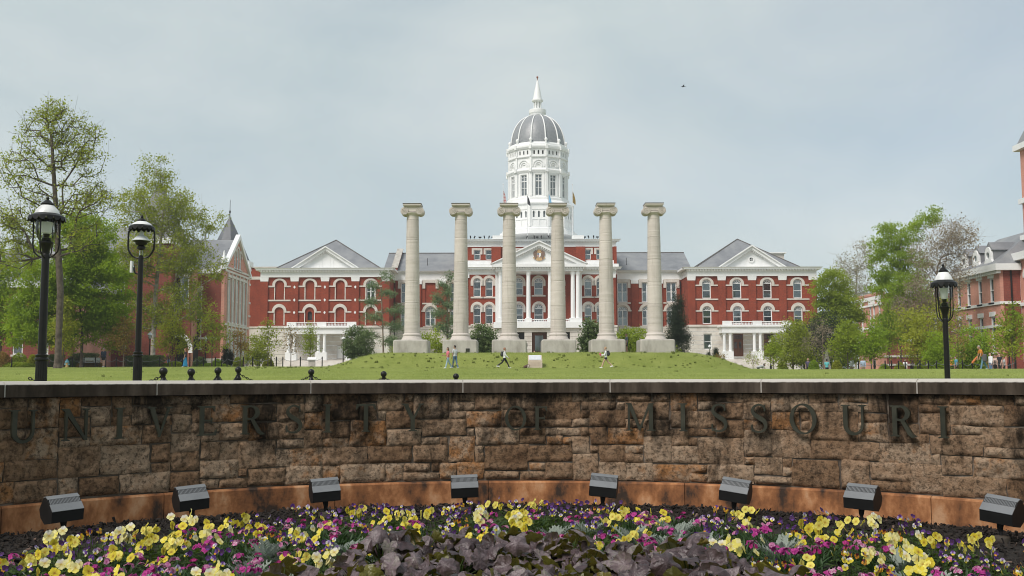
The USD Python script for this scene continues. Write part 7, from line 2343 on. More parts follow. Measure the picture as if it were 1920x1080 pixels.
def skeleton(trunk, att, rg, tip=.012, step=.9, power=2.35, rise=.25, pen=.25):
    """Grow branches from a trunk polyline to every attractor; returns nodes, parents, radii."""
    N = [np.asarray(trunk[0], float)]; par = [-1]; dist = [0.0]
    for a, b in zip(trunk[:-1], trunk[1:]):
        L = np.linalg.norm(np.subtract(b, a)); k = max(1, int(L / .5))
        for q in range(1, k + 1):
            N.append(np.asarray(a) + (np.asarray(b) - a) * q / k); par.append(len(N) - 2); dist.append(dist[-1] + L / k)
    nt = len(N)
    h0 = N[0][2] + (trunk[-1][2] - N[0][2]) * .22
    ax = np.array(N)
    order = np.argsort([np.min(np.linalg.norm(ax - p, axis=1)) for p in att])
    buf = np.zeros((nt + 40 * len(att), 3)); buf[:nt] = ax
    ds = np.zeros(len(buf)); ds[:nt] = dist
    n = nt
    for o in order:
        p = att[o]
        v = p - buf[:n]
        c = np.linalg.norm(v, axis=1) * (1 + .5 * np.clip(-(v[:, 2]) / (np.linalg.norm(v, axis=1) + 1e-6) + .1, 0, 1.2)) + pen * ds[:n]
        c[:nt][buf[:nt, 2] < h0] += 50
        i = int(np.argmin(c))
        a = buf[i]
        L = np.linalg.norm(p - a)
        k = max(1, int(L / step))
        m = (a + p) / 2 + np.array([0, 0, -rise * L * .5]) + rg.normal(0, .07 * L, 3)
        last = i
        for q in range(1, k + 1):
            t = q / k
            x = (1 - t) ** 2 * a + 2 * t * (1 - t) * m + t * t * p + (rg.normal(0, .05 * step, 3) if q < k else 0)
            buf[n] = x; ds[n] = ds[last] + L / k; par.append(last); last = n; n += 1
    P, par = buf[:n], np.array(par)
    acc = np.zeros(n)
    for i in range(n - 1, 0, -1):
        if acc[i] == 0:
            acc[i] = tip ** power
        acc[par[i]] += acc[i]
    return P, par, np.maximum(acc, tip ** power) ** (1 / power), nt


def tree(name, label, cat, px, Y, ells, nclus, nleaf, leaf, mats, seed, trunk_top=None, crad=.7, tip=.012, group=None, lean=(0, 0), rmax=None, twigs=0, shell=.75, flat=.7, width=.62, base_py=None, rise=.25, up=.75, rel=False, trunk_mul=1.0, loc=None, min_r=0.0):
    """ells: crown lobes as (px, py, rx, ry) read off the photograph at the tree's distance, or metres about the base with rel."""
    rg = np.random.default_rng(seed)
    s = Y / FPX
    if loc is None:
        x = at(px, 690, Y)[0]
        g = gz(x, Y) - .08
    else:
        x, Y, g = loc
    E_ = []
    for e in ells:
        if rel:
            E_.append((np.array([x + e[0], Y + e[1], g + e[2]]), np.array(e[3:6])))
        else:
            c = at(e[0], e[1], Y)
            c[1] += rg.uniform(-.3, .3) * e[2] * s
            E_.append((c, np.array([e[2] * s, min(e[2], e[3] * 1.3) * s, e[3] * s])))
    vol = np.array([np.prod(r) ** .8 for _, r in E_]); vol /= vol.sum()
    att = []
    for (c, r), w in zip(E_, vol):
        n = max(3, int(round(nclus * w)))
        u = rg.normal(0, 1, (n, 3)); u /= np.linalg.norm(u, axis=1, keepdims=True)
        rad = np.where(rg.uniform(0, 1, n) < shell, rg.uniform(.72, 1.02, n), rg.uniform(.15, .75, n))
        att.append(c + u * rad[:, None] * r)
    att = np.vstack(att)
    att = att[att[:, 2] > g + .25]
    top = max(c[2] + r[2] * .3 for c, r in E_)
    tt = trunk_top if trunk_top is not None else .72
    zt = g + (max(c[2] + r[2] for c, r in E_) - g) * tt
    cx_ = np.average([c[0] for c, _ in E_], weights=vol)
    trunk = [(x, Y, g), (x + lean[0] * .3, Y + lean[1] * .3, g + (zt - g) * .33), (x * .5 + cx_ * .5 + lean[0] * .7, Y + lean[1] * .7, g + (zt - g) * .68), (cx_ + lean[0], Y + lean[1], zt)]
    P, par, r, nt = skeleton(trunk, att, rg, tip, rise=rise)
    r = r * trunk_mul
    # flare at the foot
    r[:nt] *= 1 + .5 * np.exp(-(P[:nt, 2] - g) / .45)
    t = thing(name, label, cat, (x, Y, g), group)
    i = np.arange(1, len(P))
    rp_, rc_ = np.minimum(r[par[i]], r[i] * 1.6), r[i]
    big = rc_ > max(.035, min_r)
    mb = MB()
    mb.add(*limbs(P[par[i][big]], P[i[big]], rp_[big], rc_[big], 6))
    if (~big).any():
        mb.add(*limbs(P[par[i][~big]], P[i[~big]], rp_[~big], rc_[~big], 3))
    ends = att
    if twigs:
        m = len(ends) * twigs
        A = np.repeat(ends, twigs, 0) + rg.normal(0, crad * .2, (m, 3))
        B = A + rg.normal(0, 1, (m, 3)) * crad * .8 + np.array([0, 0, crad * .3])
        mb.add(*limbs(A, B, np.full(m, tip * .5), np.full(m, tip * .25), 3))
    part(t, "trunk", mb, MAT[mats[0]], True)
    if nleaf:
        cnt = rg.poisson(nleaf, len(ends))
        C = np.repeat(ends, cnt, 0)
        u = rg.normal(0, 1, C.shape)
        P2 = C + u * crad * np.array([.55, .55, .55 * flat])
        v, f = leaf_quads(P2, leaf, leaf * width, rg, up)
        part(t, "crown", (v, f), MAT[mats[1]])
    return t


# the great trees on the left
tree("sycamore_tree", "tallest left tree, thin spring leaves on dark spreading branches", "tree", 108, 86,
     [(104, 255, 78, 62), (112, 215, 44, 28), (50, 320, 48, 42), (168, 300, 34, 48), (150, 372, 60, 40), (196, 368, 36, 26), (20, 420, 46, 46), (60, 400, 60, 50), (22, 480, 50, 40), (150, 440, 40, 40)],
     580, 23, .21, ("bark_brown", "leaf_olive"), 51, trunk_top=.86, crad=.6, tip=.024, trunk_mul=1.15, twigs=3, rise=.3, shell=.7)
tree("maple_tree", "broad dense green maple behind the leftmost lantern post", "tree", 152, 97,
     [(165, 462, 58, 60), (140, 425, 34, 26), (188, 545, 62, 70), (115, 520, 62, 80), (72, 590, 54, 52), (205, 610, 38, 46), (120, 620, 66, 34), (45, 620, 26, 34)],
     720, 84, .25, ("bark_brown", "leaf_maple"), 52, trunk_top=.7, crad=.72, flat=.5, up=.9)
tree("dark_tree", "dark green tree at the left edge behind the maple", "tree", 0, 108, [(0, 560, 52, 80), (-50, 520, 60, 90), (30, 610, 34, 40)], 340, 56, .26, ("bark_brown", "leaf_maple"), 53, crad=.9)
tree("sycamore_tree", "pale limbed tree with airy yellow green leaves before the gabled hall", "tree", 286, 110,
     [(292, 325, 30, 40), (300, 385, 58, 46), (255, 400, 34, 44), (350, 420, 44, 44), (400, 415, 20, 20), (300, 470, 76, 50), (375, 500, 42, 46), (250, 500, 40, 44), (320, 570, 66, 44), (268, 585, 40, 40)],
     760, 40, .24, ("bark_pale", "leaf_olive"), 54, trunk_top=.8, crad=.75, tip=.022, twigs=2, rise=.1)

young = "young trees planted along the far walks"
Yl = [("slim yellow green young tree right of the leftmost lantern post", 118, 93.2, 540, 672, 33, 150, 17, "leaf_yellow_green"), ("small gold green tree just left of the loop lantern", 231, 96.5, 584, 668, 30, 120, 13, "leaf_rust"),
      ("bushy yellow green young tree right of the loop lantern", 322, 96, 572, 672, 34, 170, 17, "leaf_yellow_green"), ("airy olive young tree before the gabled hall's corner", 397, 96, 568, 668, 38, 150, 13, "leaf_olive"),
      ("thin rust and green young tree at the gabled hall's far corner", 450, 97, 606, 670, 20, 80, 10, "leaf_rust"), ("sparse young tree left of the left porch, dark stem", 502, 99, 588, 668, 27, 90, 9, "leaf_olive"),
      ("nearly bare rusty young tree before the left porch's corner", 545, 99, 598, 664, 24, 80, 6, "leaf_rust"), ("narrow fresh green young tree before the left porch", 581, 98, 603, 668, 17, 95, 13, "leaf_bright"),
      ("fresh green young tree before the right porch's second doorway", 1450, 93, 622, 682, 20, 100, 13, "leaf_bright"), ("bright green young tree left of the rose brick block", 1590, 92, 598, 680, 40, 190, 18, "leaf_bright"),
      ("rounded green young tree before the rose brick block's side", 1634, 90, 602, 680, 30, 150, 17, "leaf_maple"), ("yellow green young tree before the rose brick block's dark front", 1721, 88, 588, 682, 35, 170, 15, "leaf_yellow_green"),
      ("bright green young tree at the photo's right edge", 1899, 84, 564, 676, 40, 190, 16, "leaf_bright"), ("thin sparse young tree right of the right lantern post", 1797, 88, 590, 680, 17, 50, 5, "leaf_rust"),
      ("dark leaved tree between the rose brick block and the yellow green tree", 1668, 112, 560, 676, 30, 190, 20, "leaf_maple")]
for k, (lb, px, Y, top, low, hw, nc, nl, lf) in enumerate(Yl):
    m = (top + low) / 2
    h = (low - top) / 2
    el = [(px, m + h * .35, hw, h * .55), (px, m - h * .15, hw * .72, h * .5), (px, m - h * .62, hw * .38, h * .38)]
    tree("young_tree", lb, "tree", px, Y, el, nc, nl, .20 if hw > 25 else .16, ("bark_brown" if k not in (1,) else "bark_tan", lf), 70 + k, trunk_top=.9, crad=.42, tip=.008, group=young, rise=.05, shell=.6, twigs=1)

# evergreens round the domed hall
def pine(lb, px, Y, top, low, hw, seed, lean):
    rg = np.random.default_rng(seed)
    el = []
    n = 9
    for k in range(n):
        q = k / (n - 1)
        sd = (-1) ** k * (.25 + .45 * rg.uniform())
        el.append((px + sd * hw * (1 - .55 * q), low - 22 - (low - 22 - top) * q * .93, hw * (.70 - .42 * q), 13))
    return tree("pine_tree", lb, "tree", px + 3, Y, el, 260, 34, .34, ("bark_tan", "needle"), seed, trunk_top=.93, crad=.62, tip=.02, rise=-.1, flat=.45, width=.22, shell=.3, lean=lean, up=.0)


pine("open crowned pine left of the first column", 716, 148, 512, 664, 50, 91, (-.3, 0))
pine("thin open pine between the first and second columns", 835, 150, 512, 650, 34, 92, (.2, 0))


def shrub(name, lb, px, Y, top, low, hw, nc, nl, leaf, lf, seed, crad=.45, bark="bark_brown", cone=False, group=None, width=.5):
    m, h = (top + low) / 2, (low - top) / 2
    el = [(px, m, hw, h), (px - hw * .35, m + h * .4, hw * .6, h * .6), (px + hw * .35, m + h * .35, hw * .6, h * .6)]
    if cone:
        el = [(px, low - h * .55, hw, h * .6), (px, m, hw * .8, h * .6), (px, top + h * .65, hw * .5, h * .5), (px, top + h * .3, hw * .24, h * .33)]
    return tree(name, lb, "shrub" if not cone else "evergreen", px, Y, el, nc, nl, leaf, (bark, lf), seed, trunk_top=.8, crad=crad, tip=.01, shell=.7, group=group, width=width)


shrub("evergreen_shrub", "rounded brown green magnolia left of the pine trunk", 672, 112, 612, 676, 29, 150, 34, .26, "leaf_dark", 101)
shrub("leafy_shrub", "light green shrub between the first and second columns", 816, 104, 616, 668, 30, 110, 22, .22, "leaf_bright", 102)
shrub("evergreen_shrub", "dark magnolia between the second and third columns", 905, 100, 609, 668, 25, 150, 36, .26, "leaf_dark", 103)
shrub("evergreen_shrub", "dark magnolia between the fourth and fifth columns", 1107, 100, 597, 668, 20, 150, 34, .26, "leaf_dark", 104)
shrub("leafy_shrub", "broad fresh green shrub between the fifth and sixth columns", 1187, 103, 614, 668, 34, 140, 30, .26, "leaf_bright", 105)
shrub("leafy_shrub", "low green plant beside the first column's pedestal", 741, 112, 650, 668, 8, 30, 16, .2, "leaf_bright", 106)
shrub("leafy_shrub", "low bright green plant beside the last column's pedestal", 1264, 104, 644, 668, 8, 24, 14, .2, "leaf_bright", 115)
shrub("narrow_evergreen", "tall narrow dark evergreen right of the last column", 1271, 112, 542, 672, 21, 330, 44, .22, "yew", 107, cone=True, crad=.5, width=.3)
shrub("narrow_evergreen", "small dark pointed evergreen before the right porch", 1342.5, 112, 650, 676, 5.5, 60, 40, .14, "yew", 108, cone=True, crad=.22, width=.3)
shrub("narrow_evergreen", "tiny dark evergreen beside the small pointed one", 1329, 112, 660, 677, 5, 40, 36, .12, "yew", 109, cone=True, crad=.2, width=.3)
shrub("narrow_evergreen", "taller of two dark pointed evergreens before the gabled hall", 423.5, 118, 646, 688, 6.5, 90, 40, .16, "yew", 110, cone=True, crad=.3, width=.3)
shrub("narrow_evergreen", "shorter of two dark pointed evergreens before the gabled hall", 432.5, 117, 656, 688, 5.5, 70, 40, .16, "yew", 111, cone=True, crad=.26, width=.3)
shrub("leafy_shrub", "olive shrub with a lamp before it, left of the left porch", 482, 108, 630, 690, 24, 150, 26, .20, "leaf_olive", 112)
shrub("leafy_shrub", "gold tinted low plant right of the small pointed evergreen", 1350, 111, 664, 676, 8, 30, 14, .14, "leaf_rust", 113)
shrub("leafy_shrub", "rusty thin shrub before the right porch's steps", 1412, 108, 658, 684, 16, 40, 8, .16, "leaf_olive", 114, bark="bark_tan")

# right hand trees
tree("round_tree", "tall bright green tree behind the right pavilion's corner", "tree", 1566, 128, [(1563, 545, 34, 40), (1590, 590, 32, 42), (1548, 610, 30, 50), (1575, 660, 40, 30)], 420, 60, .27, ("bark_brown", "leaf_bright"), 121, trunk_top=.75, crad=.8, up=.7, flat=.5)
tree("juniper_tree", "dark spreading evergreen before the right pavilion's corner", "tree", 1522, 113, [(1520, 640, 46, 40), (1548, 620, 34, 34), (1495, 650, 34, 34), (1530, 675, 46, 20)], 300, 40, .26, ("bark_brown", "yew"), 122, crad=.7, width=.3)
tree("olive_tree", "olive green fine leaved tree right of the right porch", "tree", 1487, 101, [(1487, 650, 38, 36), (1490, 618, 26, 22), (1470, 668, 26, 20), (1510, 665, 26, 22)], 260, 26, .20, ("bark_tan", "leaf_olive"), 123, crad=.55)
tree("bare_tree", "small pale nearly bare tree right of the olive tree", "tree", 1544, 98, [(1544, 625, 24, 34), (1525, 650, 22, 18), (1560, 655, 18, 20)], 110, 5, .14, ("bark_tan", "twig_bud"), 124, crad=.5, tip=.012, twigs=4, rise=0)
tree("pale_tree", "tall pale budding tree far behind the rose brick block", "tree", 1605, 182, [(1590, 500, 24, 26), (1622, 480, 26, 30), (1605, 545, 36, 40)], 220, 12, .32, ("bark_pale", "leaf_pale"), 125, crad=1.2, tip=.03, twigs=3)
tree("oak_tree", "tallest green tree on the right, loose spreading crown", "tree", 1690, 130, [(1735, 412, 26, 22), (1690, 440, 46, 30), (1650, 470, 22, 26), (1690, 500, 52, 44), (1668, 545, 44, 34), (1715, 560, 40, 40), (1690, 610, 50, 34)],
     480, 56, .27, ("bark_brown", "leaf_maple"), 126, trunk_top=.85, crad=.75, rise=.2, up=.7, flat=.5)
tree("bare_tree", "broad brown budding tree right of the tall green tree", "tree", 1748, 119, [(1775, 445, 48, 34), (1800, 450, 28, 26), (1740, 480, 36, 36), (1790, 500, 40, 36), (1750, 540, 52, 36), (1715, 580, 44, 34), (1770, 610, 40, 34)],
     560, 12, .24, ("bark_tan", "twig_bud"), 127, trunk_top=.7, crad=.9, tip=.016, twigs=5, rise=-.15)
tree("drooping_tree", "yellow green low branching tree under the brown budding tree", "tree", 1735, 108, [(1735, 610, 50, 32), (1700, 600, 36, 24), (1770, 590, 36, 30), (1760, 650, 40, 30)], 260, 16, .24, ("bark_brown", "leaf_yellow_green"), 128, crad=.8)
shrub("leafy_shrub", "tall green shrub just left of the right lantern post", 1757, 86, 622, 700, 24, 180, 26, .20, "leaf_maple", 129)
shrub("leafy_shrub", "big dark green shrub behind the man in orange", 1823, 90, 610, 702, 33, 240, 28, .22, "leaf_maple", 130)

# hedges and low bushes along the walks
def hedge(lb, x0, x1, top, low, Y, n, lf, seed, depth=1.4, leaf=.11, name="hedge", round_=False):
    rg = np.random.default_rng(seed)
    a, b = at(x0, low, Y), at(x1, low, Y)
    g = gz((a[0] + b[0]) / 2, Y) - .05
    h = at((x0 + x1) / 2, top, Y)[2] - g
    w = b[0] - a[0]
    u = rg.uniform(0, 1, (n, 3))
    ax = rg.integers(0, 3, n)
    u[np.arange(n), ax] = np.where(ax == 2, 1, (rg.uniform(0, 1, n) > .5)) + rg.normal(0, .05, n)
    if round_:
        q = rg.normal(0, 1, (n, 3)); q /= np.linalg.norm(q, axis=1, keepdims=True); q[:, 2] = np.abs(q[:, 2])
        q *= 1 + .22 * (meshkit.fbm(q * 2.5 + seed, 2) - .5)[:, None]
        P = np.array([a[0] + w / 2, Y + depth / 2, g]) + q * [w / 2, depth / 2, h]
    else:
        bump = .12 * (meshkit.fbm(np.column_stack([u[:, 0] * w * 1.2, u[:, 1], u[:, 2]]) + seed, 3) - .5)
        P = np.array([a[0], Y, g]) + u * [w, depth, h] + bump[:, None] * [.5, 1, 1]
    t = thing(name, lb, "hedge" if not round_ else "bush", (a[0] + w / 2, Y, g))
    st = MB()
    for k in range(max(3, int(w * 2))):
        x = a[0] + w * (.12 + .76 * rg.uniform()); y = Y + depth * rg.uniform(.3, .7)
        st.tube([(x, y, g - .05), (x + rg.normal(0, .1), y, g + h * .6)], [.03, .015], 4)
    part(t, "stems", st, MAT["bark_brown"])
    v, f = leaf_quads(P, leaf, leaf * .6, rg, .6)
    inner = np.array([a[0], Y, g]) + rg.uniform(.08, .92, (n // 2, 3)) * [w, depth, h]
    if round_:
        inner = np.array([a[0] + w / 2, Y + depth / 2, g]) + (P[:n // 2] - [a[0] + w / 2, Y + depth / 2, g]) * rg.uniform(.4, .9, (n // 2, 1))
    v2, f2 = leaf_quads(inner, leaf * 1.3, leaf, rg, .6)
    part(t, "leaves", MB().add(v, f).add(v2, f2), MAT[lf])
    return t


hedge("clipped dark green hedge behind the loop lantern", 235, 297, 668, 690, 98.8, 5200, "leaf_dark", 1, 1.8)
hedge("dark clipped hedge right of the leftmost lantern post", 88, 110, 667, 690, 98.9, 2600, "leaf_dark", 2)
hedge("dark clipped hedge behind the grey bench", 130, 176, 664, 686, 100.6, 3400, "leaf_dark", 3)
for k, (lb, x0, x1, top, Y, lf) in enumerate([("rusty low bush at the photo's left edge", -20, 14, 660, 98.8, "leaf_rust"), ("rounded bright green bush near the left edge", 12, 47, 662, 100, "leaf_bright"), ("pale green bush beside the leftmost lantern post", 44, 66, 666, 99.2, "leaf_yellow_green"),
                                             ("fringe of low green plants at the left lawn edge", -10, 66, 680, 98.7, "leaf_bright"), ("small round bush behind the blue topped hydrant", 119, 134, 671, 99, "leaf_dark"), ("rust red low planting below the bench", 138, 190, 677, 98.65, "leaf_rust"),
                                             ("green bush right of the person in blue", 358, 384, 669, 99.5, "leaf_dark"), ("low green bush before the pointed evergreens", 394, 412, 674, 99.5, "leaf_maple"), ("round bush left of the gabled hall's far corner", 434, 452, 671, 99.5, "leaf_olive"),
                                             ("gold green round bush under the olive shrub", 490, 510, 673, 99.5, "leaf_yellow_green"), ("low green planting behind the posts by the loop lantern", 300, 345, 679, 99.2, "leaf_bright"), ("grassy planting below the gabled hall's window", 360, 430, 682, 99.1, "leaf_maple"),
                                             ("low green hedge under the right block, left part", 1652, 1674, 683, 88.6, "leaf_bright"), ("low green hedge under the right block, right part", 1682, 1704, 681, 88.8, "leaf_yellow_green"), ("green bush beside the aqua person", 1518, 1542, 676, 96, "leaf_maple"),
                                             ("yellow green bush right of the stone obelisk", 1562, 1584, 676, 96, "leaf_yellow_green"), ("bush under the yellow green young tree", 1718, 1742, 678, 90.4, "leaf_bright"), ("low planting left of the big dark shrub", 1800, 1816, 686, 88.9, "leaf_bright"),
                                             ("low bush at the right pavilion's steps", 1460, 1482, 680, 103, "leaf_maple")]):
    hedge(lb, x0, x1, top, 692, Y, 1500 if x1 - x0 < 40 else 3000, lf, 20 + k, 1.3, .13, "low_bush", True)
# unseen tree added at the viewer's back to block light from wall and bed
for k, (x, y, lb) in enumerate([(7.5, -7.0, "leafy tree added unseen behind and right of the viewer to block sky light")] ):
    e = [(2.2, 3.6, 9.6, 4.6, 4.2, 3.4), (-1.5, 1.0, 10.5, 4.4, 4.4, 3.6), (1.0, -2.0, 9.5, 4, 4, 3)] if k < 0 else [(0, .6, 9.5, 5.0, 4.6, 4), (1.5, -1.5, 8.5, 4, 4, 3)]
    tree("street_tree", lb, "tree", 0, 0, e, 240, 30, .30, ("bark_brown", "leaf_maple"), 140 + k, crad=.95, rel=True, loc=(x, y, E - 1.45))
# ------------------------------------------------------------------ people
def cloth(name, c, rough=.8):
    if name not in MAT:
        tinted(name, [(0.3, tuple(.82 * q for q in c)), (0.7, tuple(min(.9, 1.1 * q) for q in c))], 5, rough)
    return MAT[name]


SKIN = {"fair": (.52, .33, .25), "tan": (.42, .25, .17), "brown": (.20, .11, .07)}
HAIR = {"brown": (.055, .028, .016), "black": (.012, .010, .009), "blond": (.40, .25, .12), "red": (.30, .11, .05), "grey": (.30, .28, .26)}


def ring_union(hulls):
    return m3.Manifold.batch_boolean(hulls, m3.OpType.Add)


def person(label, px, Y, heading, H=1.72, skin="fair", hair="brown", long_hair=False, top=("cloth_white", (.7, .7, .7)), sleeves="short", low=("cloth_jeans", (.10, .16, .27)), legs="long",
           shoes=("cloth_shoe_white", (.75, .75, .74)), stride=.0, lean=.0, arm_l=(0.1, .2), arm_r=(-.1, .2), female=False, head_turn=0.0, z=None, knee=0.0, group=None):
    """heading: degrees, 0 = towards the photo's right, 90 = away from the viewer, 180 = left, 270 = towards the viewer. Arms: (swing forward, elbow bend)."""
    k = H / 1.72
    x = at(px, 690, Y)[0]
    g = gz(x, Y) + .005 if z is None else z
    V = lambda *a: np.array(a, float)
    # legs from the hips down, then the ground contact sets the height
    hipz = .90
    feet = {}
    J = {}
    for sd, nm in ((1, "l"), (-1, "r")):
        th = stride * sd
        bend = knee + (.25 * abs(stride) if th > 0 else .75 * abs(stride))
        hip = V(0, sd * .085, 0)
        kn = hip + .43 * V(math.sin(th + knee * .55), 0, -math.cos(th + knee * .55))
        an = kn + .42 * V(math.sin(th + knee * .55 - bend), 0, -math.cos(th + knee * .55 - bend))
        pitch = 0.0 if th >= 0 else -.5 * abs(stride)
        toe = an + V(.16 * math.cos(pitch), sd * .015, -.055 + .16 * math.sin(pitch))
        heel = an + V(-.055, 0, -.055)
        J[nm] = (hip, kn, an, toe, heel)
    low_z = min(min(J[n][3][2], J[n][4][2]) for n in "lr") - .028
    up = -low_z
    for n in "lr":
        J[n] = tuple(p + V(0, 0, up) for p in J[n])
    pel = V(0, 0, up)
    fw = V(math.sin(lean), 0, math.cos(lean))
    fr_ = V(math.cos(lean), 0, -math.sin(lean))
    sw = .165 if female else .19
    waist, chest, shl = pel + fw * .17, pel + fw * .36, pel + fw * .50
    neck = pel + fw * .57 + fr_ * .01
    hd = neck + V(math.sin(lean * .7) * .15, 0, math.cos(lean * .7) * .15) + fr_ * .02
    A = {}
    for sd, nm, (swing, el) in ((1, "l", arm_l), (-1, "r", arm_r)):
        s0 = shl + V(0, sd * sw, -.03)
        a = swing
        d1 = V(math.sin(a), sd * .10, -math.cos(a)); d1 /= np.linalg.norm(d1)
        e0 = s0 + .28 * d1
        a2 = a + el
        d2 = V(math.sin(a2), 0, -math.cos(a2))
        w0 = e0 + .25 * d2
        A[nm] = (s0, e0, w0, d2)
    n = 8
    hl = lambda *q: hull([(p, r) for p, r in q], n)
    body = [hl((pel + V(0, .07, 0), .095), (pel + V(0, -.07, 0), .095), (waist, .10)), hl((waist + V(0, .04, 0), .095), (waist + V(0, -.04, 0), .095), (chest + V(0, .07, 0), .105), (chest + V(0, -.07, 0), .105)),
            hl((chest + V(0, .07, 0), .105), (chest + V(0, -.07, 0), .105), (shl + V(0, sw - .03, -.02), .055), (shl + V(0, -sw + .03, -.02), .055)), hl((shl, .06), (neck, .052)), hl((neck, .052), (hd + V(0, 0, -.05), .055))]
    ct, st = math.cos(head_turn), math.sin(head_turn)
    hp = lambda a, b, c: hd + V(a * ct - b * st, a * st + b * ct, c)
    body += [hl((hp(-.02, 0, .035), .088), (hp(.02, 0, .01), .078), (hp(.045, 0, -.065), .045)), hl((hp(.082, 0, .012), .012), (hp(.108, 0, -.018), .015), (hp(.085, 0, -.028), .014))]
    for s in (-1, 1):
        body.append(hl((hp(-.005, s * .084, .012), .016), (hp(-.008, s * .086, -.025), .012)))
    for nm in "lr":
        h0, k0, a0, t0, l0 = J[nm]
        body += [hl((h0, .085), (k0, .055)), hl((k0, .055), ((k0 * .6 + a0 * .4) + V(-.015, 0, 0), .056), (a0, .036)), hl((a0, .036), (l0, .028), (t0, .024))]
        s0, e0, w0, d2 = A[nm]
        sd = 1 if nm == "l" else -1
        body += [hl((s0, .050), (e0, .037)), hl((e0, .037), (w0, .026))]
        p1 = w0 + d2 * .085
        side = V(0, 1, 0); fwd = np.cross(d2, side) * -1
        body.append(hl((w0, .024), (p1 + fwd * .028, .014), (p1 - fwd * .028, .014)))
        for q, (off, ln) in enumerate(((.03, .062), (.010, .075), (-.010, .070), (-.029, .052))):
            b0 = p1 + fwd * off
            m0 = b0 + d2 * ln * .55 - side * sd * .004
            body.append(hl((b0, .0095), (m0, .009))); body.append(hl((m0, .009), (m0 + d2 * ln * .42 - side * sd * .016, .008)))
        tb = w0 + d2 * .03 + fwd * .026
        body.append(hl((tb, .012), (tb + d2 * .035 + fwd * .025, .0105))); body.append(hl((tb + d2 * .035 + fwd * .025, .0105), (tb + d2 * .062 + fwd * .022, .009)))
    shirt = [hl((pel + V(0, .075, .03) , .105), (pel + V(0, -.075, .03), .105), (waist, .112)), hl((waist + V(0, .04, 0), .108), (waist + V(0, -.04, 0), .108), (chest + V(0, .07, 0), .118), (chest + V(0, -.07, 0), .118)),
             hl((chest + V(0, .07, 0), .118), (chest + V(0, -.07, 0), .118), (shl + V(0, sw - .03, -.02), .066), (shl + V(0, -sw + .03, -.02), .066))]
    if female:
        shirt.append(hl((chest + fr_ * .07 + V(0, .06, -.02), .07), (chest + fr_ * .07 + V(0, -.06, -.02), .07)))
    for nm in "lr":
        s0, e0, w0, d2 = A[nm]
        if sleeves == "long":
            shirt += [hl((s0, .063), (e0, .050)), hl((e0, .050), (w0 - d2 * .02, .038))]
        elif sleeves == "short":
            shirt.append(hl((s0, .063), (s0 * .38 + e0 * .62, .052)))
    lowp = [hl((pel + V(0, .075, .0), .104), (pel + V(0, -.075, .0), .104), (pel + fw * .09, .098))]
    for nm in "lr":
        h0, k0, a0, t0, l0 = J[nm]
        if legs == "long":
            lowp += [hl((h0, .097), (k0, .068)), hl((k0, .068), (a0 + V(0, 0, .01), .056))]
        elif legs == "short":
            lowp.append(hl((h0, .100), (h0 * .45 + k0 * .55, .086)))
        elif legs == "hot":
            lowp.append(hl((h0, .100), (h0 * .75 + k0 * .25, .092)))
    if legs == "skirt":
        lowp.append(hl((pel + V(0, .06, 0), .10), (pel + V(0, -.06, 0), .10), (V(.12, .14, .16), .09), (V(.12, -.14, .16), .09), (V(-.14, .1, .16), .09), (V(-.14, -.1, .16), .09)))
    shoe = []
    for nm in "lr":
        h0, k0, a0, t0, l0 = J[nm]
        shoe.append(hl((l0, .040), (t0, .036), (a0 + V(-.005, 0, -.01), .044)))
    hairp = [hl((hp(-.035, 0, .055), .085), (hp(-.005, 0, .062), .082), (hp(-.045, 0, .0), .075))]
    if long_hair:
        hairp.append(hl((hp(-.05, 0, .02), .078), (hp(-.085, 0, -.22), .055)))
    t = thing("person", label, "person", (x, Y, g), group)
    c, s = math.cos(math.radians(heading)), math.sin(math.radians(heading))

    def place_(ms):
        v, f = arr(ring_union(ms))
        v = v * k
        return np.column_stack([x + c * v[:, 0] - s * v[:, 1], Y + s * v[:, 0] + c * v[:, 1], g + v[:, 2]]), f

    b = part(t, "body", place_(body), cloth("skin_" + skin, SKIN[skin], .6), 50)
    part(b, "eyes", place_([m3.Manifold.sphere(.011, 8).translate([float(q) for q in hp(.084, s_ * .032, .018)]) for s_ in (-1, 1)]), cloth("hair_black", HAIR["black"]), 50)
    part(b, "mouth", place_([hl((hp(.082, .022, -.055), .006), (hp(.088, 0, -.056), .007), (hp(.082, -.022, -.055), .006))]), cloth("lips", (.35, .12, .10)), 50)
    part(t, "hair", place_(hairp), cloth("hair_" + hair, HAIR[hair]), 50)
    part(t, "shirt", place_(shirt), cloth(*top), 50)
    part(t, {"skirt": "skirt", "short": "shorts", "hot": "shorts"}.get(legs, "trousers"), place_(lowp), cloth(*low), 50)
    part(t, "shoes", place_(shoe), cloth(*shoes), 50)
    return dict(t=t, place=place_, chest=chest, shl=shl, fr=fr_, A=A, pel=pel, hl=hl, loc=(x, Y, g), fw=fw)


def pack(P, label, colour=("bag_black", (.02, .022, .025))):
    c0 = P["chest"] - P["fr"] * .20
    m = [P["hl"]((c0 + P["fw"] * .10, .10), (c0 - P["fw"] * .14, .115), (c0 - P["fr"] * .06 - P["fw"] * .08, .10))]
    t = thing("backpack", label, "backpack", P["loc"])
    part(t, "bag_body", P["place"](m), cloth(*colour), 40)
    st = []
    for s in (-1, 1):
        o = np.array([0, s * .10, 0])
        st += [P["hl"]((P["shl"] + o + np.array([0, 0, .05]), .018), (P["chest"] + P["fr"] * .135 + o, .016)), P["hl"]((P["shl"] + o + np.array([0, 0, .05]), .018), (c0 + P["fw"] * .12 + o * .8, .018))]
    part(t, "strap", P["place"](st), cloth(*colour), 40)


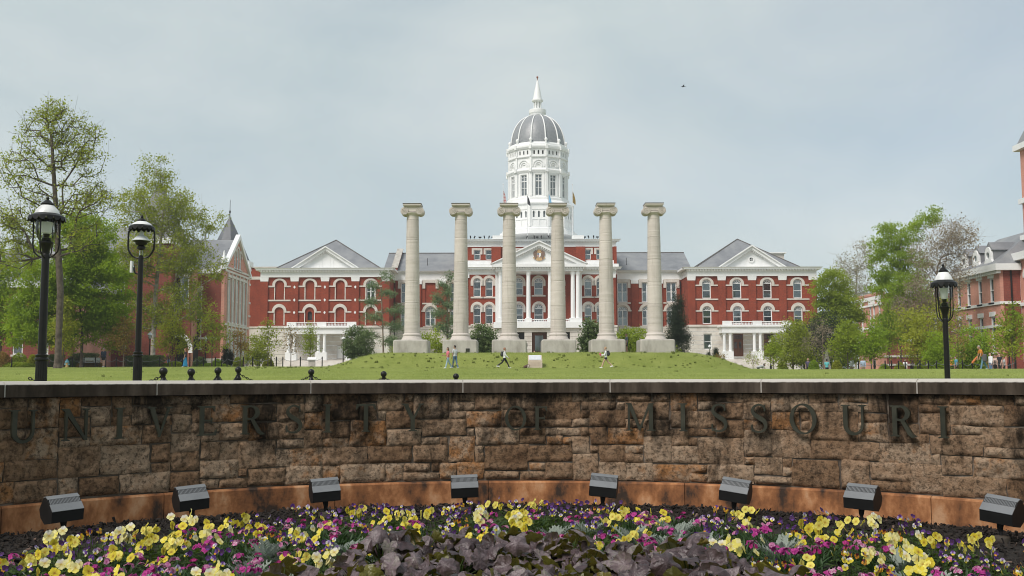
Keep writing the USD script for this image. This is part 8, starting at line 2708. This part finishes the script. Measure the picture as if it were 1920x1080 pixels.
BLK, WHT_ = ("cloth_black", (.012, .012, .014)), ("cloth_white", (.70, .71, .72))
person("woman in a pink top and light jeans walking left before the second column", 840, 79.6, 205, 1.64, "tan", "brown", True, ("cloth_pink", (.62, .14, .19)), "short", ("cloth_light_jeans", (.33, .45, .56)), stride=.32, female=True, arm_l=(.25, .3), arm_r=(.3, 1.2))
person("man in a pale grey shirt and jeans walking beside the woman in pink", 853, 79.9, 140, 1.78, "tan", "black", False, ("cloth_pale_grey", (.55, .57, .60)), "short", ("cloth_jeans", (.09, .16, .26)), shoes=("cloth_shoe_grey", (.35, .38, .42)), stride=.2)
P = person("woman in a white hoodie and black leggings striding right before the third column", 946, 79.7, 5, 1.66, "fair", "red", False, WHT_, "long", BLK, stride=.55, female=True, arm_l=(-.2, .3), arm_r=(.35, .5))
pack(P, "black backpack worn by the woman in the white hoodie")
P = person("woman in a white top and black shorts striding left before the fifth column", 1136, 79.6, 178, 1.68, "fair", "blond", False, WHT_, "long", BLK, "hot", stride=.48, female=True, arm_l=(.35, 1.2), arm_r=(.2, 1.1))
pack(P, "black backpack worn by the woman in black shorts")
w = P["A"]["l"][2]
tt = thing("pink_pouch", "bright pink pouch held by the woman in black shorts", "pouch", P["loc"])
part(tt, "pouch", P["place"]([P["hl"]((w + P["fr"] * .08, .07), (w + P["fr"] * .12 + np.array([0, 0, .10]), .06))]), cloth("cloth_hot_pink", (.60, .08, .16)), 40)
person("man in a slate shirt and dark shorts standing beside the fifth column's pedestal", 1175.5, 89.6, 190, 1.72, "tan", "brown", False, ("cloth_slate", (.10, .13, .16)), "short", ("cloth_dark", (.03, .032, .038)), "short", shoes=BLK)
person("person in a long black gown half hidden by the third column's pedestal", 986, 90.2, 250, 1.15, "fair", "black", True, BLK, "long", BLK, "skirt", BLK, female=True)
person("person in white seen over the mound above the stone marker", 1003, 112, 200, 1.70, "fair", "black", False, WHT_, "short", ("cloth_tan", (.40, .30, .20)))
person("man in a navy jersey and black shorts on the left walk, facing the viewer", 193.5, 95.6, 272, 1.76, "fair", "grey", False, ("cloth_navy", (.018, .030, .060)), "long", BLK, "short", stride=.15)
person("woman in a dark top and long bright blue trousers walking left on the lawn edge", 347, 92.4, 195, 1.68, "fair", "red", True, ("cloth_plum", (.06, .035, .04)), "short", ("cloth_bright_blue", (.02, .24, .46)), "skirt", stride=.18, female=True)
person("person in a dark red top and jeans behind the pale green bush", 315.5, 116, 300, 1.62, "tan", "brown", True, ("cloth_wine", (.10, .025, .03)), "long")
person("person in a blue grey jacket standing by the rust green young tree", 463.5, 117, 250, 1.72, "tan", "black", False, ("cloth_blue_grey", (.13, .15, .22)), "long", ("cloth_pale_trousers", (.38, .36, .35)))
person("person in grey bending down at the mound's right foot", 1421, 94.5, 10, 1.70, "fair", "black", True, ("cloth_grey", (.40, .41, .42)), "short", ("cloth_dark", (.03, .032, .038)), lean=1.25, knee=.9, arm_l=(.5, .3), arm_r=(.6, .2), female=True)
person("person in a dark purple top and black shorts before the bare young tree", 1515.5, 97, 250, 1.72, "fair", "blond", False, ("cloth_purple", (.06, .05, .10)), "short", BLK, "short", stride=.12)
person("person in an aqua shirt seen from behind before the stone obelisk", 1550.5, 96, 90, 1.60, "tan", "black", False, ("cloth_aqua", (.12, .48, .50)), "short", BLK, "short")
person("person in a loose white shirt left of the rose brick block", 1597.5, 94, 200, 1.72, "fair", "grey", False, WHT_, "long", ("cloth_tan", (.40, .30, .20)), "short")
person("person in a pale blue shirt before the rose brick block", 1618.5, 96, 240, 1.74, "fair", "grey", False, ("cloth_pale_blue", (.40, .50, .62)), "long", ("cloth_tan", (.40, .30, .20)), "short")
person("person in a pale pink shirt and black shorts by the rounded green young tree", 1640, 90.5, 180, 1.74, "fair", "brown", False, ("cloth_pale_pink", (.62, .48, .50)), "short", BLK, "short", stride=.1)
person("small person in white standing before the dark brick front", 1697.5, 104, 260, 1.70, "fair", "brown", True, WHT_, "short", ("cloth_pale_trousers", (.38, .36, .35)), female=True)
person("person in orange partly hidden behind the right lantern post", 1785, 93, 240, 1.74, "fair", "blond", False, ("cloth_orange", (.62, .22, .03)), "short", BLK, "short")
person("person in a bright blue shirt right of the right lantern post", 1793, 88, 180, 1.66, "fair", "brown", False, ("cloth_sky_blue", (.10, .36, .52)), "short", BLK, "short")
P = person("man in an orange shirt and jeans leaning forward as he walks left", 1844, 75.6, 180, 1.84, "tan", "grey", False, ("cloth_orange", (.62, .22, .03)), "short", ("cloth_blue_jeans", (.12, .24, .33)), shoes=("cloth_shoe_grey", (.35, .38, .42)), lean=.38, stride=.28, arm_l=(.25, .1), arm_r=(.15, .1))
w = P["A"]["r"][2]
tt = thing("orange_carrier", "long orange board carried low by the man in orange", "board", P["loc"])
part(tt, "board", P["place"]([P["hl"]((w + np.array([.02, -.05, .06]), .07), (w + np.array([.34, -.05, -.30]), .07), (w + np.array([.30, -.05, -.34]), .05))]), cloth("cloth_burnt_orange", (.50, .15, .04)), 40)
tt = thing("shoulder_bag", "dark grey bag hanging at the hip of the man in orange", "bag", P["loc"])
part(tt, "bag_body", P["place"]([P["hl"]((P["pel"] + np.array([-.10, .17, .12]), .08), (P["pel"] + np.array([.06, .17, .10]), .07), (P["pel"] + np.array([-.10, .17, -.26]), .09), (P["pel"] + np.array([.05, .17, -.24]), .08))]), cloth("cloth_charcoal", (.09, .09, .095)), 40)
part(tt, "strap", P["place"]([P["hl"]((P["pel"] + np.array([-.02, .16, .15]), .02), (P["shl"] + np.array([0, .08, .06]), .02))]), cloth("cloth_charcoal", (.09, .09, .095)), 40)
person("person in a white shirt and jeans behind the man in orange", 1858, 82.5, 190, 1.74, "fair", "brown", False, WHT_, "long")
person("person in a pale pinkish top between the white and the black shirts", 1866.5, 88, 230, 1.76, "fair", "brown", False, ("cloth_blush", (.55, .40, .36)), "short", BLK)
person("person in a black top carrying something white, right of the white shirt", 1875, 82, 200, 1.66, "fair", "brown", False, BLK, "short", BLK)
person("person in light grey behind the person in black at the right", 1883, 90, 160, 1.72, "tan", "black", False, ("cloth_pale_grey", (.55, .57, .60)), "short", BLK)
# ------------------------------------------------------------------ thin haze volume added to lift distant dark tones
usdkit.material(stage, "/World/Looks/added_haze", {"v": ("principled_volume", {"color": (0.93, 0.96, 1.0), "density": 0.00026, "anisotropy": 0.15})}, surface=None, volume="v.volume")
hz_ = MB().box(-2700, 2700, -110, 3200, -2.6, 70)
solo("haze", hz_, UsdShade.Material.Get(stage, "/World/Looks/added_haze"), "thin haze box added over the lawn and buildings to lift dark tones", "haze", kind="stuff")
